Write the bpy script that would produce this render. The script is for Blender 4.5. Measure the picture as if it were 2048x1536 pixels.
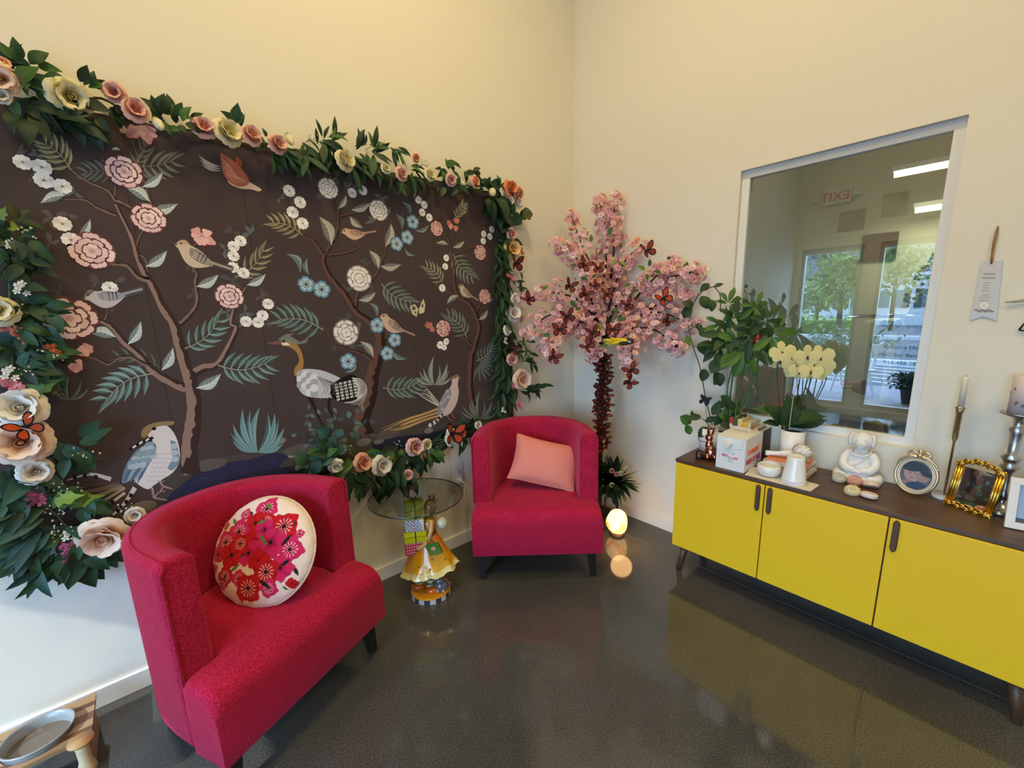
import bpy, bmesh, math, random
import numpy as np
from mathutils import Vector, Matrix, Euler
R = random.Random(7)
PI = math.pi
D2R = math.radians
for o in list(bpy.data.objects): bpy.data.objects.remove(o)
SC = bpy.context.scene
COL = SC.collection

# ---------------------------------------------------------------- camera
CM = np.array([[0.7532777, -0.65709833, -0.02818674],
               [0.15213255, 0.13238574, 0.97945378],
               [0.63986592, 0.74208881, -0.19968927]])   # right, up, forward
CF, CCX, CCY, CZ = 850.805, 1024.0, 796.338, 1.5
cam_d = bpy.data.cameras.new('camera')
cam = bpy.data.objects.new('camera', cam_d); COL.objects.link(cam)
cam_d.sensor_width = 36; cam_d.lens = CF / 2048 * 36
cam_d.shift_y = (CCY - 768) / 2048
cam_d.clip_start = .02
cam.matrix_world = Matrix(((CM[0][0], CM[1][0], -CM[2][0], 0), (CM[0][1], CM[1][1], -CM[2][1], 0),
                           (CM[0][2], CM[1][2], -CM[2][2], CZ), (0, 0, 0, 1)))
SC.camera = cam

# ---------------------------------------------------------------- world, sun, exposure
SC.view_settings.view_transform = 'Standard'; SC.view_settings.look = 'None'
SC.view_settings.gamma = 1; SC.view_settings.use_curve_mapping = False
SC.view_settings.exposure = -0.22
try:
    SC.cycles.use_denoising = True; SC.cycles.max_bounces = 10; SC.cycles.transparent_max_bounces = 16
    SC.cycles.diffuse_bounces = 5; SC.cycles.glossy_bounces = 4; SC.cycles.transmission_bounces = 6
    SC.cycles.caustics_reflective = False; SC.cycles.caustics_refractive = False
    SC.cycles.sample_clamp_indirect = 6.0
except Exception: pass
W = bpy.data.worlds.new('sky'); SC.world = W; W.use_nodes = True
wn = W.node_tree; wn.nodes.clear()
w_out = wn.nodes.new('ShaderNodeOutputWorld'); w_bg = wn.nodes.new('ShaderNodeBackground')
w_tc = wn.nodes.new('ShaderNodeTexCoord'); w_sx = wn.nodes.new('ShaderNodeSeparateXYZ'); w_rm = wn.nodes.new('ShaderNodeValToRGB')
wn.links.new(w_tc.outputs['Generated'], w_sx.inputs[0]); wn.links.new(w_sx.outputs['Z'], w_rm.inputs[0])
w_rm.color_ramp.elements[0].position = 0.0; w_rm.color_ramp.elements[0].color = (.46, .71, 1.0, 1)
w_rm.color_ramp.elements[1].position = .6; w_rm.color_ramp.elements[1].color = (.34, .58, 1.0, 1)
wn.links.new(w_rm.outputs[0], w_bg.inputs[0]); wn.links.new(w_bg.outputs[0], w_out.inputs[0])
w_bg.inputs[1].default_value = 13.5
sun_d = bpy.data.lights.new('sun', 'SUN'); sun_d.energy = 4.5; sun_d.angle = D2R(.6); sun_d.color = (1, .97, .93)
sun = bpy.data.objects.new('sun', sun_d); COL.objects.link(sun)
sun.rotation_euler = Vector((.70, .16, -.60)).to_track_quat('-Z', 'Y').to_euler()

# ---------------------------------------------------------------- helpers
def lin1(c): return c / 12.92 if c <= .04045 else ((c + .055) / 1.055) ** 2.4
def rgb(r, g=None, b=None):
    """display colour 0-255 -> linear"""
    if g is None: r, g, b = r
    return (lin1(r / 255), lin1(g / 255), lin1(b / 255))
def ray(px, py):
    c = np.array([(px - CCX) / CF, -(py - CCY) / CF, 1.0]); return CM.T @ c
def at_ax(px, py, ax, val):
    d = ray(px, py); o = np.array([0, 0, CZ]); return o + d * ((val - o[ax]) / d[ax])
def on_z(px, py, z=0.0): return at_ax(px, py, 2, z)
YW, XW = 2.184, 2.5335          # the two walls
def on_mural(px, py, y=YW): return at_ax(px, py, 1, y)
def on_win(px, py, x=XW): return at_ax(px, py, 0, x)
def at_dist(px, py, t):
    d = ray(px, py); return np.array([0, 0, CZ]) + d * t   # t = depth along the view axis

MATS = {}
def node_mat(name):
    m = bpy.data.materials.new(name); m.use_nodes = True
    return m, m.node_tree.nodes, m.node_tree.links, m.node_tree.nodes['Principled BSDF']
def mat(name, col, rough=.5, metal=0, spec=.5, sheen=0, bump=0, bscale=50, var=0, vscale=8, coat=0, sss=0, emit=None, estr=0, alpha=1, trans=0, stretch=None):
    if name in MATS: return MATS[name]
    m, N, L, b = node_mat(name)
    b.inputs['Base Color'].default_value = (*col, 1); b.inputs['Roughness'].default_value = rough
    b.inputs['Metallic'].default_value = metal; b.inputs['Specular IOR Level'].default_value = spec
    if sheen: b.inputs['Sheen Weight'].default_value = sheen; b.inputs['Sheen Roughness'].default_value = .4
    if coat: b.inputs['Coat Weight'].default_value = coat; b.inputs['Coat Roughness'].default_value = .08
    if sss: b.inputs['Subsurface Weight'].default_value = sss; b.inputs['Subsurface Radius'].default_value = (.02, .012, .008)
    if trans: b.inputs['Transmission Weight'].default_value = trans
    if emit: b.inputs['Emission Color'].default_value = (*emit, 1); b.inputs['Emission Strength'].default_value = estr
    if bump or var:
        tc = N.new('ShaderNodeTexCoord'); src = tc.outputs['Object']
        if stretch:
            mp = N.new('ShaderNodeMapping'); mp.inputs['Scale'].default_value = stretch; L.new(src, mp.inputs[0]); src = mp.outputs[0]
    if var:
        n = N.new('ShaderNodeTexNoise'); n.inputs['Scale'].default_value = vscale; n.inputs['Detail'].default_value = 5; L.new(src, n.inputs[0])
        r = N.new('ShaderNodeValToRGB'); lo = tuple(max(0, c * (1 - var)) for c in col); hi = tuple(min(1, c * (1 + var)) for c in col)
        r.color_ramp.elements[0].position = .3; r.color_ramp.elements[0].color = (*lo, 1)
        r.color_ramp.elements[1].position = .7; r.color_ramp.elements[1].color = (*hi, 1)
        L.new(n.outputs[0], r.inputs[0]); L.new(r.outputs[0], b.inputs['Base Color'])
    if bump:
        n = N.new('ShaderNodeTexNoise'); n.inputs['Scale'].default_value = bscale; n.inputs['Detail'].default_value = 3; L.new(src, n.inputs[0])
        bp = N.new('ShaderNodeBump'); bp.inputs['Strength'].default_value = bump; bp.inputs['Distance'].default_value = .004
        L.new(n.outputs[0], bp.inputs['Height']); L.new(bp.outputs[0], b.inputs['Normal'])
    MATS[name] = m; return m
def vmat(name, rough=.5, spec=.5, metal=0, sheen=0, coat=0, bump=0, bscale=80, trans=0):
    """colour comes from the mesh's own 'Col' attribute (dye, paint, petal colour)"""
    if name in MATS: return MATS[name]
    m, N, L, b = node_mat(name)
    a = N.new('ShaderNodeVertexColor'); a.layer_name = 'Col'
    L.new(a.outputs[0], b.inputs['Base Color'])
    b.inputs['Roughness'].default_value = rough; b.inputs['Specular IOR Level'].default_value = spec; b.inputs['Metallic'].default_value = metal
    if sheen: b.inputs['Sheen Weight'].default_value = sheen
    if coat: b.inputs['Coat Weight'].default_value = coat; b.inputs['Coat Roughness'].default_value = .06
    if trans:
        out = N['Material Output']; tr = N.new('ShaderNodeBsdfTranslucent'); mx = N.new('ShaderNodeMixShader'); mx.inputs[0].default_value = trans
        L.new(a.outputs[0], tr.inputs[0]); L.new(b.outputs[0], mx.inputs[1]); L.new(tr.outputs[0], mx.inputs[2]); L.new(mx.outputs[0], out.inputs[0])
    if bump:
        tc = N.new('ShaderNodeTexCoord'); n = N.new('ShaderNodeTexNoise'); n.inputs['Scale'].default_value = bscale; L.new(tc.outputs['Object'], n.inputs[0])
        bp = N.new('ShaderNodeBump'); bp.inputs['Strength'].default_value = bump; bp.inputs['Distance'].default_value = .003
        L.new(n.outputs[0], bp.inputs['Height']); L.new(bp.outputs[0], b.inputs['Normal'])
    MATS[name] = m; return m
def glass_mat(name, ior=1.5, tint=(1, 1, 1), rough=0.0):
    if name in MATS: return MATS[name]
    m, N, L, b = node_mat(name); N.remove(b); out = N['Material Output']
    fr = N.new('ShaderNodeFresnel'); fr.inputs['IOR'].default_value = ior
    tr = N.new('ShaderNodeBsdfTransparent'); tr.inputs[0].default_value = (*tint, 1)
    gl = N.new('ShaderNodeBsdfGlossy'); gl.inputs['Roughness'].default_value = rough
    gm = N.new('ShaderNodeNewGeometry'); iv = N.new('ShaderNodeMath'); iv.operation = 'SUBTRACT'; iv.inputs[0].default_value = 1; L.new(gm.outputs['Backfacing'], iv.inputs[1])
    mu = N.new('ShaderNodeMath'); mu.operation = 'MULTIPLY'; L.new(fr.outputs[0], mu.inputs[0]); L.new(iv.outputs[0], mu.inputs[1])   # one reflection per sheet, from its front face
    mx = N.new('ShaderNodeMixShader'); L.new(mu.outputs[0], mx.inputs[0]); L.new(tr.outputs[0], mx.inputs[1]); L.new(gl.outputs[0], mx.inputs[2])
    L.new(mx.outputs[0], out.inputs[0]); MATS[name] = m; return m

class MB:
    """collects faces for ONE mesh object"""
    def __init__(s): s.v = []; s.f = []; s.c = []; s.col = None; s.smooth = []; s.sm = True; s.M = None
    def add(s, vs, fs, col=None, smooth=None):
        o = len(s.v)
        for p in vs:
            s.v.append(tuple(s.M @ Vector(p)) if s.M else tuple(p))
        c = col if col is not None else (s.col or (.5, .5, .5)); sm = s.sm if smooth is None else smooth
        for f in fs: s.f.append([i + o for i in f]); s.c.append(c); s.smooth.append(sm)
        return s
    def box(s, c, d, col=None, rot=None):
        x, y, z = [k / 2 for k in d]; vs = [(-x, -y, -z), (x, -y, -z), (x, y, -z), (-x, y, -z), (-x, -y, z), (x, -y, z), (x, y, z), (-x, y, z)]
        if rot is not None: vs = [tuple(rot @ Vector(p)) for p in vs]
        vs = [(p[0] + c[0], p[1] + c[1], p[2] + c[2]) for p in vs]
        return s.add(vs, [(0, 3, 2, 1), (4, 5, 6, 7), (0, 1, 5, 4), (1, 2, 6, 5), (2, 3, 7, 6), (3, 0, 4, 7)], col, False)
    def box2(s, a, b, col=None): return s.box([(a[i] + b[i]) / 2 for i in range(3)], [abs(b[i] - a[i]) for i in range(3)], col)
    def lathe(s, prof, n=24, c=(0, 0, 0), col=None, cap=True, axis=None, smooth=True):
        """prof: list of (r, z)[, colour]"""
        vs = []; q = axis.to_track_quat('Z', 'Y') if axis is not None else None
        for p in prof:
            for k in range(n):
                a = 2 * PI * k / n; w = Vector((p[0] * math.cos(a), p[0] * math.sin(a), p[1]))
                if q is not None: w = q @ w
                vs.append((w.x + c[0], w.y + c[1], w.z + c[2]))
        for j in range(len(prof) - 1):
            cc = prof[j][2] if len(prof[j]) > 2 else col
            fs = [(j * n + k, j * n + (k + 1) % n, (j + 1) * n + (k + 1) % n, (j + 1) * n + k) for k in range(n)]
            if j == 0: s.add(vs, fs, cc, smooth); off = len(s.v) - len(vs)
            else:
                for f in fs: s.f.append([i + off for i in f]); s.c.append(cc if cc is not None else (s.col or (.5, .5, .5))); s.smooth.append(smooth)
        if cap:
            for j, rev in ((0, True), (len(prof) - 1, False)):
                if prof[j][0] > 1e-5:
                    f = [off + j * n + k for k in range(n)]
                    if rev: f = f[::-1]
                    cc = prof[min(j, len(prof) - 2)][2] if len(prof[0]) > 2 else col
                    s.f.append(f); s.c.append(cc if cc is not None else (s.col or (.5, .5, .5))); s.smooth.append(False)
        return s
    def tube(s, pts, r, n=6, col=None, cap=True, flat=1.0):
        """r: number or list per point"""
        P = [Vector(p) for p in pts]; m = len(P); rs = r if isinstance(r, (list, tuple)) else [r] * m
        up = Vector((.13, .21, .97)); vs = []
        for i in range(m):
            t = (P[min(i + 1, m - 1)] - P[max(i - 1, 0)])
            if t.length < 1e-9: t = Vector((0, 0, 1))
            t.normalize(); a = t.cross(up)
            if a.length < 1e-3: a = t.cross(Vector((1, 0, 0)))
            a.normalize(); b = t.cross(a); up = -b if b.dot(up) < 0 else b
            b = a.cross(t)
            for k in range(n):
                an = 2 * PI * k / n; w = P[i] + a * (rs[i] * math.cos(an)) + b * (rs[i] * flat * math.sin(an)); vs.append(tuple(w))
        fs = [(j * n + k, j * n + (k + 1) % n, (j + 1) * n + (k + 1) % n, (j + 1) * n + k) for j in range(m - 1) for k in range(n)]
        if cap: fs += [tuple(range(n))[::-1], tuple((m - 1) * n + k for k in range(n))]
        return s.add(vs, fs, col)
    def ball(s, c, r, nu=14, nv=9, col=None, rot=None):
        rx, ry, rz = (r, r, r) if not isinstance(r, (tuple, list)) else r
        vs = []
        for j in range(nv + 1):
            t = PI * j / nv
            for k in range(nu):
                a = 2 * PI * k / nu; w = Vector((rx * math.sin(t) * math.cos(a), ry * math.sin(t) * math.sin(a), -rz * math.cos(t)))
                if rot is not None: w = rot @ w
                vs.append((w.x + c[0], w.y + c[1], w.z + c[2]))
        fs = [(j * nu + k, j * nu + (k + 1) % nu, (j + 1) * nu + (k + 1) % nu, (j + 1) * nu + k) for j in range(nv) for k in range(nu)]
        return s.add(vs, fs, col)
    def grid(s, fn, nu, nv, col=None, closed_u=False, colfn=None):
        vs = [fn(i / (nu - (0 if closed_u else 1)), j / (nv - 1)) for j in range(nv) for i in range(nu)]
        fs = []; m = nu if closed_u else nu - 1
        for j in range(nv - 1):
            for i in range(m): fs.append((j * nu + i, j * nu + (i + 1) % nu, (j + 1) * nu + (i + 1) % nu, (j + 1) * nu + i))
        if colfn is None: return s.add(vs, fs, col)
        o = len(s.v); s.add(vs, [], None)
        for k, f in enumerate(fs):
            j, i = divmod(k, m); s.f.append([q + o for q in f]); s.c.append(colfn((i + .5) / m, (j + .5) / (nv - 1))); s.smooth.append(s.sm)
        return s
    def poly(s, pts, col=None): return s.add(pts, [tuple(range(len(pts)))], col, False)
    def prism(s, pts, dz, col=None, smooth=False):
        """pts: outline in 3d, dz: extrusion vector"""
        n = len(pts); d = Vector(dz); vs = [tuple(p) for p in pts] + [tuple(Vector(p) + d) for p in pts]
        return s.add(vs, [tuple(range(n))[::-1], tuple(range(n, 2 * n))] + [(k, (k + 1) % n, n + (k + 1) % n, n + k) for k in range(n)], col, smooth)
    def mesh(s, name, material, fix=True):
        me = bpy.data.meshes.new(name); me.from_pydata(s.v, [], s.f); me.update()
        me.polygons.foreach_set('use_smooth', s.smooth)
        ca = me.color_attributes.new('Col', 'FLOAT_COLOR', 'CORNER')
        arr = np.empty((len(me.loops), 4), np.float32); k = 0
        tot = np.array([len(f) for f in s.f]); cc = np.array([(c[0], c[1], c[2], 1) for c in s.c], np.float32)
        arr[:] = np.repeat(cc, tot, axis=0); ca.data.foreach_set('color', arr.ravel())
        if fix and len(s.f) < 30000:
            bm = bmesh.new(); bm.from_mesh(me); bmesh.ops.recalc_face_normals(bm, faces=bm.faces); bm.to_mesh(me); bm.free()
        if material: me.materials.append(material)
        return me
    def build(s, name, material, parent=None, loc=(0, 0, 0), rot=(0, 0, 0), bevel=0, sub=0, fix=True, seg=2):
        o = link(name, s.mesh(name, material, fix), parent, loc, rot)
        if bevel:
            b = o.modifiers.new('bevel', 'BEVEL'); b.width = bevel; b.segments = seg; b.limit_method = 'ANGLE'; b.angle_limit = D2R(40)
        if sub: b = o.modifiers.new('sub', 'SUBSURF'); b.levels = sub; b.render_levels = sub
        return o
def link(name, data, parent=None, loc=(0, 0, 0), rot=(0, 0, 0), scale=None):
    o = bpy.data.objects.new(name, data); COL.objects.link(o); o.location = loc; o.rotation_euler = rot
    if scale is not None: o.scale = scale if isinstance(scale, (tuple, list)) else (scale,) * 3
    if parent: o.parent = parent
    return o
def tag(o, label, cat=None, group=None, kind=None):
    if label: o['label'] = label
    if cat: o['category'] = cat
    if group: o['group'] = group
    if kind: o['kind'] = kind
    return o
def thing(name, label, cat, loc=(0, 0, 0), rz=0, group=None):
    o = link(name, None, None, loc, (0, 0, rz)); o.empty_display_size = .05
    return tag(o, label, cat, group)
def struct(o, label=None): return tag(o, label, None, None, 'structure')
def catmull(pts, n=6):
    P = [np.array(p, float) for p in pts]
    if len(P) < 3: return [tuple(P[0] + (P[-1] - P[0]) * k / n) for k in range(n + 1)]
    P = [2 * P[0] - P[1]] + P + [2 * P[-1] - P[-2]]; out = []
    for i in range(1, len(P) - 2):
        for k in range(n):
            t = k / n
            out.append(tuple(.5 * (2 * P[i] + (P[i + 1] - P[i - 1]) * t + (2 * P[i - 1] - 5 * P[i] + 4 * P[i + 1] - P[i + 2]) * t * t + (3 * P[i] - P[i - 1] - 3 * P[i + 1] + P[i + 2]) * t ** 3)))
    out.append(tuple(P[-2])); return out
def mixc(a, b, t): return tuple(a[i] + (b[i] - a[i]) * t for i in range(3))
def local(root, p): return Vector(p) - root.location
# ================================================================ the room
X0, Y0, ZC = -2.30, -3.2, 4.3
def wall_mat(name, col):
    m, N, L, b = node_mat(name); b.inputs['Roughness'].default_value = .75; b.inputs['Specular IOR Level'].default_value = .25
    tc = N.new('ShaderNodeTexCoord'); n = N.new('ShaderNodeTexNoise'); n.inputs['Scale'].default_value = 120; n.inputs['Detail'].default_value = 2
    L.new(tc.outputs['Object'], n.inputs[0]); bp = N.new('ShaderNodeBump'); bp.inputs['Strength'].default_value = .12; bp.inputs['Distance'].default_value = .003
    L.new(n.outputs[0], bp.inputs['Height']); L.new(bp.outputs[0], b.inputs['Normal'])
    b.inputs['Base Color'].default_value = (*col, 1); MATS[name] = m; return m
m_wall = wall_mat('wall_paint', (.79, .775, .69))
m_trim = mat('trim_paint', (.83, .83, .81), .4)
m_dark = mat('dark_void', (.02, .02, .02), .8)
# floor: polished dark concrete
def floor_mat():
    m, N, L, b = node_mat('polished_concrete'); tc = N.new('ShaderNodeTexCoord')
    n1 = N.new('ShaderNodeTexNoise'); n1.inputs['Scale'].default_value = 1.6; n1.inputs['Detail'].default_value = 6
    n2 = N.new('ShaderNodeTexNoise'); n2.inputs['Scale'].default_value = 190; n2.inputs['Detail'].default_value = 3
    v = N.new('ShaderNodeTexVoronoi'); v.inputs['Scale'].default_value = 210
    for n in (n1, n2, v): L.new(tc.outputs['Object'], n.inputs[0])
    r1 = N.new('ShaderNodeValToRGB'); e = r1.color_ramp.elements; e[0].position = .30; e[0].color = (.056, .056, .054, 1); e[1].position = .74; e[1].color = (.094, .094, .090, 1)
    L.new(n1.outputs[0], r1.inputs[0])
    r2 = N.new('ShaderNodeValToRGB'); e = r2.color_ramp.elements; e[0].position = .38; e[0].color = (.62, .62, .62, 1); e[1].position = .68; e[1].color = (1.5, 1.46, 1.40, 1)
    L.new(n2.outputs[0], r2.inputs[0])
    mu = N.new('ShaderNodeMix'); mu.data_type = 'RGBA'; mu.blend_type = 'MULTIPLY'; mu.inputs[0].default_value = 1
    L.new(r1.outputs[0], mu.inputs[6]); L.new(r2.outputs[0], mu.inputs[7])
    r3 = N.new('ShaderNodeValToRGB'); e = r3.color_ramp.elements; e[0].position = .0; e[0].color = (1, 1, 1, 1); e[1].position = .09; e[1].color = (0, 0, 0, 1)
    L.new(v.outputs['Distance'], r3.inputs[0])
    m2 = N.new('ShaderNodeMix'); m2.data_type = 'RGBA'; m2.inputs[7].default_value = (.30, .28, .25, 1)
    sc = N.new('ShaderNodeMath'); sc.operation = 'MULTIPLY'; sc.inputs[1].default_value = .75; L.new(r3.outputs[0], sc.inputs[0])
    L.new(sc.outputs[0], m2.inputs[0]); L.new(mu.outputs[2], m2.inputs[6]); L.new(m2.outputs[2], b.inputs['Base Color'])
    b.inputs['Roughness'].default_value = .085; b.inputs['Specular IOR Level'].default_value = .5; b.inputs['IOR'].default_value = 1.62
    return m
m_floor = floor_mat()
fl = MB().box2((X0, Y0, -.1), (XW + .01, YW + .01, 0)).build('floor', m_floor); struct(fl)
jt = MB().box2((2.278, Y0 + .02, -.002), (2.2815, YW - .02, .0008)).build('floor_joint', mat('joint_filler', (.16, .16, .16), .4), fl)
# mural wall (left), window wall (right) with its opening, back wall, storefront wall, ceiling
WY0, WY1, WZ0, WZ1 = .203, 1.032, .848, 2.193
struct(MB().box2((X0 - .15, YW, -.1), (XW + .16, YW + .15, ZC)).build('wall_left', m_wall))
def frame_faces(mb, x0, x1, y0, y1, z0, z1, oy0, oy1, oz0, oz1):
    """wall slab in x with a rectangular hole"""
    mb.box2((x0, y0, z0), (x1, oy0, z1)); mb.box2((x0, oy1, z0), (x1, y1, z1))
    mb.box2((x0, oy0, z0), (x1, oy1, oz0)); mb.box2((x0, oy0, oz1), (x1, oy1, z1)); return mb
def hole_wall(x0, x1, y0, y1, z0, z1, oy0, oy1, oz0, oz1):
    """one closed manifold slab with a hole, no inner seams"""
    mb = MB(); mb.sm = False
    A = [(y0, z0), (y1, z0), (y1, z1), (y0, z1)]; B = [(oy0, oz0), (oy1, oz0), (oy1, oz1), (oy0, oz1)]
    vs = [(x, *p) for x in (x0, x1) for p in A + B]; fs = []
    for k in range(4):
        q = (k + 1) % 4
        fs += [(k, q, 4 + q, 4 + k), (8 + k, 12 + k, 12 + q, 8 + q), (k, 8 + k, 8 + q, q), (4 + k, 4 + q, 12 + q, 12 + k)]
    mb.add(vs, fs, None, False); return mb
wr = hole_wall(XW, XW + .16, Y0, YW + .0, -.1, ZC, WY0, WY1, WZ0, WZ1).build('wall_right', m_wall); struct(wr)
struct(MB().box2((X0 - .15, Y0 - .15, -.1), (XW + .16, Y0, ZC)).build('wall_back', m_wall))
m_ceil = mat('ceiling_paint', (.62, .60, .55), .8)
struct(MB().box2((X0 - .15, Y0 - .15, ZC), (XW + .16, YW + .15, ZC + .12)).build('ceiling', m_ceil))
# baseboards
BBH, BBT = .083, .014
def baseboard(name, a, b, mb=None):
    o = MB().box2(a, b).build(name, m_trim, bevel=.003); struct(o); return o
baseboard('baseboard_left', (X0, YW - BBT, 0), (XW - BBT, YW, BBH))
baseboard('baseboard_right', (XW - BBT, Y0, 0), (XW, YW, BBH))
# window in the right wall: white frame set in the reveal, tinted reflective pane
win = link('window_1', None); win.location = (XW + .05, (WY0 + WY1) / 2, (WZ0 + WZ1) / 2); struct(win)
wy, wz, fw = (WY1 - WY0) / 2, (WZ1 - WZ0) / 2, .038
m_frame = mat('window_frame_paint', (.80, .81, .80), .35)
for nm, a, b in (('frame_rail', (-.022, -wy, wz - fw), (.022, wy, wz)), ('frame_rail', (-.022, -wy, -wz), (.022, wy, -wz + fw)),
                 ('frame_stile', (-.022, -wy, -wz + fw), (.022, -wy + fw, wz - fw)), ('frame_stile', (-.022, wy - fw, -wz + fw), (.022, wy, wz - fw))):
    MB().box2(a, b).build(nm, m_frame, win, bevel=.002)
m_pane = glass_mat('reflective_pane', 2.9, (.70, .71, .58))
MB().box2((-.004, -wy + fw - .004, -wz + fw - .004), (.004, wy - fw + .004, wz - fw + .004)).build('pane', m_pane, win)
# ---------------------------------------------------------------- storefront wall behind the camera (seen in the pane, lets the daylight in)
SO = [(-1.5, 1.22, .03, 2.25), (1.38, 2.10, .03, 2.25)]
mb = MB(); mb.sm = False
mb.box2((X0 - .15, Y0, -.1), (X0, SO[0][0], ZC)); mb.box2((X0 - .15, SO[0][1], -.1), (X0, SO[1][0], 2.25)); mb.box2((X0 - .15, SO[1][1], -.1), (X0, YW, ZC))
mb.box2((X0 - .15, SO[0][0], 2.25), (X0, SO[1][1], ZC)); mb.box2((X0 - .15, SO[0][0], -.1), (X0, SO[0][1], .03)); mb.box2((X0 - .15, SO[1][0], -.1), (X0, SO[1][1], .03))
struct(mb.build('wall_front', m_wall))
m_alu = mat('aluminium_frame', (.55, .55, .53), .4, .3)
m_clear = glass_mat('shop_glass', 1.45, (.95, .97, .96))
for k, (a, b, c, d) in enumerate(SO):
    w = link('window_%d' % (k + 2), None); w.location = (X0 - .075, (a + b) / 2, (c + d) / 2); struct(w)
    hy, hz = (b - a) / 2, (d - c) / 2
    ys = [-hy, hy] if k else [-hy, -.35, .62, hy]
    for q in range(len(ys)):
        MB().box2((-.04, ys[q] - (.0 if q == 0 else .045), -hz), (.04, ys[q] + (.0 if q == len(ys) - 1 else .045), hz)).build('frame_stile', m_alu, w)
    for q in range(len(ys) - 1):
        MB().box2((-.04, ys[q] + .045, hz - .07), (.04, ys[q + 1] - .045, hz)).build('frame_rail', m_alu, w)
        MB().box2((-.04, ys[q] + .045, -hz), (.04, ys[q + 1] - .045, -hz + .06)).build('frame_rail', m_alu, w)
        MB().box2((-.003, ys[q] + .045, -hz + .06), (.003, ys[q + 1] - .045, hz - .07)).build('pane', m_clear, w)
for k, (a, b, c, d) in enumerate(SO):   # sampling portals for the sky, they add no light of their own
    pd = bpy.data.lights.new('sky_portal', 'AREA'); pd.shape = 'RECTANGLE'; pd.size = b - a; pd.size_y = d - c
    po = link('sky_portal', pd, None, (X0 - .2, (a + b) / 2, (c + d) / 2)); po.rotation_euler = Vector((1, 0, 0)).to_track_quat('-Z', 'Z').to_euler()
    pd.cycles.is_portal = True
# ceiling fixtures of this room (warm lamps above the frame)
m_tube = mat('lamp_diffuser', (.9, .9, .9), .5, emit=(1, .84, .5), estr=2.0)
for k, (x, y, ry) in enumerate([(1.0, .9, .6), (-.6, .6, .6), (1.0, -1.4, .6)]):
    t = thing('ceiling_lamp', 'white round ceiling lamp high above the room, %s' % ['near the corner', 'near the shop front', 'at the back'][k], 'lamp', (x, y, ZC - .001))
    MB().lathe([(.0, 0), (.24, 0), (.25, -.03), (.25, -.06), (.23, -.06)], 28).build('housing', m_trim, t)
    MB().lathe([(.23, -.058), (.16, -.085), (.0, -.095)], 28, cap=False).build('diffuser', m_tube, t)
    ld = bpy.data.lights.new('lamp_glow', 'AREA'); ld.shape = 'DISK'; ld.size = .46; ld.energy = 37; ld.color = (1, .725, .30)
    lo = link('lamp_glow', ld, t, (0, 0, -.11))
# ---------------------------------------------------------------- armchairs
def fabric_mat():
    m, N, L, b = node_mat('red_chenille'); tc = N.new('ShaderNodeTexCoord')
    n1 = N.new('ShaderNodeTexNoise'); n1.inputs['Scale'].default_value = 210; n1.inputs['Detail'].default_value = 4; n1.inputs['Roughness'].default_value = .7
    n2 = N.new('ShaderNodeTexNoise'); n2.inputs['Scale'].default_value = 9; n2.inputs['Detail'].default_value = 3
    for n in (n1, n2): L.new(tc.outputs['Object'], n.inputs[0])
    r = N.new('ShaderNodeValToRGB'); e = r.color_ramp.elements
    e[0].position = .33; e[0].color = (.25, .001, .017, 1); e[1].position = .70; e[1].color = (.60, .030, .095, 1)
    L.new(n1.outputs[0], r.inputs[0])
    r2 = N.new('ShaderNodeValToRGB'); e = r2.color_ramp.elements; e[0].color = (.82, .82, .82, 1); e[1].color = (1.15, 1.15, 1.15, 1)
    L.new(n2.outputs[0], r2.inputs[0])
    mu = N.new('ShaderNodeMix'); mu.data_type = 'RGBA'; mu.blend_type = 'MULTIPLY'; mu.inputs[0].default_value = 1
    L.new(r.outputs[0], mu.inputs[6]); L.new(r2.outputs[0], mu.inputs[7]); L.new(mu.outputs[2], b.inputs['Base Color'])
    b.inputs['Roughness'].default_value = .95; b.inputs['Specular IOR Level'].default_value = .1
    b.inputs['Sheen Weight'].default_value = .6; b.inputs['Sheen Roughness'].default_value = .35; b.inputs['Sheen Tint'].default_value = (1, .25, .45, 1)
    bp = N.new('ShaderNodeBump'); bp.inputs['Strength'].default_value = .5; bp.inputs['Distance'].default_value = .004
    L.new(n1.outputs[0], bp.inputs['Height']); L.new(bp.outputs[0], b.inputs['Normal'])
    return m
m_red = fabric_mat()
m_leg = mat('black_leg', (.012, .010, .009), .35)
CW, CD, CA, ZT, ZB, ZS, TH = .722, .64, .150, .813, .17, .425, .105
def upath(off, n=61, ex=2.4):
    """plan of the barrel back, inset by off; x across, y to the rear"""
    o = []
    for k in range(n):
        t = PI * k / (n - 1); c, s = math.cos(t), math.sin(t)
        o.append(((CW / 2 - off) * math.copysign(abs(c) ** (2 / ex), c), CA + (CD - CA - off) * abs(s) ** (2 / ex)))
    return o
def resample(P, n):
    d = [0]
    for a, b in zip(P, P[1:]): d.append(d[-1] + math.hypot(b[0] - a[0], b[1] - a[1]))
    out = []; j = 0
    for k in range(n):
        t = d[-1] * k / (n - 1)
        while j < len(d) - 2 and d[j + 1] < t: j += 1
        q = (t - d[j]) / max(1e-9, d[j + 1] - d[j]); out.append((P[j][0] + (P[j + 1][0] - P[j][0]) * q, P[j][1] + (P[j + 1][1] - P[j][1]) * q))
    return out
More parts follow.
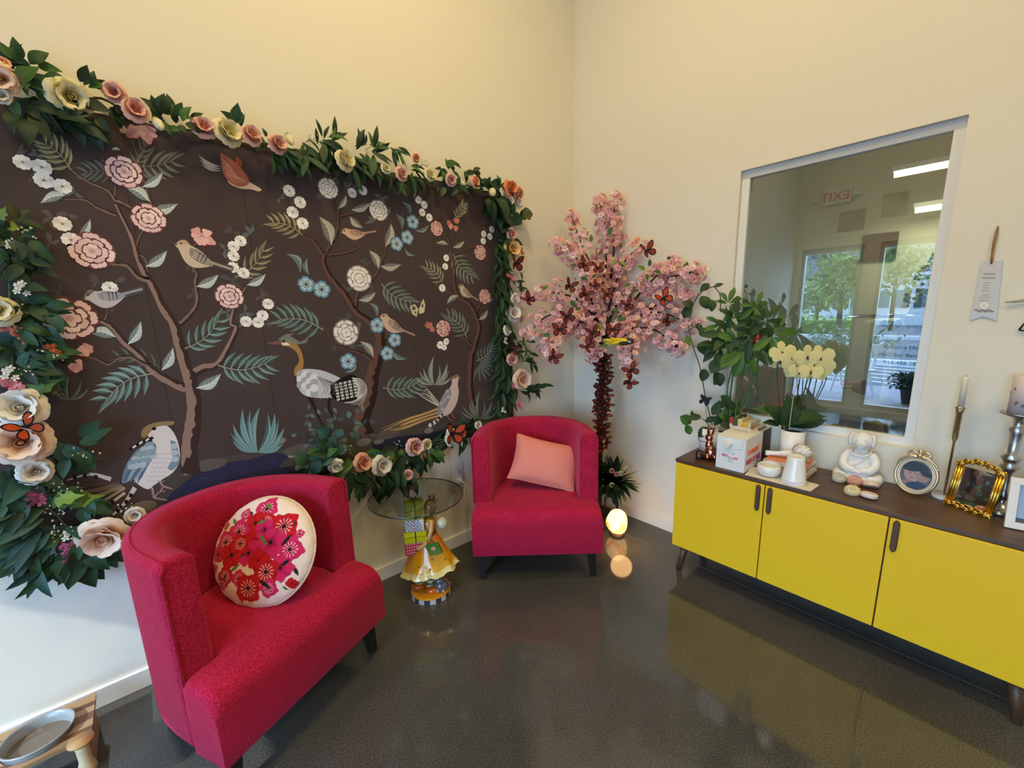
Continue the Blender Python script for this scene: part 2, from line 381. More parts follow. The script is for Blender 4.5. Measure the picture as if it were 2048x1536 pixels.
def make_chair():
    t = thing('armchair', None, 'armchair')
    n = 49; outer = resample(upath(0, 181), n); inner = resample(upath(TH, 181), n)
    r = .03; prof = [(0, ZB + .012), (0, .45), (0, ZT - r)]                     # (u across thickness 0..1, z)
    for k in range(1, 4): a = PI / 2 * k / 4; prof.append((r / TH * (1 - math.cos(a)), ZT - r + r * math.sin(a)))
    prof += [(.35, ZT + .003), (.65, ZT + .003)]
    for k in range(1, 4): a = PI / 2 * (4 - k) / 4; prof.append((1 - r / TH * (1 - math.cos(a)), ZT - r + r * math.sin(a)))
    prof += [(1, ZT - r), (1, .6), (1, .40), (1, ZB + .012)]
    mb = MB(); np_ = len(prof); vs = []
    for i in range(n):
        for (u, z) in prof:
            w = abs(i / (n - 1) - .5) * 2
            x = outer[i][0] + (inner[i][0] - outer[i][0]) * u; y = outer[i][1] + (inner[i][1] - outer[i][1]) * u
            if u > .9 and z < ZT: x *= 1; 
            vs.append((x, y, z))
    fs = [(i * np_ + k, i * np_ + (k + 1) % np_, (i + 1) * np_ + (k + 1) % np_, (i + 1) * np_ + k) for i in range(n - 1) for k in range(np_)]
    fs += [tuple(range(np_))[::-1], tuple((n - 1) * np_ + k for k in range(np_))]
    mb.add(vs, fs); mb.build('barrel_back', m_red, t, bevel=.012)
    # piping along the outer front edge of each arm and along the outside of the rim
    for s in (0, n - 1):
        x = outer[s][0]; sg = 1 if x > 0 else -1
        MB().tube([(x - sg * .006, CA - .002, ZB + .03), (x - sg * .006, CA - .002, .5), (x - sg * .006, CA - .002, ZT - .03), (x - sg * .02, CA - .002, ZT - .004)], .0045, 6).build('piping', m_red, t)
    MB().tube([(p[0] * .985, p[1] - .006 if p[1] > .4 else p[1], ZT - .002) for p in resample(upath(.016, 181), 40)], .0042, 6).build('piping', m_red, t)
    # T-shaped seat: full width in front of the arms, narrower between them
    rows = []
    rf = .075
    for k in range(7): a = PI / 2 * k / 6; rows.append((rf * (1 - math.cos(a)) , ZS - rf + rf * math.sin(a), CW / 2))
    rows += [(CA - .03, ZS + .004, CW / 2), (CA - .004, ZS + .004, CW / 2), (CA - .002, ZS + .004, CW / 2 - TH - .004)]
    for y in (.22, .3, .38, .45, CD - TH - .01):
        q = min(.999, max(0, (y - CA) / (CD - CA - TH))); rows.append((y, ZS + .012 * math.sin(PI * (y - CA) / (CD - CA)), (CW / 2 - TH - .004) * (1 - q ** 2.4) ** (1 / 2.4) + .012))
    sec = []; rs = .035
    def section(w, zt):
        P = [(-w, ZB)]; P.append((-w, (ZB + zt) / 2))
        for k in range(5): a = PI / 2 * k / 4; P.append((-w + rs * (1 - math.cos(a)), zt - rs + rs * math.sin(a)))
        P += [(-w * .5, zt + .004), (0, zt + .006), (w * .5, zt + .004)]
        for k in range(5): a = PI / 2 * (4 - k) / 4; P.append((w - rs * (1 - math.cos(a)), zt - rs + rs * math.sin(a)))
        P += [(w, (ZB + zt) / 2), (w, ZB), (0, ZB)]; return P
    vs = []; ns = len(section(.3, .4))
    for (y, zt, w) in rows:
        for (x, z) in section(w, zt): vs.append((x, y, max(ZB, z)))
    fs = [(i * ns + k, i * ns + (k + 1) % ns, (i + 1) * ns + (k + 1) % ns, (i + 1) * ns + k) for i in range(len(rows) - 1) for k in range(ns)]
    fs += [tuple(range(ns))[::-1], tuple((len(rows) - 1) * ns + k for k in range(ns))]
    MB().add(vs, fs).build('seat', m_red, t, bevel=.006)
    # dark base board and legs
    MB().prism([(p[0] * .93, p[1] * .96 + .01, ZB - .012) for p in upath(.0, 31)] + [(-CW / 2 * .93, .035, ZB - .012), (CW / 2 * .93, .035, ZB - .012)], (0, 0, .02)).build('base_board', m_dark, t)
    for sx, y in ((-1, .07), (1, .07), (-1, .48), (1, .48)):
        x = sx * (CW / 2 - .055) if y < .2 else sx * (CW / 2 - .12); dx = sx * .012; dy = -.012 if y < .2 else .03
        a, b = .026, .016; z0 = ZB - .01
        vs = [(x + i * a, y + j * a, z0) for i, j in ((-1, -1), (1, -1), (1, 1), (-1, 1))] + [(x + dx + i * b, y + dy + j * b, 0) for i, j in ((-1, -1), (1, -1), (1, 1), (-1, 1))]
        MB().add(vs, [(0, 1, 2, 3), (7, 6, 5, 4), (0, 4, 5, 1), (1, 5, 6, 2), (2, 6, 7, 3), (3, 7, 4, 0)], None, False).build('leg', m_leg, t, bevel=.003)
    return t
def copy_tree(o, parent=None):
    c = o.copy(); COL.objects.link(c); c.parent = parent
    for ch in [q for q in bpy.data.objects if q.parent == o]: copy_tree(ch, c)
    return c
def pose_chair(t, x, y, th):
    t.location = (x, y, 0); t.rotation_euler = (0, 0, th + PI / 2)   # local -Y faces th
chairA = make_chair(); pose_chair(chairA, .326, 1.518, D2R(-64.7))
chairB = copy_tree(chairA); pose_chair(chairB, 1.488, 1.544, D2R(-131.1))
tag(chairA, 'red chenille barrel armchair holding the round floral cushion', 'armchair', 'red barrel armchairs')
tag(chairB, 'red chenille barrel armchair with the salmon pillow, beside the blossom tree', 'armchair', 'red barrel armchairs')
# ---------------------------------------------------------------- sideboard
SX, SYA, SYB, SZT, SZB = 2.140, 1.112, -.252, .676, .158
m_wal = mat('walnut', (.085, .043, .022), .42, var=.35, vscale=3, stretch=(40, 3, 40))
m_yel = mat('yellow_lacquer', (.88, .56, .016), .38, bump=.03, bscale=300)
sb = thing('sideboard', 'long yellow three-door sideboard with walnut top and splayed legs', 'sideboard', (SX, (SYA + SYB) / 2, 0))
hy = (SYA - SYB) / 2; dep = XW - BBT - .006 - SX
MB().box2((.004, -hy, SZT - .018), (dep, hy, SZT)).build('top_board', m_wal, sb, bevel=.002)
MB().box2((.022, -hy, SZB + .012), (dep, hy, SZT - .018)).build('carcass', m_wal, sb)
MB().box2((.006, -hy + .001, SZB), (dep, hy - .001, SZB + .012)).build('bottom_board', m_wal, sb)
gy = [SYA - .004, .656, .206, SYB + .004]
def pill(w, h, d):
    P = []
    for sgn, zc in ((1, h / 2 - w * .75), (-1, -h / 2 + w * .75)):
        P += [(sgn * w / 2, sgn * abs(zc)), (sgn * w * .36, sgn * (abs(zc) + w * .40)), (0, sgn * h / 2), (-sgn * w * .36, sgn * (abs(zc) + w * .40)), (-sgn * w / 2, sgn * abs(zc))]
    P = [P[0], P[1], P[2], P[3], P[4]] + P[5:]
    return [(0, a, b) for a, b in P]
for k in range(3):
    ya, yb = gy[k] - .0025, gy[k + 1] + .0025; cy = (ya + yb) / 2 - (SYA + SYB) / 2
    d = MB().box2((0, -(ya - yb) / 2, SZB + .002), (.018, (ya - yb) / 2, SZT - .021)).build('door', m_yel, sb, (0, cy, 0), bevel=.002)
    hyy = [-(ya - yb) / 2 + .024, (ya - yb) / 2 - .022, (ya - yb) / 2 - .022][k]
    mb = MB(); o = pill(.021, .138, 0); n = len(o)
    ring = lambda sc, x: [(x, p[1] * sc, p[2] * (1 - (1 - sc) * .25)) for p in o]
    vs = ring(1, 0) + ring(1, -.006) + ring(.62, -.0105); fs = []
    for j in range(2): fs += [(j * n + i, j * n + (i + 1) % n, (j + 1) * n + (i + 1) % n, (j + 1) * n + i) for i in range(n)]
    fs += [tuple(range(n)), tuple(2 * n + i for i in range(n))[::-1]]
    mb.add(vs, fs, None, False); hd = mb.build('handle', m_wal, d, (-.0005, hyy, .585))
for sx, sy in ((.05, hy - .062), (.05, -hy + .062), (dep - .06, hy - .062), (dep - .06, -hy + .062)):
    dx = -.022 if sx < .2 else .02; dy = .022 if sy > 0 else -.022
    mb = MB(); mb.tube([(sx, sy, SZB + .001), (sx + dx * .5, sy + dy * .5, SZB * .5), (sx + dx, sy + dy, .0)], [.0235, .0195, .0145], 16)
    mb.build('leg', m_wal, sb)
# ================================================================ the mural: printed canvas strips on the left wall
MX0, MX1, MZ0, MZ1 = -.47, 1.885, .715, 2.215
MT = .010
m_canvas = mat('printed_canvas', rgb(74, 62, 62), .8, spec=.2, bump=.15, bscale=500, var=.10, vscale=2.5)
mural = thing('mural', 'dark brown bird-and-blossom mural on the left wall framed by garlands', 'mural', ((MX0 + MX1) / 2, YW - .0015, MZ0))
se = [MX0] + [v for v in (-.321, .051, .424, .799, 1.166, 1.538)] + [MX1]
for a, b in zip(se, se[1:]):
    MB().box2((a + .0006 - mural.location.x, -MT, 0), (b - .0006 - mural.location.x, 0, MZ1 - MZ0)).build('panel', m_canvas, mural)
class Print:
    """flat inks on the canvas; outlines are given in photo pixels and carried onto the wall plane"""
    def __init__(s): s.mb = MB(); s.mb.sm = False
    def w(s, px, py):
        p = on_mural(px, py, YW - MT); return (p[0], p[2])
    def sc(s, px, py): a = s.w(px, py - .5); b = s.w(px, py + .5); return abs(a[1] - b[1])
    def wp(s, P, col, lay):
        """wall-space polygon"""
        s.n = getattr(s, 'n', 0) + 1; y = YW - MT - .0006 - .00012 * lay - 5e-6 * (s.n % 20)
        s.mb.poly([(min(max(p[0], MX0), MX1) - mural.location.x, y - YW, min(max(p[1], MZ0), MZ1) - MZ0) for p in P], col)
    def pp(s, P, col, lay, smooth=0):
        if smooth: P = catmull(list(P) + [P[0]], smooth)[:-1]
        s.wp([s.w(*p) for p in P], rgb(col), lay)
    def disc(s, px, py, r, col, lay, n=14, wob=0, lobes=5, ph=0, ax=1.0):
        c = s.w(px, py); k = s.sc(px, py) * r
        s.wp([(c[0] + ax * k * (1 + wob * math.cos(lobes * (2 * PI * i / n) + ph)) * math.cos(2 * PI * i / n), c[1] + k * (1 + wob * math.cos(lobes * (2 * PI * i / n) + ph)) * math.sin(2 * PI * i / n)) for i in range(n)], rgb(col), lay)
    def stroke(s, pts, w0, w1, col, lay, n=5, shade=None, wob=.0):
        P = catmull(pts, n) if len(pts) > 2 else pts; m = len(P); Lf = []; Rt = []; Md = []
        for i in range(m):
            a = P[max(0, i - 1)]; b = P[min(m - 1, i + 1)]; dx, dy = b[0] - a[0], b[1] - a[1]; d = math.hypot(dx, dy) or 1
            w = (w0 + (w1 - w0) * i / (m - 1)) / 2 * (1 + wob * R.uniform(-1, 1)); nx, ny = -dy / d * w, dx / d * w
            Lf.append((P[i][0] + nx, P[i][1] + ny)); Rt.append((P[i][0] - nx, P[i][1] - ny)); Md.append((P[i][0] + nx * R.uniform(-.1, .45), P[i][1] + ny * R.uniform(-.1, .45)))
        for i in range(m - 1):
            s.pp([Lf[i], Lf[i + 1], Rt[i + 1], Rt[i]], col, lay)
            if shade: s.pp([Lf[i], Lf[i + 1], Md[i + 1], Md[i]], shade, lay + 1)
    def leaf(s, b, t, wr=.42, c1=(190, 200, 200), c2=(122, 134, 136), vein=(232, 238, 238), lay=4, edge=(84, 92, 92)):
        bx, by = b; dx, dy = t[0] - bx, t[1] - by; L = math.hypot(dx, dy); nx, ny = -dy, dx
        prof = [(0, 0), (.12, .5), (.3, .92), (.45, 1), (.65, .78), (.85, .32), (1, 0)]; prof = [(min(1, max(0, q[0])), max(0, q[1])) for q in catmull(prof, 3)]; cv = .10
        def pt(u, v): return (bx + dx * u + nx * (v * wr / 2 + cv * math.sin(PI * u)), by + dy * u + ny * (v * wr / 2 + cv * math.sin(PI * u)))
        def saw(u, v, k): return pt(u, v)
        up = [pt(u, v) for u, v in prof]; dn = [pt(u, -v) for u, v in prof]; mid = [pt(u, 0) for u, v in prof]
        s.pp(up + dn[::-1][1:-1], edge, lay)
        f = lambda u, v, q: pt(u * .96 + .015, v * q)
        s.pp([f(u, 0, 0) for u, v in prof] + [f(u, v, .86) for u, v in prof[::-1][1:-1]], c1, lay + 1)
        s.pp([f(u, 0, 0) for u, v in prof] + [f(u, -v, .86) for u, v in prof[::-1][1:-1]], c2, lay + 1)
        s.stroke([pt(-.02, 0), pt(.5, 0), pt(.93, 0)], max(1.0, L * .035), .6, vein, lay + 2, 3)
        for u in (.22, .38, .54, .70):
            h = [v for q, v in prof if q >= u][0]
            for sg in (1, -1): s.stroke([pt(u, 0), pt(u + .13, sg * h * .66)], max(.7, L * .02), .4, vein if sg > 0 else mixc(vein, c2, .4), lay + 2)
    def frond(s, b, t, n=6, ll=.34, c1=(122, 150, 144), c2=(70, 92, 90), stem=(140, 150, 136), lay=3, curve=.12, back=.15, wid=.27):
        bx, by = b; dx, dy = t[0] - bx, t[1] - by; L = math.hypot(dx, dy); nx, ny = -dy, dx
        sp = [(bx + dx * u + nx * curve * math.sin(PI * u), by + dy * u + ny * curve * math.sin(PI * u)) for u in [k / 8 for k in range(9)]]
        for k in range(n):
            u = .12 + .84 * k / (n - 1); x = bx + dx * u + nx * curve * math.sin(PI * u); y = by + dy * u + ny * curve * math.sin(PI * u)
            l = L * ll * (.72 + .5 * math.sin(PI * (.15 + u * .75)))
            for sg in (1, -1):
                an = math.atan2(dy, dx) + sg * (1.15 - .55 * u) + R.uniform(-.08, .08); ex, ey = math.cos(an), math.sin(an); px, py = -ey * sg, ex * sg
                w = l * wid; pr = [(0, 0), (.1, .30), (.2, .58), (.32, .86), (.45, 1), (.58, .93), (.7, .72), (.85, .38), (1, 0)]; cv = .28
                A = [(x + ex * l * q + px * (w * (v * .5) - cv * l * (q ** 2) * .6), y + ey * l * q + py * (w * v * .5 - cv * l * (q ** 2) * .6)) for q, v in pr]
                B = [(x + ex * l * q + px * (-w * (v * .5) - cv * l * (q ** 2) * .6), y + ey * l * q + py * (-w * v * .5 - cv * l * (q ** 2) * .6)) for q, v in pr]
                C = [((A[i][0] + B[i][0]) / 2, (A[i][1] + B[i][1]) / 2) for i in range(len(pr))]
                s.pp(A + B[::-1][1:-1], c1 if sg > 0 else mixc(c1, c2, .35), lay); s.pp(C + B[::-1][1:-1], c2, lay + 1)
                s.stroke(C, max(.8, w * .09), .4, mixc(c1, (235, 240, 230), .45), lay + 2, 2)
        s.stroke(sp, max(1.4, L * .028), 1.0, stem, lay + 2, 2)
    def daisy(s, px, py, r, col=(246, 244, 244), lay=7):
        c = s.w(px, py); k = s.sc(px, py) * r; a0 = R.uniform(0, 6)
        for i in range(5):
            a = a0 + 2 * PI * i / 5; pc = (c[0] + k * .55 * math.cos(a), c[1] + k * .55 * math.sin(a))
            ca, sa = math.cos(a), math.sin(a)
            o = [(-.5, 0), (-.25, .38), (.2, .52), (.42, .28), (.36, 0), (.42, -.28), (.2, -.52), (-.25, -.38)]; o = catmull(o + [o[0]], 2)[:-1]
            s.wp([(pc[0] + k * (q * ca - v * sa), pc[1] + k * (q * sa + v * ca)) for q, v in o], rgb(mixc(col, (190, 184, 184), .35 * (i % 2))), lay)
            s.wp([(c[0] + k * (q * ca - v * sa), c[1] + k * (q * sa + v * ca)) for q, v in [(.1, -.03), (.62, 0), (.1, .03)]], rgb(172, 166, 166), lay + 1)
        s.disc(px, py, r * .17, (150, 140, 128), lay + 2, 8)
    def sprig(s, px, py, r, n=3, col=(84, 80, 80), lay=1):
        for k in range(n):
            a = R.uniform(0, 2 * PI); s.blade((px, py), (px + r * math.cos(a), py + r * math.sin(a)), .38, col, lay)
    def blade(s, b, t, wr=.2, col=(110, 120, 118), lay=3, cv=.1, hi=None):
        bx, by = b; dx, dy = t[0] - bx, t[1] - by; nx, ny = -dy, dx; pr = [(0, .12), (.12, .40), (.25, .7), (.38, .92), (.5, 1), (.63, .9), (.75, .65), (.88, .33), (1, 0)]
        f = lambda u, v: (bx + dx * u + nx * (v * wr / 2 + cv * math.sin(PI * u)), by + dy * u + ny * (v * wr / 2 + cv * math.sin(PI * u)))
        s.pp([f(u, v) for u, v in pr] + [f(u, -v) for u, v in pr[::-1][1:]], col, lay)
        if hi: s.pp([f(u, v * .9) for u, v in pr] + [f(u, v * .15) for u, v in pr[::-1][1:]], hi, lay + 1)
    def peony(s, px, py, r, pale, mid, dark, lay=6):
        c = s.w(px, py); k = s.sc(px, py) * r
        def petal(cx, cy, a, l, w, col, ly):
            ca, sa = math.cos(a), math.sin(a); o = [(-.5, 0), (-.35, .36), (0, .5), (.3, .46), (.44, .26), (.40, .12), (.48, 0), (.40, -.14), (.44, -.28), (.28, -.46), (0, -.5), (-.35, -.36)]; o = catmull(o + [o[0]], 2)[:-1]
            s.wp([(cx + q * l * ca - v * w * sa, cy + q * l * sa + v * w * ca) for q, v in o], rgb(col), ly)
        a0 = R.uniform(0, 6)
        s.disc(px, py, r * .9, dark, lay, 16, .06, 8)
        for ring, (n, d, l, w) in enumerate([(7, .70, .62, .74), (6, .42, .56, .60), (4, .18, .46, .46)]):
            for i in range(n):
                a = a0 + ring * .4 + 2 * PI * i / n + R.uniform(-.1, .1); x, y = c[0] + k * d * math.cos(a), c[1] + k * d * math.sin(a)
                petal(x, y, a, k * l * 1.22, k * w * 1.22, mixc(dark, mid, R.random() * .25), lay + 1 + ring * 2); petal(x + math.cos(a) * k * .02, y + math.sin(a) * k * .02, a, k * l * R.uniform(.80, .98), k * w * R.uniform(.78, .98), mixc(pale, mid, R.random() * .55), lay + 2 + ring * 2)
        s.disc(px, py, r * .15, mid, lay + 8, 9, .15, 4)
    def blue(s, px, py, r, lay=8):
        c = s.w(px, py); k = s.sc(px, py) * r; a0 = R.uniform(-.3, .3) + PI / 2
        def star(q, col, ly, inn=.80):
            P = []
            for i in range(5):
                for da, rr in ((-.42, .93), (-.12, 1.0), (0, .93), (.12, 1.0), (.42, .93), (PI / 5, inn)): P.append((c[0] + k * q * rr * math.cos(a0 + 2 * PI * i / 5 + da), c[1] + k * q * rr * math.sin(a0 + 2 * PI * i / 5 + da)))
            s.wp(P, rgb(col), ly)
        star(1.12, (78, 108, 132), lay); star(.98, (128, 168, 196), lay + 1); star(.74, (186, 208, 220), lay + 2)
        for i in range(10):
            a = a0 + 2 * PI * i / 10; ca, sa = math.cos(a), math.sin(a); l = .62 if i % 2 else .5
            s.wp([(c[0] + k * (q * ca - v * sa), c[1] + k * (q * sa + v * ca)) for q, v in [(.08, -.03), (l, -.025), (l + .06, 0), (l, .05), (.08, .03)]], rgb(24, 34, 44), lay + 3)
        s.disc(px, py, r * .12, (40, 52, 60), lay + 4, 8)
    def bird(s, beak, tail, sg, c1=(204, 186, 172), c2=(150, 132, 122), c3=(92, 84, 84), lay=9, head=None):
        """small perching bird laid out from beak to tail; sg=+1 keeps the belly below"""
        bx, by = beak; dx, dy = tail[0] - bx, tail[1] - by; nx, ny = -dy * sg, dx * sg
        f = lambda P: [(bx + dx * u + nx * v, by + dy * u + ny * v) for u, v in P]
        s.pp(f([(.62, -.02), (1, -.07), (1.02, 0), (.98, .05), (.60, .10)]), c3, lay); s.pp(f([(.64, .0), (.99, -.035), (1, .0), (.64, .04)]), mixc(c1, c3, .3), lay + 1)
        s.pp(f([(.05, -.03), (.10, -.10), (.18, -.13), (.27, -.09), (.42, -.08), (.58, -.03), (.70, .04), (.62, .12), (.48, .19), (.34, .19), (.22, .12), (.13, .04), (.06, .01)]), c1, lay + 1, 3)
        s.pp(f([(.27, -.05), (.42, -.07), (.58, -.02), (.72, .05), (.60, .09), (.44, .09), (.32, .05)]), c2, lay + 2, 3)
        for k in range(3): s.pp(f([(.44 + k * .06, -.05), (.465 + k * .06, -.045), (.46 + k * .06, .08), (.44 + k * .06, .08)]), c3, lay + 3)
        for k in range(3): s.pp(f([(.36, -.02 + k * .035), (.70, .03 + k * .02), (.37, -.01 + k * .035)]), mixc(c1, (250, 250, 250), .4), lay + 4)
        s.pp(f([(.05, -.03), (.10, -.10), (.18, -.13), (.24, -.10), (.17, -.06), (.10, -.03)]), head or mixc(c1, (170, 120, 80), .4), lay + 2)
        s.pp(f([(.0, .0), (.06, -.045), (.08, .0)]), (120, 80, 70), lay + 2)
        e = f([(.125, -.055)])[0]; s.disc(e[0], e[1], 1.7, (20, 16, 16), lay + 5, 7)
        for k in (.38, .46): s.pp(f([(k, .17), (k + .02, .17), (k + .01, .28), (k - .01, .28)]), (120, 90, 84), lay)
PR = Print()
BR = ((146, 120, 112), (58, 42, 40)); BT = ((128, 104, 98), (54, 40, 38)); DK = ((104, 74, 66), (44, 30, 28))
PK = ((244, 220, 220), (212, 164, 170), (88, 46, 58)); WH = ((244, 240, 238), (216, 208, 208), (140, 132, 134)); PS = ((234, 196, 192), (206, 146, 146), (98, 52, 56))
def strokes(lst, c, lay=3):
    for pts, a, b in lst: PR.stroke(pts, a, b, c[0], lay, 5, c[1], .08)
# water, banks and stones along the foot of the mural
PR.pp([(230, 1040), (300, 985), (345, 945), (390, 935), (450, 912), (520, 905), (600, 890), (690, 880), (745, 875), (800, 862), (870, 850), (930, 838), (1010, 815), (1010, 900), (900, 900), (700, 990), (480, 1060), (200, 1085)], (74, 68, 64), 0)
PR.pp([(345, 985), (395, 945), (455, 925), (500, 918), (545, 906), (575, 912), (560, 935), (600, 950), (560, 975), (450, 985), (330, 1010)], (46, 44, 72), 1, 4)
PR.pp([(740, 885), (800, 872), (860, 866), (905, 852), (930, 850), (900, 874), (830, 890), (760, 905)], (40, 38, 58), 1, 3)
PR.pp([(450, 955), (600, 930), (700, 935), (640, 985), (470, 1010)], (42, 40, 66), 1, 3)
for x, y, w, h, c in [(287, 1013, 27, 12, (120, 116, 106)), (415, 930, 40, 12, (92, 86, 80)), (560, 882, 12, 6, (130, 124, 110)), (585, 909, 10, 6, (160, 152, 132)), (600, 899, 34, 11, (92, 88, 82)), (655, 905, 16, 8, (96, 92, 84)), (727, 884, 15, 8, (112, 104, 98)), (757, 883, 11, 5, (110, 104, 98)), (776, 868, 24, 10, (90, 82, 76)), (857, 861, 9, 6, (124, 116, 108)), (603, 934, 14, 8, (118, 120, 104)), (630, 912, 13, 9, (112, 112, 96)), (905, 835, 16, 8, (70, 58, 52))]:
    PR.pp([(x + w * math.cos(k * PI / 6), y - w * .18 * math.cos(k * PI / 6) + h * math.sin(k * PI / 6)) for k in range(12)], c, 2)
for x, y, l in [(400, 955, 26), (440, 965, 30), (500, 950, 24), (540, 925, 14), (520, 970, 26), (420, 975, 20)]: PR.stroke([(x, y), (x + l / 2, y + 2), (x + l, y - 4)], 2, .6, (74, 76, 108), 3, 3)
# ---- left tree
strokes([([(384, 948), (378, 905), (384, 860), (388, 805), (377, 745)], 36, 25), ([(380, 760), (372, 736), (358, 687), (347, 646), (328, 619), (303, 567), (290, 548), (276, 517), (262, 471), (232, 408)], 24, 7)], BR, 4)
PR.pp([(362, 945), (372, 915), (395, 915), (402, 945), (385, 950)], BR[1], 6)
strokes([([(372, 775), (353, 769), (309, 744), (279, 709), (246, 682), (224, 654), (202, 643), (180, 641)], 20, 6), ([(380, 752), (405, 736), (435, 728), (462, 684), (473, 654), (462, 646), (470, 613), (492, 575)], 16, 4)], BR, 3)
strokes([([(232, 430), (195, 415), (170, 400), (130, 398)], 7, 3), ([(232, 402), (215, 380), (180, 365), (150, 345), (135, 330)], 7, 3), ([(232, 402), (265, 420), (272, 442)], 7, 4), ([(230, 395), (232, 362)], 5, 3),
         ([(304, 412), (292, 372), (272, 300), (262, 275)], 5, 3), ([(298, 561), (276, 553), (254, 531), (224, 527), (202, 520)], 12, 5), ([(298, 553), (291, 517), (277, 507), (276, 482), (292, 455)], 5, 4),
         ([(353, 651), (369, 641), (394, 608), (391, 564), (394, 548), (380, 526)], 11, 5), ([(473, 656), (500, 646), (520, 627)], 6, 2), ([(295, 731), (260, 714), (235, 717), (216, 728), (191, 717), (164, 712), (139, 718)], 8, 2), ([(386, 494), (412, 478), (425, 465)], 5, 3), ([(210, 640), (216, 628)], 6, 4)], BT, 3)
for b, t in [((130, 390), (80, 408)), ((298, 402), (250, 375)), ((286, 374), (327, 342)), ((305, 420), (357, 407)), ((159, 474), (181, 437)), ((293, 533), (335, 500)), ((394, 573), (438, 548)), ((495, 570), (532, 547)), ((230, 673), (174, 665)), ((257, 688), (282, 641)), ((324, 740), (346, 693)), ((394, 776), (443, 746)), ((240, 300), (222, 300))]:
    PR.leaf(b, t, .44)
PR.frond((142, 340), (90, 288), 6, .46, (176, 172, 132), (104, 100, 72), (170, 164, 130), 2, .08)
PR.frond((262, 330), (344, 322), 6, .42, (128, 128, 112), (82, 78, 70), (140, 134, 116), 2, .08); PR.frond((228, 345), (172, 345), 5, .5, (96, 106, 104), (72, 78, 78), (100, 104, 100), 1, .05); PR.frond((268, 330), (290, 278), 5, .4, (110, 112, 96), (76, 74, 66), (120, 116, 100), 1)
PR.frond((369, 697), (436, 640), 6, .36); PR.frond((435, 730), (533, 726), 7, .36); PR.frond((306, 747), (212, 800), 7, .36, (132, 164, 164), (84, 108, 110)); PR.frond((470, 555), (526, 500), 6, .34, (150, 146, 116), (92, 86, 68), (150, 142, 110)); PR.frond((320, 735), (236, 715), 5, .26, (92, 96, 94), (72, 74, 74), (96, 96, 92), 1)
for x, y, r in [(35, 305, 22), (72, 312, 18), (60, 352, 16), (105, 435, 28), (135, 428, 24), (100, 486, 24), (198, 562, 22), (232, 562, 20), (465, 464, 18), (500, 468, 20), (450, 500, 18), (455, 530, 16), (522, 592, 16), (490, 625, 18), (388, 590, 16), (150, 385, 20), (462, 560, 26), (455, 625, 20), (120, 585, 22), (530, 650, 14)]:
    PR.sprig(x, y, r, 4, R.choice([(92, 88, 88), (84, 80, 82), (96, 104, 104)]))
for x, y, r in [(46, 325, 15), (84, 335, 16), (88, 361, 16), (125, 373, 15), (125, 448, 15), (142, 480, 15), (220, 576, 13), (481, 482, 11), (467, 493, 11), (467, 512, 11), (466, 535, 11), (487, 546, 11), (536, 608, 11), (525, 631, 11), (492, 643, 11), (516, 645, 11)]: PR.daisy(x, y, r)
for x, y, r in [(248, 344, 31), (297, 437, 29), (184, 502, 36), (459, 593, 25), (140, 637, 42)]: PR.peony(x, y, r, *PK)
for x, y, n, sp, q in [(272, 268, 9, 30, 13), (412, 470, 7, 24, 11), (178, 705, 5, 20, 11), (152, 730, 3, 14, 12)]:
    for k in range(n):
        a = R.uniform(0, 6.28); d = sp * math.sqrt(R.random()); cx, cy = x + d * math.cos(a), y + d * .6 * math.sin(a); c = mixc((240, 196, 194), (208, 144, 146), R.random())
        PR.disc(cx + 1, cy + 2, q * .8, (110, 60, 60), 6, 18, .2, 3, R.uniform(0, 6)); PR.disc(cx, cy, q * .72, c, 7 + k % 3, 18, .22, 3, R.uniform(0, 6))
# ---- middle tree
strokes([([(731, 872), (722, 842), (737, 797), (746, 745), (755, 715), (761, 685), (754, 655), (738, 642)], 34, 14), ([(748, 660), (738, 642), (711, 622), (687, 584), (660, 553), (648, 525), (650, 509)], 13, 9)], DK, 4)
strokes([([(646, 508), (626, 481), (605, 471)], 7, 3), ([(654, 503), (673, 468), (677, 434), (679, 400)], 8, 3), ([(679, 434), (708, 427), (742, 423)], 6, 3), ([(658, 512), (697, 505), (721, 494)], 5, 3), ([(711, 622), (718, 584), (752, 550), (766, 519), (773, 495)], 8, 3), ([(742, 560), (764, 567)], 4, 2),
         ([(746, 722), (722, 706), (692, 697), (668, 688)], 6, 3), ([(643, 655), (655, 670), (662, 684)], 4, 3), ([(760, 690), (775, 672), (790, 664)], 7, 3)], DK, 3)
for b, t in [((663, 488), (637, 432)), ((677, 417), (692, 390)), ((704, 420), (742, 405)), ((700, 434), (726, 456)), ((771, 492), (781, 446)), ((757, 536), (737, 500)), ((762, 533), (803, 528)), ((718, 601), (752, 584)), ((746, 712), (719, 682))]: PR.leaf(b, t, .42, (170, 170, 160), (118, 116, 110), (206, 202, 192))
PR.frond((605, 471), (545, 446), 6, .38, (160, 152, 120), (98, 90, 70), (160, 150, 118)); PR.frond((762, 567), (822, 604), 7, .36, (116, 128, 118), (74, 82, 76)); PR.frond((646, 660), (558, 640), 7, .36, (112, 134, 128), (70, 86, 84)); PR.frond((765, 775), (836, 765), 7, .36, (116, 132, 124), (74, 86, 82))
for b, t, c in [((600, 545), (572, 508), .25), ((618, 550), (615, 516), -.2), ((820, 430), (803, 404), .2), ((803, 458), (790, 428), .2), ((830, 461), (857, 450), .2), ((810, 498), (830, 511), .2), ((754, 632), (737, 606), .2), ((783, 700), (814, 717), .2), ((640, 765), (662, 800), .1), ((690, 745), (712, 722), .2), ((650, 780), (640, 800), .1)]: PR.blade(b, t, .30, (98, 116, 118), 5, c, (134, 152, 150))
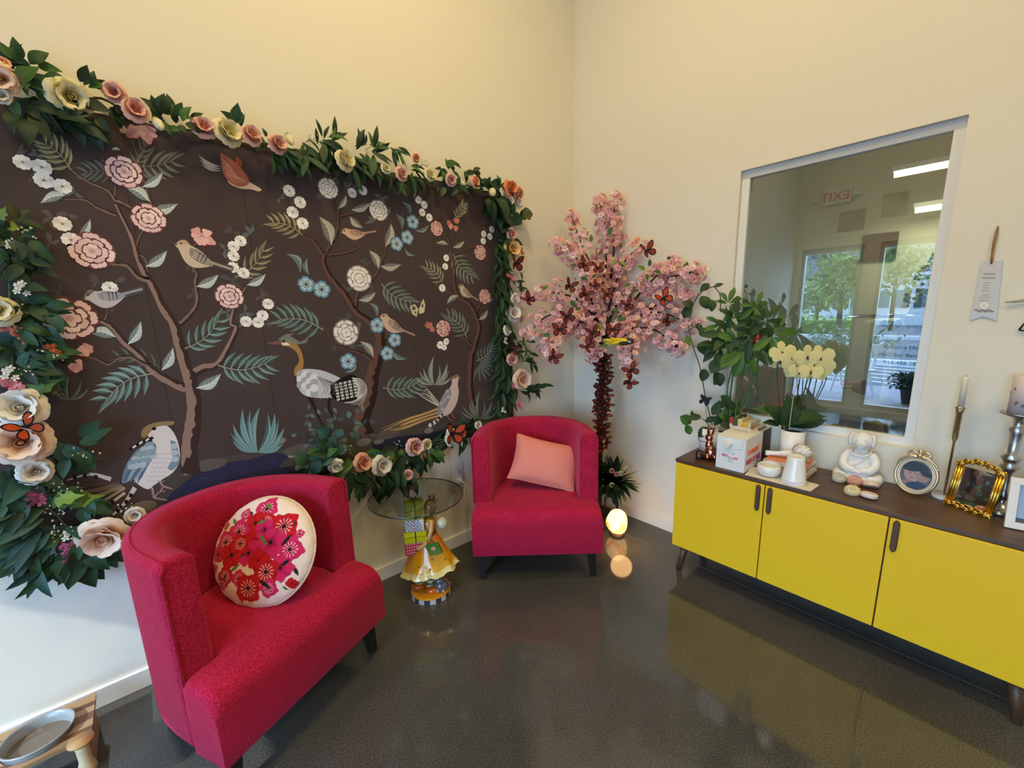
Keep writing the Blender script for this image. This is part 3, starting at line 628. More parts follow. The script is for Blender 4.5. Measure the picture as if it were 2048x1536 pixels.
for x, y, r in [(570, 372, 16), (590, 390, 14), (580, 412, 14), (560, 396, 12), (672, 355, 18), (640, 358, 18), (690, 375, 16), (715, 370, 14), (762, 395, 16), (775, 430, 16), (745, 445, 16), (728, 530, 16), (690, 575, 16), (745, 580, 14), (690, 640, 18), (672, 690, 16), (712, 690, 18), (720, 655, 14), (645, 395, 16)]: PR.sprig(x, y, r, 4, R.choice([(86, 88, 84), (78, 82, 80), (98, 104, 100)]))
for x, y, r in [(578, 382, 12), (600, 405, 12), (585, 425, 12), (605, 447, 12), (704, 386, 10), (725, 381, 10)]: PR.daisy(x, y, r)
for x, y, r in [(656, 377, 20), (757, 421, 20), (718, 557, 25), (692, 665, 25)]: PR.peony(x, y, r, *WH)
for x, y, r in [(612, 569, 16), (643, 579, 17), (825, 444, 14), (814, 475, 14), (793, 488, 14), (754, 651, 15), (789, 680, 14), (774, 707, 14), (696, 723, 16)]: PR.blue(x, y, r)
# ---- right tree
strokes([([(946, 812), (940, 769), (943, 715), (952, 685), (958, 654), (952, 630), (938, 606), (913, 587), (906, 526), (899, 485), (889, 466)], 13, 3)], DK, 4)
strokes([([(902, 478), (911, 455)], 3, 2), ([(906, 512), (923, 502), (947, 495), (964, 484)], 4, 2), ([(954, 630), (960, 608), (968, 596)], 5, 2), ([(913, 591), (885, 574), (878, 548)], 4, 2), ([(943, 690), (925, 673), (901, 670), (867, 662), (858, 650)], 5, 2)], DK, 3)
for b, t in [((895, 489), (871, 487)), ((906, 495), (929, 481)), ((916, 591), (893, 608)), ((957, 640), (975, 619)), ((972, 604), (985, 596))]: PR.leaf(b, t, .42, (166, 164, 154), (112, 110, 104), (200, 196, 186))
PR.frond((909, 436), (925, 409), 6, .42, (170, 160, 128), (100, 92, 74)); PR.frond((906, 507), (944, 552), 7, .36, (116, 126, 112), (74, 80, 72)); PR.frond((885, 567), (853, 535), 6, .4, (150, 142, 118), (92, 84, 70)); PR.frond((933, 675), (896, 633), 7, .38, (108, 120, 108), (70, 76, 70)); PR.frond((952, 722), (985, 690), 7, .38, (92, 108, 104), (62, 72, 70))
for k in range(9):
    a = -.9 + k * .36; PR.blade((962, 725), (962 + 40 * math.cos(a), 725 + 42 * math.sin(a)), .13, (84, 94, 92), 3, .05, (116, 126, 122))
for x, y, r in [(836, 398, 12), (850, 408, 12), (842, 428, 12), (985, 452, 12), (990, 470, 12), (968, 462, 10), (892, 510, 12), (885, 535, 10), (880, 690, 12), (874, 575, 10)]: PR.sprig(x, y, r, 3, (92, 86, 84))
for x, y, r in [(836, 400, 8), (848, 410, 8), (844, 425, 8), (858, 435, 8), (983, 459, 7), (967, 468, 7), (979, 473, 7), (966, 482, 7), (892, 516, 7), (890, 533, 7), (884, 576, 8), (880, 690, 8), (892, 683, 7), (888, 695, 6)]: PR.daisy(x, y, r)
for x, y, r in [(873, 457, 15), (960, 505, 15), (969, 593, 15), (886, 657, 17)]: PR.peony(x, y, r, *PS)
for x, y, n, sp in [(908, 448, 6, 11), (857, 650, 4, 9)]:
    for k in range(n): PR.disc(x + R.uniform(-sp, sp), y + R.uniform(-sp, sp), 6, mixc((226, 160, 150), (190, 110, 106), R.random()), 7 + k % 3, 8, .2, 3, R.uniform(0, 6))
# printed butterfly
for P, c in [([(819, 614), (829, 608), (836, 618), (833, 634), (824, 628)], (206, 198, 164)), ([(837, 618), (846, 597), (850, 610), (848, 625), (838, 628)], (212, 204, 172)), ([(823, 614), (829, 612), (831, 619), (825, 621)], (90, 80, 66)), ([(841, 612), (846, 606), (846, 616)], (96, 86, 70)), ([(828, 624), (832, 622), (832, 630)], (96, 86, 70))]: PR.pp(P, c, 6 if c[0] > 150 else 7)
# agaves and bushes on the bank
for cx, cy, h, cs, n in [(515, 905, 105, ((106, 146, 152), (70, 100, 106)), 13), (958, 838, 60, ((104, 112, 108), (76, 82, 80)), 9), (868, 770, 60, ((142, 150, 140), (96, 104, 98)), 9), (138, 800, 70, ((92, 100, 102), (80, 84, 86)), 5)]:
    for k in range(n):
        a = -PI / 2 + (k - (n - 1) / 2) * (2.5 / n) + R.uniform(-.06, .06); l = h * R.uniform(.62, 1) * (1.0 if abs(a + PI / 2) < .7 else .8)
        PR.blade((cx + (k - n / 2) * 1.2, cy), (cx + l * math.cos(a) * 1.0, cy + l * math.sin(a)), .14, cs[k % 2], 5, .12 * (1 if k > n / 2 else -1), mixc(cs[0], (200, 214, 210), .25))
for k in range(90):
    bx, by = R.choice([(640, 850), (660, 870), (690, 855), (700, 830), (620, 890), (650, 890), (625, 830), (680, 870), (720, 850)]); x = bx + R.gauss(0, 16); y = by + R.gauss(0, 18); a = R.uniform(0, 6.3); c = R.choice([(78, 96, 92), (104, 126, 120), (60, 74, 70), (92, 104, 96)])
    PR.blade((x, y), (x + 13 * math.cos(a), y + 13 * math.sin(a)), .55, c, 5 + k % 4, 0)
# diving bird
for k in range(3): PR.blade((441, 334 + k * 4), (396 + k * 3, 310 + k * 9), .12, (176, 166, 160), 8, -.1)
PR.pp([(473, 312), (485, 325), (481, 338), (470, 326)], (150, 78, 62), 8); PR.pp([(455, 364), (466, 372), (484, 378), (502, 379), (516, 383), (523, 380), (512, 372), (498, 364), (478, 352), (462, 352)], (224, 188, 168), 9, 3)
PR.pp([(440, 306), (444, 340), (456, 362), (478, 374), (498, 366), (488, 344), (464, 320)], (176, 98, 78), 10, 3)
for k in range(6): PR.stroke([(444 + k * 3, 316 + k * 3), (449 + k * 4, 338 + k * 2), (462 + k * 5, 356 + k)], 1.4, .8, (222, 158, 134), 12, 3)
for k in range(5): PR.stroke([(452 + k * 8, 346 + k * 3), (470 + k * 6, 368)], 1.6, .6, (226, 178, 156), 13, 3)
PR.bird((344, 487), (463, 541), 1, (206, 190, 170), (150, 138, 130), (70, 68, 70)); PR.bird((162, 599), (286, 580), 1, (196, 192, 200), (150, 150, 164), (74, 76, 86), head=(128, 108, 92)); PR.bird((679, 466), (752, 464), 1, (206, 172, 152), (170, 130, 112), (86, 66, 60)); PR.bird((914, 570), (957, 602), 1, (196, 184, 164), (140, 128, 112), (80, 72, 66)); PR.bird((755, 631), (829, 672), 1, (206, 178, 164), (160, 136, 124), (76, 66, 64))
# heron
PR.pp([(530, 687), (556, 681), (566, 684), (566, 690), (556, 690)], (122, 84, 76), 9)
PR.pp([(556, 678), (572, 668), (588, 667), (580, 672), (600, 684), (617, 676), (612, 686), (590, 690), (570, 690)], (120, 126, 122), 8); PR.pp([(562, 684), (570, 681), (582, 684), (596, 692), (604, 708), (607, 728), (602, 742), (590, 752), (588, 738), (598, 722), (592, 704), (578, 694), (564, 691)], (168, 128, 76), 9, 3); PR.pp([(562, 686), (574, 685), (580, 690), (566, 691)], (226, 220, 214), 10); PR.disc(567, 682, 2.5, (16, 14, 14), 11, 8)
PR.pp([(592, 745), (606, 738), (640, 740), (672, 752), (700, 770), (690, 792), (650, 796), (612, 792), (596, 775)], (196, 198, 206), 8, 3)
for j in range(4):
    for i in range(3 + j // 2): PR.disc(601 + j * 9, 748 + i * 11 + j * 2, 8, (226, 226, 230) if (i + j) % 2 else (170, 172, 184), 9 + j, 9)
for k in range(9): PR.stroke([(634 + k * 5, 752 + k * 2), (650 + k * 6, 776), (642 + k * 7, 790)], 1.6, .8, (104, 104, 116), 13, 2)
PR.pp([(660, 770), (690, 752), (712, 752), (730, 778), (724, 800), (700, 806), (664, 796)], (24, 22, 24), 9, 3)
for k in range(6):
    for i in range(5): PR.pp([(668 + i * 9 + k * 1, 768 + k * 6 - i * 2), (674 + i * 9 + k, 766 + k * 6 - i * 2), (675 + i * 9 + k, 770 + k * 6 - i * 2), (669 + i * 9 + k, 772 + k * 6 - i * 2)], (206, 202, 198), 11)
for k in range(8): PR.stroke([(704 + k * 2, 756 + k * 3), (722 - k * 1, 760 + k * 4), (733 - k * 3, 780 + k * 3), (722 - k * 5, 812 - k)], 2.6, 1, (214, 210, 206), 12, 4)
strokes([([(618, 790), (628, 812), (636, 830)], 9, 4), ([(636, 830), (644, 850)], 4, 3), ([(660, 795), (658, 815), (668, 836)], 7, 4)], ((52, 36, 34), (28, 20, 20)), 7)
# pheasant on the left bank (big) and on the right bank
for pts, w0, w1, c in [([(240, 967), (200, 978), (130, 990), (95, 988)], 10, 3, (120, 104, 90)), ([(245, 972), (190, 992), (120, 1006), (85, 1004)], 8, 3, (150, 134, 118)), ([(240, 965), (190, 968), (140, 972)], 6, 2, (92, 80, 74)), ([(250, 975), (200, 1004), (150, 1014)], 6, 2, (172, 158, 142)), ([(222, 958), (180, 948), (135, 960)], 9, 2, (214, 208, 206)), ([(270, 975), (250, 1005), (230, 1026)], 10, 4, (216, 212, 212)), ([(250, 985), (215, 1010), (195, 1018)], 6, 3, (206, 202, 200))]: PR.stroke(pts, w0, w1, c, 8, 5)
for x, y, a in [(150, 953, 0), (170, 950, 0), (192, 953, 0), (262, 990, .9), (253, 1003, .9), (243, 1013, .9), (236, 1020, .9), (225, 1003, .6), (210, 1010, .6)]: PR.pp([(x - 4, y - 4), (x + 4, y - 3), (x + 3, y + 4), (x - 4, y + 4)], (30, 26, 28), 10)
PR.pp([(306, 853), (325, 849), (340, 856), (352, 874), (359, 900), (358, 925), (345, 945), (325, 958), (308, 970), (295, 978), (276, 968), (268, 955), (282, 930), (300, 905), (305, 880), (296, 872), (297, 862)], (222, 216, 218), 9, 4)
PR.pp([(282, 872), (284, 860), (296, 850), (315, 844), (346, 842), (344, 850), (318, 852), (302, 862), (290, 876)], (150, 128, 92), 12, 3); PR.disc(308, 857, 3.4, (18, 14, 14), 13, 9)
PR.pp([(303, 882), (312, 890), (310, 905), (300, 925), (286, 945), (268, 957), (244, 966), (250, 935), (268, 905), (285, 892)], (112, 134, 156), 11, 4)
for j in range(5):
    for i in range(4 if j < 3 else 3): PR.disc(298 - j * 9 + i * 2.5 - (i * j) * .4, 890 + j * 11 + i * 7 - j * 2, 7 - j * .3, (174, 192, 206) if (i + j) % 2 else (140, 162, 180), 12 + (i + j) % 3, 10)
for k in range(5): PR.blade((282 + k * 3, 922 + k * 3), (246 + k * 7, 964 + k * 1), .16, ((90, 112, 136), (150, 170, 186))[k % 2], 13, .05)
PR.pp([(340, 880), (352, 885), (358, 910), (358, 926), (345, 940), (335, 935), (345, 915)], (120, 144, 164), 11, 3)
for k in range(3): PR.disc(348 + k * 1, 892 + k * 13, 6, (176, 194, 206), 12, 9)
for x, y in [(262, 895), (275, 886), (288, 880), (300, 876)]: PR.pp([(x - 5, y + 2), (x + 4, y - 4), (x + 8, y), (x - 2, y + 7)], (30, 26, 28), 12); 
for x, y in [(268, 892), (281, 884), (294, 878)]: PR.pp([(x - 4, y + 2), (x + 3, y - 3), (x + 5, y), (x - 1, y + 5)], (226, 222, 222), 13)
for k in range(7):
    for i in range(4): PR.stroke([(312 + i * 9 - k * 3, 905 + k * 9), (316 + i * 9 - k * 3, 909 + k * 9), (321 + i * 9 - k * 3, 906 + k * 9)], 1.0, .6, (176, 166, 176), 11, 2)
strokes([([(303, 975), (306, 990), (310, 996), (334, 1000)], 7, 3), ([(310, 994), (318, 984), (330, 982)], 4, 2), ([(318, 960), (326, 972), (345, 978)], 6, 3), ([(326, 972), (318, 986)], 4, 2)], ((182, 150, 150), (120, 92, 92)), 8)
for k in range(9): PR.stroke([(880, 815 + k * 2.4), (850, 826 + k * 2), (810, 838 + k * 2.5), (760 + (k * 7) % 30, 858 + (k % 3) * 3)], 4.4, .8, ((168, 130, 78), (206, 178, 128), (120, 88, 54))[k % 3], 8 + k % 3, 5)
for k in range(5): PR.stroke([(878, 812 - k), (855, 800 - k * 5), (832 + k * 4, 785 + k * 3 - k * k)], 3.2, .8, ((206, 200, 190), (140, 146, 138))[k % 2], 9, 4)
for x, y in [(880, 832), (874, 839), (868, 845), (860, 850)]: PR.disc(x, y, 4.5, (214, 206, 200), 10, 8); PR.disc(x + 4, y - 3, 2.6, (30, 26, 26), 11, 8)
PR.pp([(903, 758), (911, 752), (917, 756), (915, 768), (917, 785), (912, 808), (900, 826), (886, 832), (876, 826), (880, 808), (892, 786), (902, 770)], (206, 186, 184), 11, 3); PR.pp([(900, 762), (904, 753), (913, 748), (917, 752), (908, 756)], (146, 118, 80), 13); PR.pp([(917, 753), (922, 755), (917, 757)], (150, 120, 100), 13); PR.disc(911, 755, 1.6, (20, 16, 16), 14, 7)
PR.pp([(898, 776), (902, 786), (896, 806), (884, 824), (872, 832), (878, 806), (888, 786)], (140, 140, 146), 12, 3)
for j in range(3):
    for i in range(3): PR.disc(894 - j * 6 + i, 783 + j * 12 + i * 5, 4.4, ((182, 182, 188), (150, 150, 158))[(i + j) % 2], 13 + (i + j) % 2, 8)
strokes([([(893, 828), (897, 838), (906, 842)], 4, 2), ([(900, 825), (906, 834), (912, 836)], 4, 2)], ((150, 104, 92), (90, 60, 54)), 9)
PR.mb.build('print', vmat('mural_ink', .75, .2), mural, fix=False)
# ================================================================ the room beyond the pane
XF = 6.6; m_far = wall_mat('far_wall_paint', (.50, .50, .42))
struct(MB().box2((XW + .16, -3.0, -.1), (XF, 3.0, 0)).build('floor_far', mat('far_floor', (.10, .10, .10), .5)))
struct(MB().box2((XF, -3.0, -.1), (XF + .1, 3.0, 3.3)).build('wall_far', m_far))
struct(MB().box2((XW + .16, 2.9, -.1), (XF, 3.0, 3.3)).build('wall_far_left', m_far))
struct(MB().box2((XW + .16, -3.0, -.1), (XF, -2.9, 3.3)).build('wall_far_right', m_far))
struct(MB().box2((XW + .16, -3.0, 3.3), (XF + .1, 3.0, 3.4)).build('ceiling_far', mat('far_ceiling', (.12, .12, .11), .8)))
m_tube2 = mat('tube_light', (1, 1, 1), .5, emit=(1, .98, .93), estr=9)
for k, (a, b, x) in enumerate([((1786, 350), (1910, 325), 5.6), ((1828, 420), (1896, 412), 6.2)]):
    p, q = at_ax(*a, 0, x), at_ax(*b, 0, x); z = (p[2] + q[2]) / 2
    t = thing('tube_lamp', ['longer', 'shorter'][k] + ' white tube lamp hanging in the room behind the pane', 'lamp', (x, (p[1] + q[1]) / 2, z)); h = abs(p[1] - q[1]) / 2
    MB().box2((-.05, -h, .02), (.05, h, .06)).build('housing', m_trim, t); MB().tube([(0, -h + .01, 0), (0, h - .01, 0)], .03, 10).build('tube', m_tube2, t)
    for s in (-1, 1): MB().tube([(0, s * h * .7, .06), (0, s * h * .7, 3.3 - z)], .004, 5).build('hanger', m_alu, t)
    ld = bpy.data.lights.new('tube_glow', 'AREA'); ld.shape = 'RECTANGLE'; ld.size = .1; ld.size_y = h * 2; ld.energy = 12; ld.color = (1, .97, .9); link('tube_glow', ld, t, (0, 0, -.04))
def far_frame(name, label, cat, a, b, col, x=XF, bd=.02, bcol=(.03, .03, .03)):
    p, q = at_ax(*a, 0, x), at_ax(*b, 0, x); y0, y1 = sorted((p[1], q[1])); z0, z1 = sorted((p[2], q[2]))
    t = thing(name, label, cat, (x - .002, (y0 + y1) / 2, z0)); w = (y1 - y0) / 2; h = z1 - z0
    MB().box2((-.012, -w, 0), (0, w, h)).build('picture', mat('far_picture_%d' % len(MATS), col, .5, var=.6, vscale=6), t)
    for u, v in (((-w - bd, 0), (-w, h)), ((w, 0), (w + bd, h)), ((-w - bd, -bd), (w + bd, 0)), ((-w - bd, h), (w + bd, h + bd))):
        MB().box2((-.025, u[0], u[1]), (0, v[0], v[1])).build('frame', mat('far_frame_%s' % str(bcol), bcol, .4), t)
far_frame('framed_picture', 'dark framed picture seen through the pane above the doorway', 'picture', (1732, 474), (1787, 516), (.05, .02, .015))
far_frame('framed_picture', 'small brown framed picture seen through the pane', 'picture', (1682, 426), (1726, 458), (.16, .14, .10), bcol=(.2, .18, .14), bd=.008)
far_frame('framed_picture', 'grey framed picture seen through the pane under the tube lamp', 'picture', (1770, 390), (1812, 428), (.25, .26, .22), bcol=(.3, .3, .25), bd=.008)
t = thing('ceiling_lamp', 'unseen round lamp added overhead to light the person behind the pane', 'lamp', (3.4, -.7, 3.299)); MB().lathe([(.0, 0), (.18, 0), (.18, -.04), (.17, -.05)], 24, cap=False).build('housing', m_trim, t); MB().lathe([(.17, -.048), (.10, -.065), (0, -.07)], 24, cap=False).build('diffuser', m_tube2, t)  # added lamp, out of sight, brightens the front of the sitting person
ld = bpy.data.lights.new('lamp_glow', 'AREA'); ld.shape = 'DISK'; ld.size = .3; ld.energy = 14; ld.color = (1, .95, .85); link('lamp_glow', ld, t, (0, 0, -.08))
# grooming arm on a table
gx = 3.75; p = at_ax(1790, 642, 0, gx); z1 = p[2]
t = thing('grooming_post', 'white post with chrome cross bar and two black knobs behind the pane', 'stand', (gx, p[1], .80))
MB().tube([(0, 0, 0), (0, 0, z1 - .80)], .022, 10).build('post', m_trim, t)
zb = at_ax(1800, 632, 0, gx)[2] - .80; MB().tube([(0, .38, zb), (0, -.22, zb)], .011, 8).build('cross_bar', mat('chrome', (.7, .7, .7), .12, 1), t)
for yy in (.03, -.04): MB().ball((-.02, yy + .02, z1 - .80 - .015), .022).build('knob', m_dark, t)
MB().tube(catmull([(-.02, .03, z1 - .83), (-.03, .10, z1 - .95), (-.03, .06, z1 - 1.08)], 5), .005, 5).build('loop', m_dark, t)
t = thing('grooming_table', 'grey table under the grooming arm in the far room', 'table', (gx - .13, p[1], 0))
MB().box2((-.3, -.6, .76), (.3, .6, .80)).build('top', mat('table_grey', (.3, .3, .3), .5), t, bevel=.01)
for sx in (-.26, .26):
    for sy in (-.55, .55): MB().tube([(sx, sy, 0), (sx, sy, .76)], .02, 8).build('leg', m_alu, t)
# yellow flower arrangement on a shelf
fx = 5.2; p = at_ax(1838, 640, 0, fx)
t = thing('wall_shelf', 'narrow white shelf carrying the yellow flowers in the far room', 'shelf', (XF - .002, p[1], p[2])); MB().box2((-1.55, -.35, -.02), (0, .35, 0)).build('board', m_trim, t); MB().box2((-.2, -.02, -.2), (0, .02, -.02)).build('bracket', m_alu, t); MB().box2((-1.5, -.02, -.2 - p[2] + .2), (-1.46, .02, -.02)).build('post', m_alu, t)
t = thing('flower_arrangement', 'tall arrangement of yellow and blue flowers behind the pane', 'flowers', (fx, p[1], p[2]))
MB().lathe([(.05, 0), (.08, .06), (.07, .12), (.06, .14)], 14).build('vase', mat('dark_vase', (.03, .05, .06), .3), t)
mb = MB()
for k in range(240):
    a = R.uniform(0, 6.28); r = R.uniform(.03, .16); z = .12 + R.random() * .42; c = R.choice([(.75, .55, .03), (.75, .55, .03), (.8, .7, .2), (.05, .10, .04), (.1, .25, .32), (.35, .12, .02)])
    x, y = r * math.cos(a), r * math.sin(a) - (z - .12) * .35; mb.ball((x, y, z), R.uniform(.010, .024), 6, 4, c)
o = mb.build('blooms', vmat('petal_plain', .7), t, fix=False); o['kind'] = 'stuff'
# person at the table, seen in the edge of the pane
def skin_body(name, J, E, parent, material, sub=2, loc=(0, 0, 0)):
    me = bpy.data.meshes.new(name); me.from_pydata([j[0] for j in J], E, []); o = link(name, me, parent, loc)
    m = o.modifiers.new('skin', 'SKIN'); sv = me.skin_vertices[0].data
    for i, j in enumerate(J): sv[i].radius = (j[1], j[2] if len(j) > 2 else j[1])
    sv[0].use_root = True
    s = o.modifiers.new('sub', 'SUBSURF'); s.levels = sub; s.render_levels = sub
    for p in me.polygons: p.use_smooth = True
    me.materials.append(material); m.use_smooth_shade = True; return o
hp = at_ax(1842, 655, 0, 4.25)
t = thing('person', 'person with dark pulled-back hair and dark top sitting behind the pane', 'person', (4.25, hp[1], 0)); hz = hp[2]
m_skin = mat('skin', (.55, .30, .20), .55); m_top = mat('dark_top', (.02, .022, .03), .8); m_hair = mat('dark_hair', (.012, .009, .008), .5)
J = [((0, 0, hz - .72), .15, .12), ((0, 0, hz - .5), .14, .11), ((0, .01, hz - .30), .17, .11), ((0, .02, hz - .20), .08, .07), ((0, .03, hz - .12), .05),
     ((.17, .0, hz - .27), .062), ((.21, .12, hz - .48), .045), ((.12, .33, hz - .46), .032), ((-.17, .0, hz - .27), .062), ((-.21, .12, hz - .48), .045), ((-.12, .33, hz - .46), .032),
     ((.10, .12, hz - .76), .085), ((.12, .45, hz - .78), .06), ((.12, .45, .08), .042), ((.12, .56, .035), .035), ((-.10, .12, hz - .76), .085), ((-.12, .45, hz - .78), .06), ((-.12, .45, .08), .042), ((-.12, .56, .035), .035)]
skin_body('body', J, [(0, 1), (1, 2), (2, 3), (3, 4), (2, 5), (5, 6), (6, 7), (2, 8), (8, 9), (9, 10), (0, 11), (11, 12), (12, 13), (13, 14), (0, 15), (15, 16), (16, 17), (17, 18)], t, m_top)
mb = MB()
def headpt(u, v):
    a = u * 2 * PI; b = PI * v; r = .088 * math.sin(b); x, y, z = r * .86 * math.cos(a), r * 1.08 * math.sin(a), -.118 * math.cos(b)
    if y > 0 and z < 0: y *= 1 + z * 1.2; x *= 1 + z * 2.0
    if abs(x) < .025 and y > .06 and -.045 < z < .01: y += .022
    return (x, y, z)
mb.grid(headpt, 28, 20, closed_u=True); hd = mb.build('head', m_skin, t, (0, .04, hz))
for s in (-1, 1):
    MB().ball((s * .030, .078, .008), (.013, .008, .008), 8, 6, (.02, .015, .01)).build('eye', m_hair, hd); MB().ball((s * .075, -.005, -.01), (.010, .02, .03), 8, 6).build('ear', m_skin, hd)
MB().ball((0, .080, -.055), (.024, .008, .008), 8, 6).build('mouth', mat('lips', (.3, .08, .07), .5), hd)
MB().ball((0, -.018, .028), (.088, .095, .102), 16, 10).ball((0, -.10, .09), .045, 10, 7).build('hair', m_hair, hd)
for s in (-1, 1):
    mb = MB(); mb.ball((0, 0, 0), (.03, .045, .014), 10, 6)
    for k in range(4): mb.tube(catmull([(-.022 + k * .015, .03, 0), (-.024 + k * .016, .065 + .008 * (k in (1, 2)), -.004), (-.024 + k * .016, .09 + .008 * (k in (1, 2)), -.02)], 3), [.008] * 6 + [.005], 6)
    mb.tube([(s * -.026, -.01, 0), (s * -.045, .02, -.004), (s * -.045, .045, -.012)], [.010, .008, .006], 6); mb.build('hand', m_skin, t, (s * .12, .37, hz - .46))
st = thing('stool', 'round black stool under the sitting person', 'stool', (4.25, hp[1], 0)); MB().lathe([(.17, hz - .90), (.18, hz - .88), (.17, hz - .855)], 20).build('seat', m_dark, st); MB().tube([(0, 0, .02), (0, 0, hz - .9)], .03, 8).build('post', m_alu, st); MB().lathe([(.2, 0), (.2, .02), (.03, .03)], 20).build('foot', m_dark, st)
# ================================================================ the street outside, mirrored in the pane
XP = XW + .05
def mir(px, py, x): return at_ax(px, py, 0, 2 * XP - x) * np.array([0, 1, 1]) + np.array([x, 0, 0])
m_asph = mat('asphalt', (.16, .17, .19), .85, var=.2, vscale=3); m_pav = mat('pavers', (.34, .33, .36), .8, var=.15, vscale=5); m_line = mat('road_paint', (.85, .86, .88), .7)
gz = -.12
gnd = struct(MB().box2((-60, -40, gz - .3), (-4.9, 45, gz)).build('ground', m_asph))
struct(MB().box2((-4.9, -40, gz - .3), (X0 - .15, 45, -.02)).build('sidewalk', m_pav))
def gpt(px, py):
    d = ray(px, py); o = np.array([0, 0, CZ]); q = o + d * ((gz - CZ) / d[2]); return (2 * XP - q[0], q[1])
lot = gnd
A, B = gpt(1600, 765), gpt(1725, 722)
for k in range(9):
    t0 = k / 8; x, y = A[0] + (B[0] - A[0]) * t0, A[1] + (B[1] - A[1]) * t0; MB().add([(x, y, gz + .004), (x + .10, y, gz + .004), (x + .55, y - 2.6, gz + .004), (x + .43, y - 2.6, gz + .004)], [(0, 1, 2, 3)]).build('stripe', m_line, lot)
MB().add([(A[0], A[1], gz + .005), (B[0], B[1], gz + .005), (B[0] - .1, B[1] + .12, gz + .005), (A[0] - .1, A[1] + .12, gz + .005)], [(0, 1, 2, 3)]).build('stripe', m_line, lot)
struct(MB().box2((-9.4, -12, gz), (-9.15, 20, gz + .13)).build('kerb_near', mat('kerb_concrete', (.7, .72, .74), .8)))
struct(MB().box2((-19.3, -25, gz), (-18.8, 30, gz + .15)).build('kerb_far', mat('kerb_concrete', (.7, .72, .74), .8)))
def leafy(n, fn, size, cols, name, parent, kind='stuff'):
    mb = MB()
    for k in range(n):
        p = fn(); a = Euler((R.uniform(-1.2, 1.2), R.uniform(-1.2, 1.2), R.uniform(0, 6.28))).to_matrix(); s = size * R.uniform(.6, 1.3)
        mb.add([tuple(Vector(p) + a @ Vector(q)) for q in ((-s, 0, 0), (0, -s * .4, s * .1), (s, 0, 0), (0, s * .4, s * .1))], [(0, 1, 2, 3)], R.choice(cols), False)
    o = mb.build(name, vmat('outdoor_leaf', .7, trans=.3), parent, fix=False); o['kind'] = kind; return o
h0, h1 = mir(1560, 667, -20.5), mir(1725, 667, -20.5)
t = thing('hedge', 'bright yellow-green clipped hedge across the road', 'hedge', (-20.5, h1[1] + 9, gz))
MB().box2((-.5, -9, .1), (.5, 9, .75)).build('body', mat('hedge_dark', (.05, .12, .02), .9), t, bevel=.1)
leafy(1500, lambda: (R.uniform(-.6, .6), R.uniform(-9, 9), R.uniform(.1, .95)), .14, [(.35, .55, .04), (.5, .6, .06), (.2, .4, .03)], 'foliage', t)
for k, (px, py, x, rr) in enumerate([(1660, 700, -11.2, .5), (1725, 698, -12.6, .5)]):
    q = mir(px, py, x); t = thing('shrub', ['grey-green shrub at the near end of the kerb bed in the mirrored street', 'grey-green shrub at the far end of the kerb bed in the mirrored street'][k], 'shrub', (x, q[1], gz))
    MB().tube([(0, 0, 0), (0, 0, .3)], .04, 6).build('stem', m_wal, t); leafy(350, lambda: (R.gauss(0, rr * .5), R.gauss(0, rr * .7), .12 + abs(R.gauss(0, .28))), .10, [(.16, .22, .12), (.24, .30, .20), (.12, .16, .10)], 'foliage', t)
def tree(px, py, x, cr, chh, label, cols, n=900):
    q = mir(px, py, x); t = thing('street_tree', label, 'tree', (x, q[1], gz)); z = q[2] - gz
    MB().tube([(0, 0, 0), (.05, .05, z * .6), (0, 0, z)], [.12, .09, .05], 8).build('trunk', m_wal, t)
    leafy(n, lambda: (R.gauss(0, cr * .45), R.gauss(0, cr * .45), z + R.gauss(0, chh * .45)), .20, cols, 'foliage', t)
G1 = [(.16, .24, .05), (.26, .34, .09), (.34, .40, .14), (.1, .16, .04)]
tree(1692, 548, -17, 1.25, 1.5, 'leafy green street tree in the middle of the mirrored street', G1, 700); tree(1640, 590, -25, 1.0, 1.1, 'small thin street tree before the pale house', G1, 420); tree(1800, 525, -26, 1.6, 1.6, 'wide street tree at the end of the mirrored street', G1, 900); tree(1575, 640, -24, 1.0, .8, 'low young tree before the end of the pale house', G1, 300)
# pale house
bx = -33; q0, q1 = mir(1545, 620, bx), mir(1775, 620, bx); zt = mir(1600, 560, bx)[2]; y0, y1 = q1[1] - 6, q0[1] + 3
t = thing('house', 'pale two-storey house with grey roof across the mirrored street', 'house', (bx, (y0 + y1) / 2, gz)); hw = (y1 - y0) / 2; H = zt - gz
MB().box2((-6, -hw, 0), (0, hw, H)).build('wall', mat('house_wall', (.74, .73, .72), .8), t)
mb = MB(); mb.add([(.5, -hw - .4, H), (.5, hw + .4, H), (-3, hw + .4, H + 2.2), (-3, -hw - .4, H + 2.2), (-6.5, -hw - .4, H), (-6.5, hw + .4, H)], [(0, 1, 2, 3), (3, 2, 5, 4), (0, 3, 4), (1, 5, 2)], None, False); mb.build('roof', mat('roof_grey', (.13, .13, .14), .8), t); MB().box2((-.02, -hw - .3, H - .18), (.5, hw + .3, H)).build('eaves', m_trim, t)
for yy in np.linspace(-hw + 1.6, hw - 1.4, 7):
    for zz in (H - 1.6, H - 4.4):
        w = MB().box2((.0, -.62, -.55), (.05, .62, .55)).build('window', mat('house_pane', (.10, .18, .22), .1), t, (.0, yy, zz))
        for s in (-1, 1): MB().box2((.0, s * .80 - .17, -.6), (.06, s * .80 + .17, .6)).build('shutter', mat('shutter_green', (.04, .07, .07), .6), w)
        MB().box2((.04, -.03, -.55), (.07, .03, .55)).build('glazing_bar', m_trim, w)
MB().box2((-5, hw * .1, H + .4), (-2, hw * .1 + 2.4, H + 2.9)).build('dormer', mat('dormer_dark', (.04, .04, .045), .7), t)
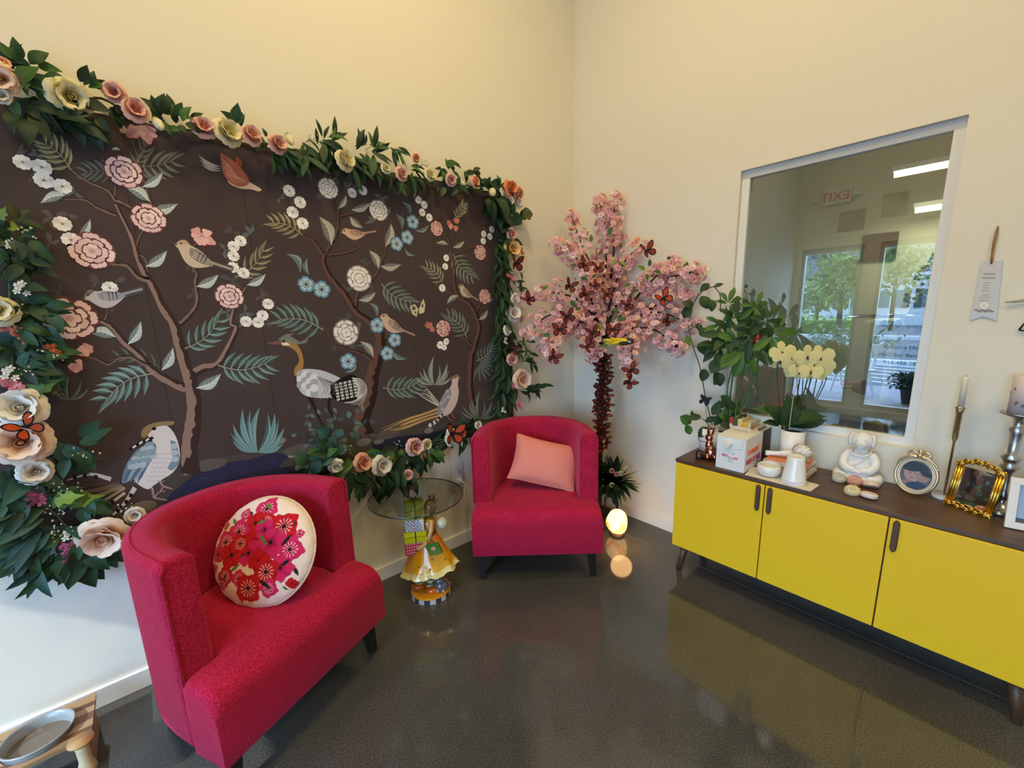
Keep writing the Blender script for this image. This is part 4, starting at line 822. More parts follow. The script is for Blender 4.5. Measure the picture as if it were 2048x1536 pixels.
# outside by the glass: folding chair, potted bush, bouquet
t = thing('folding_chair', 'white folding chair outside the shop window', 'chair', (-3.6, 1.55, -.02), -.5)
for s in (-.22, .22):
    MB().box((0, s, .42), (.03, .03, 1.02), rot=Euler((0, .55, 0)).to_matrix()).build('leg', m_trim, t, (0, 0, .03)); MB().box((0, s * .9, .40), (.03, .03, .92), rot=Euler((0, -.6, 0)).to_matrix()).build('leg', m_trim, t, (0, 0, .01))
MB().box2((-.22, -.24, .42), (.22, .24, .45)).build('seat', m_trim, t); MB().box2((.24, -.24, .66), (.27, .24, .86)).build('backrest', m_trim, t)
t = thing('potted_bush', 'dark bushy plant in a pot outside the glass', 'plant', (-3.3, mir(1846, 700, -3.3)[1], -.02)); MB().lathe([(.14, 0), (.18, .22), (.20, .24), (.17, .24)], 20).build('pot', m_dark, t)
MB().tube([(0, 0, .2), (0, 0, .5)], .02, 6).build('stem', m_dark, t)
leafy(800, lambda: (lambda z: (R.gauss(0, .13), R.gauss(0, .13), z))(R.uniform(.24, .46)), .045, [(.02, .05, .03), (.03, .08, .05), (.015, .03, .03)], 'foliage', t)
# lettering on the shop glass (reads from the street) and the exit sign over the door
m_let = mat('black_lettering', (.01, .01, .012), .5); w2 = bpy.data.objects['window_2']
def text(body, size, material, parent, loc, rotm, name='lettering', ext=.0006, align='LEFT', spacing=1.0, bold=0, shear=0):
    c = bpy.data.curves.new(name, 'FONT'); c.body = body; c.size = size; c.extrude = ext; c.align_x = align; c.space_line = spacing; c.offset = bold; c.shear = shear; c.resolution_u = 3
    q = bpy.data.objects.new('tmp', c); COL.objects.link(q)
    me = bpy.data.meshes.new_from_object(q.evaluated_get(bpy.context.evaluated_depsgraph_get())); bpy.data.objects.remove(q); bpy.data.curves.remove(c)
    me.name = name; me.materials.clear(); me.materials.append(material)
    o = link(name, me, parent); o.matrix_local = Matrix.Translation(loc) @ rotm.to_4x4(); return o
RX = lambda x, y: Matrix((x, y, Vector(x).cross(Vector(y)))).transposed()   # columns: reading direction, up, facing
s0 = mir(1757, 712, X0 - .08); sz = .070
for k, (tx, dy) in enumerate([('Store Hours', .105), ('Mon-Sat: 8am', 0), ('954-488-58', -.105)]):
    text(tx, sz, m_let, w2, (-.0045, s0[1] - w2.location.y - (.12 if k == 0 else .06 if k == 2 else 0), s0[2] - w2.location.z + dy), RX((0, -1, 0), (0, 0, 1)))
e = mir(1675, 393, X0 + .02); t = thing('exit_sign', 'white exit sign with red letters over the shop front, mirrored faintly in the pane', 'sign', (X0 + .001, min(e[1], 1.95), e[2]))
MB().box2((0, -.16, -.10), (.045, .16, .10)).build('housing', m_trim, t, bevel=.006); text('EXIT', .16, mat('exit_red', (.7, .03, .02), .5), t, (.047, -.145, -.055), RX((0, 1, 0), (0, 0, 1)))
for s in (-1, 1): MB().box2((.01, s * .235 - .05, -.03), (.06, s * .235 + .05, .03)).build('lamp_head', m_trim, t)
# ================================================================ garlands round the mural
m_leafv = vmat('silk_leaf', .55, .4, trans=.12); m_petal = vmat('silk_petal', .7, .25, trans=.25)
def leaf_mesh(kind, c1, c2, fold=.25, curl=.25):
    """unit leaf: base at the origin, tip at +Y, face +Z"""
    pr = {'oval': [(0, .05), (.15, .34), (.4, .52), (.7, .36), (1, .0)], 'willow': [(0, .04), (.2, .18), (.45, .26), (.75, .17), (1, 0)], 'round': [(0, .1), (.2, .55), (.5, .8), (.8, .6), (1, .05)], 'finger': [(0, .03), (.2, .17), (.5, .34), (.75, .30), (1, 0)], 'maple': [(0, .08), (.18, .7), (.32, .38), (.55, .62), (.68, .26), (1, 0)], 'grass': [(0, .05), (.3, .08), (.6, .07), (.85, .04), (1, 0)]}[kind]
    mb = MB(); vs = []; pr = [(min(1, max(0, q[0])), max(0, q[1])) for q in catmull(pr, 2)]
    for v, w in pr:
        z = curl * (v - v * v) * .8 - curl * v * v * .5
        for u in (-1, 0, 1): vs.append((u * w / 2, v, z + (abs(u) * w / 2 * fold)))
    n = len(pr)
    for j in range(n - 1):
        for i in range(2): mb.f.append([j * 3 + i, j * 3 + i + 1, (j + 1) * 3 + i + 1, (j + 1) * 3 + i]); mb.c.append(c1 if i else c2); mb.smooth.append(True)
    mb.v = vs; return mb.mesh('leaf', m_leafv, fix=False)
GREENS = {'deep': ((.012, .055, .022), (.020, .075, .032)), 'blue': ((.018, .070, .055), (.028, .095, .075)), 'mid': ((.045, .12, .025), (.060, .15, .035)), 'lime': ((.17, .27, .035), (.20, .31, .05)), 'dusk': ((.008, .030, .014), (.012, .040, .020)), 'olive': ((.05, .065, .02), (.07, .085, .03))}
LEAF = {}
def leafm(kind, tone, k=0):
    key = (kind, tone, k)
    if key not in LEAF: LEAF[key] = leaf_mesh(kind, *GREENS[tone], .25 + .2 * k, .15 + .3 * k)
    return LEAF[key]
def orient(dirv, facing):
    """rotation with local Y along dirv and local Z near facing"""
    y = Vector(dirv).normalized(); z = Vector(facing) - y * Vector(facing).dot(y)
    if z.length < 1e-4: z = y.orthogonal()
    z.normalize(); x = y.cross(z); return Matrix((x, y, z)).transposed()
def put(name, me, parent, pos, rotm, s):
    o = bpy.data.objects.new(name, me); COL.objects.link(o); o.parent = parent
    o.matrix_local = Matrix.Translation(Vector(pos)) @ rotm.to_4x4() @ Matrix.Diagonal((*((s, s, s) if not isinstance(s, tuple) else s), 1)); return o
def wall_leaves(root, specs):
    for (px, py, sx, sy, n, lp, ang, spr, kind, tones) in specs:
        for k in range(n):
            x, y = px + R.uniform(-sx, sx), py + R.uniform(-sy, sy); d = .024 + R.random() * .055
            p = on_mural(x, y, YW - MT - d); s = PR.sc(x, y) * lp * R.uniform(.7, 1.25)
            a = D2R((R.uniform(0, 360) if ang is None else ang + R.uniform(-spr, spr)))
            dv = Vector((math.cos(a), R.uniform(-.5, -.04), math.sin(a))); fc = Vector((R.uniform(-.5, .5), -1, R.uniform(-.1, .7)))
            put('leaf', leafm(kind, R.choice(tones), R.randrange(2)), root, local(root, p), orient(dv, fc), s)
def petal_mesh(cin, cout, wide=1.0, cup=.5, roll=.35, name='petal'):
    """petal from the origin growing along +Y and lifting along +Z"""
    mb = MB(); nu, nv = 7, 6
    def fn(u, v):
        x = (u - .5) * 2; w = wide * (.25 + .75 * math.sin(PI * (.12 + .62 * v))) * .55
        y = v * (1 - .16 * x * x * (v > .6) - .07 * max(0, 1 - abs(x) * 3) * (v > .9)); z = cup * (v ** 1.1) * (1 - .45 * x * x) + cup * .6 * x * x * v - roll * max(0, v - .62) ** 2 * 3 + .045 * v * math.sin(4.2 * x + 1)
        return (x * w, y, z)
    mb.grid(fn, nu, nv, colfn=lambda u, v: mixc(cin, cout, min(1, v * 1.15 - .1 if v > .1 else 0)))
    return mb.mesh(name, m_petal, fix=False)
ROSE = {}
RC = {'pink': (rgb(206, 120, 110), rgb(238, 200, 192)), 'cream': (rgb(206, 196, 120), rgb(240, 236, 206)), 'white': (rgb(214, 206, 190), rgb(246, 242, 236)), 'peach': (rgb(222, 130, 88), rgb(242, 196, 170)), 'blush': (rgb(232, 176, 140), rgb(248, 230, 214)), 'yellow': (rgb(214, 160, 70), rgb(240, 212, 150)), 'orange': (rgb(206, 98, 50), rgb(236, 160, 116)), 'mauve': (rgb(170, 100, 110), rgb(226, 180, 180))}
def rose_parts(col):
    if col in ROSE: return ROSE[col]
    a, b = RC[col]; outer = petal_mesh(a, b, 1.15, .38, .9); mid = petal_mesh(a, b, 1.1, .75, .4)
    mb = MB()
    for ring, (n, r, h) in enumerate([(6, .58, .50), (5, .44, .60), (4, .30, .66), (3, .16, .68)]):
        for k in range(n):
            an = 2 * PI * k / n + ring * .7; A = Matrix.Rotation(an, 3, 'Z')
            def fn(u, v, A=A, r=r, h=h):
                x = (u - .5) * 2.0; ang = x * (.9 if r > .2 else 1.2); rr = r * (1 + .34 * v ** 1.5 - .06 * abs(x) + .05 * v * math.sin(5 * x + 9 * r)); return tuple(A @ Vector((rr * math.sin(ang), rr * math.cos(ang) - .05, h * v * (1 - .10 * abs(x)) + .02)))
            mb.grid(fn, 6, 4, colfn=lambda u, v, ring=ring: mixc(mixc(a, b, max(0, .25 * (2 - ring))), b, v * (.95 - .15 * ring)))
    mb.ball((0, 0, .30), (.12, .12, .3), 8, 5, a)
    core = mb.mesh('rose', m_petal, fix=False)
    # the whole flower in one mesh for the small ones
    small = MB(); small.v = list(mb.v); small.f = [list(f) for f in mb.f]; small.c = list(mb.c); small.smooth = list(mb.smooth)
    for ring, (n, me, tilt, sc) in enumerate([(5, outer, .15, 1.0), (5, mid, .35, .78)]):
        for k in range(n):
            A = Matrix.Rotation(2 * PI * k / n + ring * .6, 3, 'Z') @ Matrix.Rotation(tilt, 3, 'X'); o = len(small.v)
            small.v += [tuple(A @ (Vector(q.co) * sc)) for q in me.vertices]
            for q, p in enumerate(me.polygons): small.f.append([i + o for i in p.vertices]); small.c.append(mixc(a, b, min(1, (q // 6) / 4 * .8 + .25))); small.smooth.append(True)
    ROSE[col] = (core, outer, mid, small.mesh('rose', m_petal, fix=False)); return ROSE[col]
def rose(root, pos, facing, r, col, big=False):
    core, outer, mid, small = rose_parts(col); f = Vector(facing).normalized(); q = orient(f.orthogonal(), f) @ Matrix.Rotation(R.uniform(0, 6.28), 3, 'Z')
    if not big: return put('rose', small, root, pos, q, r)
    o = put('rose', core, root, pos, q, r)
    for ring, (n, me, tilt, sc, z) in enumerate([(6, outer, R.uniform(.02, .18), 1.0, 0), (6, mid, .34, .88, .03)]):
        for k in range(n):
            A = Matrix.Rotation(2 * PI * k / n + ring * .6 + R.uniform(-.1, .1), 3, 'Z') @ Matrix.Rotation(tilt + R.uniform(-.1, .1), 3, 'X'); put('petal', me, o, (0, 0, z), A, (sc * R.uniform(.92, 1.08),) * 3)
    return o
def bud_mesh(col):
    a, b = RC[col]; mb = MB()
    mb.lathe([(.08, -.9, (.06, .14, .03)), (.24, -.75, (.06, .14, .03)), (.34, -.5, mixc(a, b, .4)), (.44, -.1, b), (.42, .3, b), (.26, .7, mixc(a, b, .7)), (.05, .95, a)], 10)
    return mb.mesh('rosebud', m_petal, fix=False)
BUD = {}
def bud(root, pos, facing, r, col):
    if col not in BUD: BUD[col] = bud_mesh(col)
    f = Vector(facing).normalized(); return put('rosebud', BUD[col], root, pos, orient(f.orthogonal(), f), r)
def cluster_mesh(cin, cout, n=9, name='blossom_cluster'):
    mb = MB()
    for k in range(n):
        a = R.uniform(0, 6.28); d = .75 * math.sqrt(R.random()); c = Vector((d * math.cos(a), d * math.sin(a), .25 * (1 - d))); t = Euler((R.uniform(-.6, .6), R.uniform(-.6, .6), R.uniform(0, 6))).to_matrix()
        for q in range(5):
            an = 2 * PI * q / 5; ca, sa = math.cos(an), math.sin(an); P = [(.03, 0, 0), (.20, .12, .05), (.36, .09, .03), (.40, 0, .0), (.36, -.09, .03), (.20, -.12, .05)]
            mb.add([tuple(c + t @ Vector((u * ca - v * sa, u * sa + v * ca, w))) for u, v, w in P], [(0, 1, 2, 3, 4, 5)], mixc(cin, cout, R.uniform(.2, 1)), False)
        mb.ball(tuple(c + t @ Vector((0, 0, .03))), .06, 5, 3, mixc(cin, (.8, .7, .3), .5))
    return mb.mesh(name, m_petal, fix=False)
CL = {'pinkstar': cluster_mesh(rgb(190, 60, 80), rgb(236, 170, 180)), 'magenta': cluster_mesh(rgb(150, 30, 90), rgb(224, 130, 176)), 'whitestar': cluster_mesh(rgb(220, 214, 200), rgb(246, 244, 240), 6), 'rust': cluster_mesh(rgb(150, 56, 30), rgb(206, 110, 60), 8)}
def garland(label, pts, cx):
    """vine tube along photo points on the wall; returns the root Empty"""
    P = [on_mural(x, y, YW - MT - .022) for x, y in pts]; b = min(P, key=lambda p: p[2])
    t = thing('flower_garland', label, 'garland', (float(np.mean([p[0] for p in P])), YW - .002, float(b[2])))
    MB().tube([tuple(local(t, q) + Vector((0, R.uniform(-.006, .006), R.uniform(-.008, .008)))) for q in catmull(P, 5)], .0042, 5, (.05, .09, .03)).build('vine', mat('vine_stem', (.05, .10, .035), .6), t, fix=False)
    return t
def flowers(root, lst, big_from=17):
    for (px, py, r, kind, col) in lst:
        p = local(root, on_mural(px, py, YW - MT - .066 - R.random() * .02)); s = PR.sc(px, py) * r
        f = Vector((R.uniform(-.35, .35), -1, R.uniform(-.25, .35)))
        if kind == 'rose': rose(root, p, f, s * 1.05, col, r >= big_from)
        elif kind == 'bud': bud(root, p, Vector((R.uniform(-.6, .6), -.6, R.uniform(-.9, -.2))), s * 1.15, col)
        elif kind == 'cl': put('blossom_cluster', CL[col], root, p, orient(f.orthogonal(), f), s)
g_top = garland('garland of roses and leaves along the top edge of the mural', [(-5, 190), (60, 165), (140, 195), (220, 205), (300, 240), (400, 262), (500, 280), (600, 300), (700, 325), (800, 350), (900, 365), (985, 385)], 0)
flowers(g_top, [(2, 158, 30, 'rose', 'blush'), (4, 128, 15, 'rose', 'peach'), (3, 192, 17, 'rose', 'white'), (137, 194, 36, 'rose', 'cream'), (229, 186, 20, 'rose', 'pink'), (270, 222, 24, 'rose', 'pink'), (316, 247, 18, 'bud', 'cream'), (408, 258, 23, 'rose', 'pink'), (452, 267, 27, 'rose', 'cream'), (500, 273, 21, 'rose', 'pink'), (554, 290, 19, 'rose', 'pink'), (579, 278, 16, 'bud', 'cream'), (686, 322, 22, 'rose', 'cream'), (771, 338, 11, 'rose', 'cream'), (801, 349, 15, 'rose', 'pink'), (831, 316, 10, 'rose', 'peach'), (858, 351, 14, 'rose', 'cream'), (901, 360, 13, 'rose', 'pink'), (921, 364, 11, 'bud', 'cream'), (948, 364, 13, 'rose', 'peach'), (985, 384, 15, 'bud', 'cream')])
DP = ['deep', 'deep', 'dusk']; DM = ['deep', 'mid', 'dusk']
wall_leaves(g_top, [(*a[:5], a[5] * .86, *a[6:]) for a in [(60, 150, 40, 28, 18, 56, None, 0, 'oval', DM), (90, 215, 70, 28, 26, 58, -50, 60, 'oval', ['dusk', 'deep']), (35, 125, 12, 8, 5, 50, 100, 40, 'oval', ['deep', 'mid']), (175, 170, 16, 10, 6, 40, 60, 70, 'oval', DM), (170, 240, 25, 18, 14, 52, -60, 35, 'oval', ['dusk']), (235, 225, 20, 18, 8, 40, -70, 80, 'oval', DM), (335, 225, 18, 10, 7, 42, 110, 60, 'oval', DM), (340, 250, 24, 8, 8, 34, None, 0, 'oval', DM), (375, 245, 12, 8, 5, 34, 30, 60, 'oval', DM), (475, 250, 8, 8, 6, 34, 120, 50, 'oval', DM), (525, 280, 14, 8, 5, 26, None, 0, 'oval', DM),
    (580, 305, 40, 12, 26, 46, -60, 40, 'willow', DP), (640, 300, 36, 20, 36, 50, -70, 50, 'willow', DP), (650, 280, 25, 8, 9, 38, 60, 60, 'willow', DM), (720, 320, 36, 20, 38, 50, -65, 45, 'willow', DP), (735, 298, 28, 8, 12, 42, 50, 50, 'willow', DM), (790, 300, 12, 8, 7, 36, -40, 50, 'willow', DM), (810, 355, 40, 12, 26, 38, -70, 40, 'willow', DP), (835, 335, 20, 8, 6, 30, -30, 40, 'willow', DM), (895, 335, 12, 10, 9, 26, None, 0, 'oval', DM), (890, 372, 28, 8, 10, 26, None, 0, 'oval', DP), (938, 348, 10, 8, 8, 24, None, 0, 'oval', DM), (965, 375, 14, 8, 9, 24, None, 0, 'oval', DP)]])
g_right = garland('garland of roses and dark leaves hanging down the right edge of the mural', [(985, 385), (1012, 400), (1018, 440), (1012, 500), (1012, 560), (1014, 640), (1012, 720), (1012, 800), (1005, 835)], 0)
flowers(g_right, [(1017, 378, 17, 'rose', 'orange'), (1033, 388, 16, 'rose', 'peach'), (1004, 385, 10, 'rose', 'white'), (1018, 402, 12, 'rose', 'white'), (1036, 406, 12, 'rose', 'white'), (1022, 468, 13, 'rose', 'pink'), (1022, 499, 19, 'rose', 'yellow'), (1041, 503, 11, 'cl', 'rust'), (1020, 555, 12, 'cl', 'pinkstar'), (1029, 598, 12, 'rose', 'white'), (1025, 628, 17, 'rose', 'white'), (1038, 634, 14, 'cl', 'pinkstar'), (1013, 661, 11, 'rose', 'white'), (1023, 718, 13, 'rose', 'pink'), (1041, 758, 20, 'rose', 'blush'), (1021, 768, 12, 'cl', 'pinkstar'), (1035, 810, 14, 'cl', 'pinkstar'), (1006, 820, 8, 'cl', 'whitestar'), (1010, 682, 9, 'cl', 'whitestar')])
wall_leaves(g_right, [(990, 375, 14, 12, 12, 34, None, 0, 'oval', DM), (985, 405, 18, 14, 14, 42, -80, 35, 'oval', ['dusk', 'deep', 'olive']), (1018, 435, 8, 22, 12, 34, None, 0, 'oval', DP), (1042, 437, 4, 6, 4, 26, 10, 40, 'round', ['olive']), (1010, 470, 8, 20, 14, 34, None, 0, 'oval', ['dusk']), (1000, 530, 10, 45, 40, 34, -90, 50, 'willow', ['dusk', 'deep']), (1002, 610, 10, 45, 40, 34, -90, 50, 'willow', ['dusk', 'deep']), (1004, 700, 12, 45, 40, 34, -90, 60, 'willow', ['dusk', 'deep']), (1004, 780, 14, 40, 36, 34, -100, 60, 'willow', ['dusk', 'deep']), (1035, 560, 10, 16, 6, 24, -40, 60, 'willow', DM), (1040, 690, 12, 22, 12, 26, -50, 60, 'willow', DM), (1055, 715, 10, 12, 8, 26, -40, 60, 'willow', DM), (1065, 775, 18, 8, 12, 28, -50, 60, 'willow', DP), (1040, 770, 14, 16, 8, 26, -60, 60, 'willow', DP)])
g_bot = garland('garland of roses and pointed leaves under the mural between the armchairs', [(480, 1010), (560, 975), (640, 955), (720, 930), (780, 915), (850, 892), (905, 872), (945, 855), (1000, 838)], 0)
flowers(g_bot, [(672, 931, 15, 'rose', 'white'), (722, 925, 18, 'rose', 'peach'), (760, 930, 20, 'rose', 'white'), (828, 893, 18, 'rose', 'pink'), (852, 889, 12, 'rose', 'cream'), (900, 875, 17, 'rose', 'white'), (919, 866, 13, 'rose', 'orange'), (815, 950, 11, 'rose', 'pink'), (956, 850, 8, 'rose', 'white'), (775, 922, 9, 'rose', 'mauve')])
wall_leaves(g_bot, [(690, 915, 50, 14, 20, 40, None, 0, 'oval', ['mid', 'deep', 'olive']), (735, 950, 40, 12, 26, 42, -75, 45, 'willow', DP), (790, 945, 28, 16, 24, 42, -80, 40, 'willow', DP), (700, 955, 20, 10, 14, 36, -90, 50, 'willow', DP), (830, 915, 30, 12, 18, 34, -70, 45, 'willow', DP), (800, 905, 24, 10, 10, 34, None, 0, 'oval', ['dusk', 'mid']), (860, 905, 10, 6, 6, 26, -60, 50, 'oval', ['mid', 'deep']), (880, 880, 26, 8, 12, 28, None, 0, 'willow', DP), (925, 880, 14, 6, 8, 24, -80, 50, 'willow', DP), (935, 858, 16, 6, 8, 24, None, 0, 'oval', DP), (655, 895, 26, 22, 22, 26, None, 0, 'round', ['blue', 'blue', 'deep']), (625, 930, 20, 16, 10, 26, None, 0, 'round', ['blue', 'deep'])])
g_left = garland('thick garland of pale roses and long leaves down the left edge of the mural', [(-8, 430), (10, 500), (20, 580), (25, 680), (30, 780), (40, 880), (50, 960), (70, 1040), (140, 1075), (220, 1070), (280, 1035)], 0)
flowers(g_left, [(-4, 622, 30, 'rose', 'cream'), (30, 664, 30, 'cl', 'pinkstar'), (22, 490, 14, 'cl', 'whitestar'), (42, 578, 18, 'cl', 'whitestar'), (16, 765, 24, 'cl', 'pinkstar'), (18, 748, 18, 'cl', 'whitestar'), (46, 816, 38, 'rose', 'white'), (44, 884, 44, 'rose', 'blush'), (70, 942, 27, 'rose', 'white'), (62, 995, 24, 'cl', 'magenta'), (210, 1068, 40, 'rose', 'blush'), (134, 1106, 24, 'cl', 'magenta'), (138, 1070, 16, 'cl', 'whitestar'), (270, 1030, 16, 'rose', 'white'), (2, 908, 14, 'rose', 'pink'), (105, 700, 14, 'cl', 'rust')])
LB = ['deep', 'blue', 'deep', 'dusk']
wall_leaves(g_left, [(a[0], a[1], a[2], a[3], int(a[4] * .9), a[5] * .86, *a[6:]) for a in [(20, 470, 30, 40, 22, 44, None, 0, 'oval', ['deep', 'olive', 'dusk']), (0, 445, 8, 8, 3, 40, 20, 40, 'maple', ['lime']), (60, 500, 20, 30, 12, 44, -50, 50, 'oval', ['dusk', 'deep']), (40, 545, 30, 30, 20, 44, None, 0, 'oval', ['olive', 'deep', 'dusk']), (70, 610, 30, 20, 14, 52, -30, 50, 'oval', LB), (30, 630, 30, 40, 18, 50, None, 0, 'oval', LB), (60, 660, 30, 20, 10, 48, -40, 50, 'oval', LB), (30, 710, 30, 25, 18, 52, None, 0, 'oval', ['blue', 'deep']), (80, 720, 30, 22, 16, 50, -30, 50, 'oval', ['deep', 'dusk']), (60, 785, 20, 8, 6, 52, 10, 30, 'maple', ['olive', 'mid']), (30, 850, 36, 50, 20, 50, None, 0, 'oval', LB), (120, 890, 30, 10, 7, 48, -60, 40, 'oval', ['blue', 'deep']), (150, 905, 26, 12, 10, 44, -80, 40, 'oval', ['deep', 'blue']), (170, 880, 14, 8, 4, 44, 10, 30, 'oval', ['deep']), (40, 970, 34, 30, 22, 60, -100, 70, 'oval', LB), (125, 1000, 26, 10, 6, 54, -10, 30, 'maple', ['lime', 'mid']), (175, 1010, 12, 10, 8, 46, -80, 50, 'oval', ['deep']),
    (60, 1030, 30, 20, 22, 74, 205, 30, 'willow', LB), (80, 1080, 30, 20, 24, 78, 215, 35, 'willow', LB), (100, 1110, 40, 20, 22, 70, 240, 40, 'willow', LB), (150, 1110, 30, 18, 18, 64, 265, 40, 'oval', LB), (160, 1080, 40, 12, 12, 54, None, 0, 'oval', LB), (195, 1100, 20, 8, 8, 44, -60, 40, 'oval', ['deep', 'mid'])]])
# thin filler sprigs tipped with tiny pale buds
def sprig(root, px, py, qx, qy, n, c=(.62, .60, .50)):
    a, b = local(root, on_mural(px, py, YW - .05)), local(root, on_mural(qx, qy, YW - .09)); mb = MB(); m = (a + b) / 2 + Vector((0, -.01, .012)); st = catmull([a, m, b], 5); mb.tube(st, .0012, 4, (.10, .15, .05))
    for k in range(n):
        t = R.uniform(.45, 1); p = Vector(st[int(t * (len(st) - 1))]); q = p + Vector((R.uniform(-.022, .022), R.uniform(-.02, .005), R.uniform(-.012, .026))); mb.tube([p, q], .0007, 3, (.10, .15, .05)); mb.ball(q, R.uniform(.0022, .0042), 5, 4, c)
    mb.build('filler_sprig', vmat('silk_leaf', .55, .4, trans=.12), root, fix=False)
for a in [(95, 895, 205, 920, 16), (60, 985, 170, 975, 18), (80, 1000, 140, 1060, 14), (20, 760, 70, 745, 12), (30, 500, 60, 470, 10), (10, 640, 62, 625, 10), (90, 1050, 130, 1085, 14), (230, 1045, 262, 1010, 8), (30, 925, 80, 970, 12), (55, 690, 118, 725, 10)]: sprig(g_left, *a)
for a in [(1015, 495, 1044, 520, 12), (1018, 610, 1052, 590, 10), (1015, 740, 1050, 748, 12), (1010, 560, 1045, 545, 8)]: sprig(g_right, *a, c=(.45, .30, .12))
for a in [(860, 900, 890, 880, 8), (780, 910, 800, 885, 8), (700, 915, 690, 890, 8)]: sprig(g_bot, *a)
for a in [(730, 300, 770, 292, 8), (640, 290, 610, 285, 8), (860, 345, 840, 330, 8)]: sprig(g_top, *a)
# ---------------------------------------------------------------- butterflies
def wing_mesh(c, edge, up=True):
    o = [(0, .02), (.12, .40), (.42, .80), (.86, .98), (1.06, .92), (1.04, .66), (.88, .30), (.50, .02)] if up else [(0, .0), (.50, .04), (.84, -.08), (.94, -.38), (.80, -.68), (.52, -.80), (.24, -.62), (.06, -.28)]
    o = [tuple(q) for q in catmull(o, 2)]; cx = sum(p[0] for p in o) / len(o); cy = sum(p[1] for p in o) / len(o); n = len(o); mb = MB()
    inn = [(cx + (p[0] - cx) * .74, cy + (p[1] - cy) * .74) for p in o]
    h = lambda p: (p[0], p[1], .10 * math.sin(p[0] * 2.4))
    mb.add([h(p) for p in o] + [h(p) for p in inn], [(k, (k + 1) % n, n + (k + 1) % n, n + k) for k in range(n)], edge, False)
    mb.add([h(p) for p in inn] + [(cx, cy, .10 * math.sin(cx * 2.4))], [(k, (k + 1) % n, n) for k in range(n)], c, False)
    for k in range(3, n - 1, 3):   # veins
        a, b = (0, 0), inn[k]; dx, dy = b[0] - a[0], b[1] - a[1]; L = math.hypot(dx, dy); w = .016; nx, ny = -dy / L * w, dx / L * w
        P = [(a[0] + nx, a[1] + ny), (a[0] - nx, a[1] - ny), (b[0] - nx, b[1] - ny), (b[0] + nx, b[1] + ny)]; mb.add([(p[0], p[1], .10 * math.sin(p[0] * 2.4) + .006) for p in P], [(0, 1, 2, 3)], edge, False)
    return mb.mesh('wing', vmat('feather_wing', .6, .3, trans=.35), fix=False)
WING = {}
def butterfly(pos, facing, up, size, c, label, group, fold=.35):
    edge = (.012, .008, .008)
    if c not in WING:
        mb = MB(); mb.tube([(0, -.34, 0), (0, -.1, .01), (0, .2, .01), (0, .34, .02)], [.03, .055, .06, .035], 6, edge); mb.tube([(0, .34, .02), (-.12, .62, .05)], .012, 4, edge); mb.tube([(0, .34, .02), (.12, .62, .05)], .012, 4, edge)
        WING[c] = (wing_mesh(c, edge, True), wing_mesh(c, edge, False), mb.mesh('body', vmat('feather_body', .7), fix=False))
    q = orient(Vector(up), Vector(facing)); t = link('butterfly', None); t.matrix_local = Matrix.Translation(Vector(pos)) @ q.to_4x4(); t.scale = (size,) * 3; t.empty_display_size = .3; tag(t, label, 'butterfly', group)
    put('body', WING[c][2], t, (0, 0, 0), Matrix.Identity(3), 1.0)
    for sgn in (1, -1):
        A = Matrix.Rotation(-fold * sgn, 3, 'Y') @ Matrix.Diagonal((sgn, 1, 1))
        for k in (0, 1): put('wing', WING[c][k], t, (sgn * .02, .02, .01), A, 1.0)
    return t
MON = (.62, .085, .025); RED = (.20, .022, .020)
for px, py, s, lab, up in [(52, 856, 24, 'orange and black butterfly on the blush rose of the left garland', (-.5, 0, .9)), (905, 868, 22, 'orange and black butterfly on a white rose of the lower garland', (.2, 0, 1)), (1030, 528, 17, 'dark red butterfly below the yellow rose of the right garland', (.1, 0, 1)), (1024, 700, 13, 'dark red butterfly low on the right garland', (.3, 0, 1))]:
    butterfly(on_mural(px, py, YW - MT - .135 if s > 20 else YW - .095), (.1, -1, .3), up, PR.sc(px, py) * s, MON if s > 20 else RED, lab, 'butterflies on the garlands', .45)
# ================================================================ faux blossom tree in the corner
TX, TY = 2.325, 1.775
tree_ = thing('blossom_tree', 'pink faux cherry blossom tree on a thin dark trunk in the corner', 'tree', (TX, TY, 0))
def tpt(px, py, dt=0.0):
    """point at the tree's distance (dt nearer or farther), kept clear of both walls"""
    t = 2.86 + dt - (py - 620) * .0002
    for _ in range(30):
        p = at_dist(px, py, t)
        if p[0] > XW - .075 or p[1] > YW - .10: t -= .02
        else: break
    return p
m_bark = mat('dark_bark', (.020, .012, .010), .8, bump=.4, bscale=60)
tb = tpt(1207, 690)
trunk_pts = [(TX, TY, 0.03), (TX - .004, TY - .002, .4), tuple(np.array([TX, TY, .75]) + (np.array(tpt(1203, 800)) - np.array([TX, TY, tpt(1203, 800)[2]])) * .5), tuple(tb)]
MB().tube([tuple(local(tree_, p)) for p in catmull(trunk_pts, 6)], [.026] * 10 + [.022] * 9, 9).build('trunk', m_bark, tree_)
MB().lathe([(.15, 0), (.15, .02), (.05, .035), (.03, .05)], 24).build('foot', m_dark, tree_)
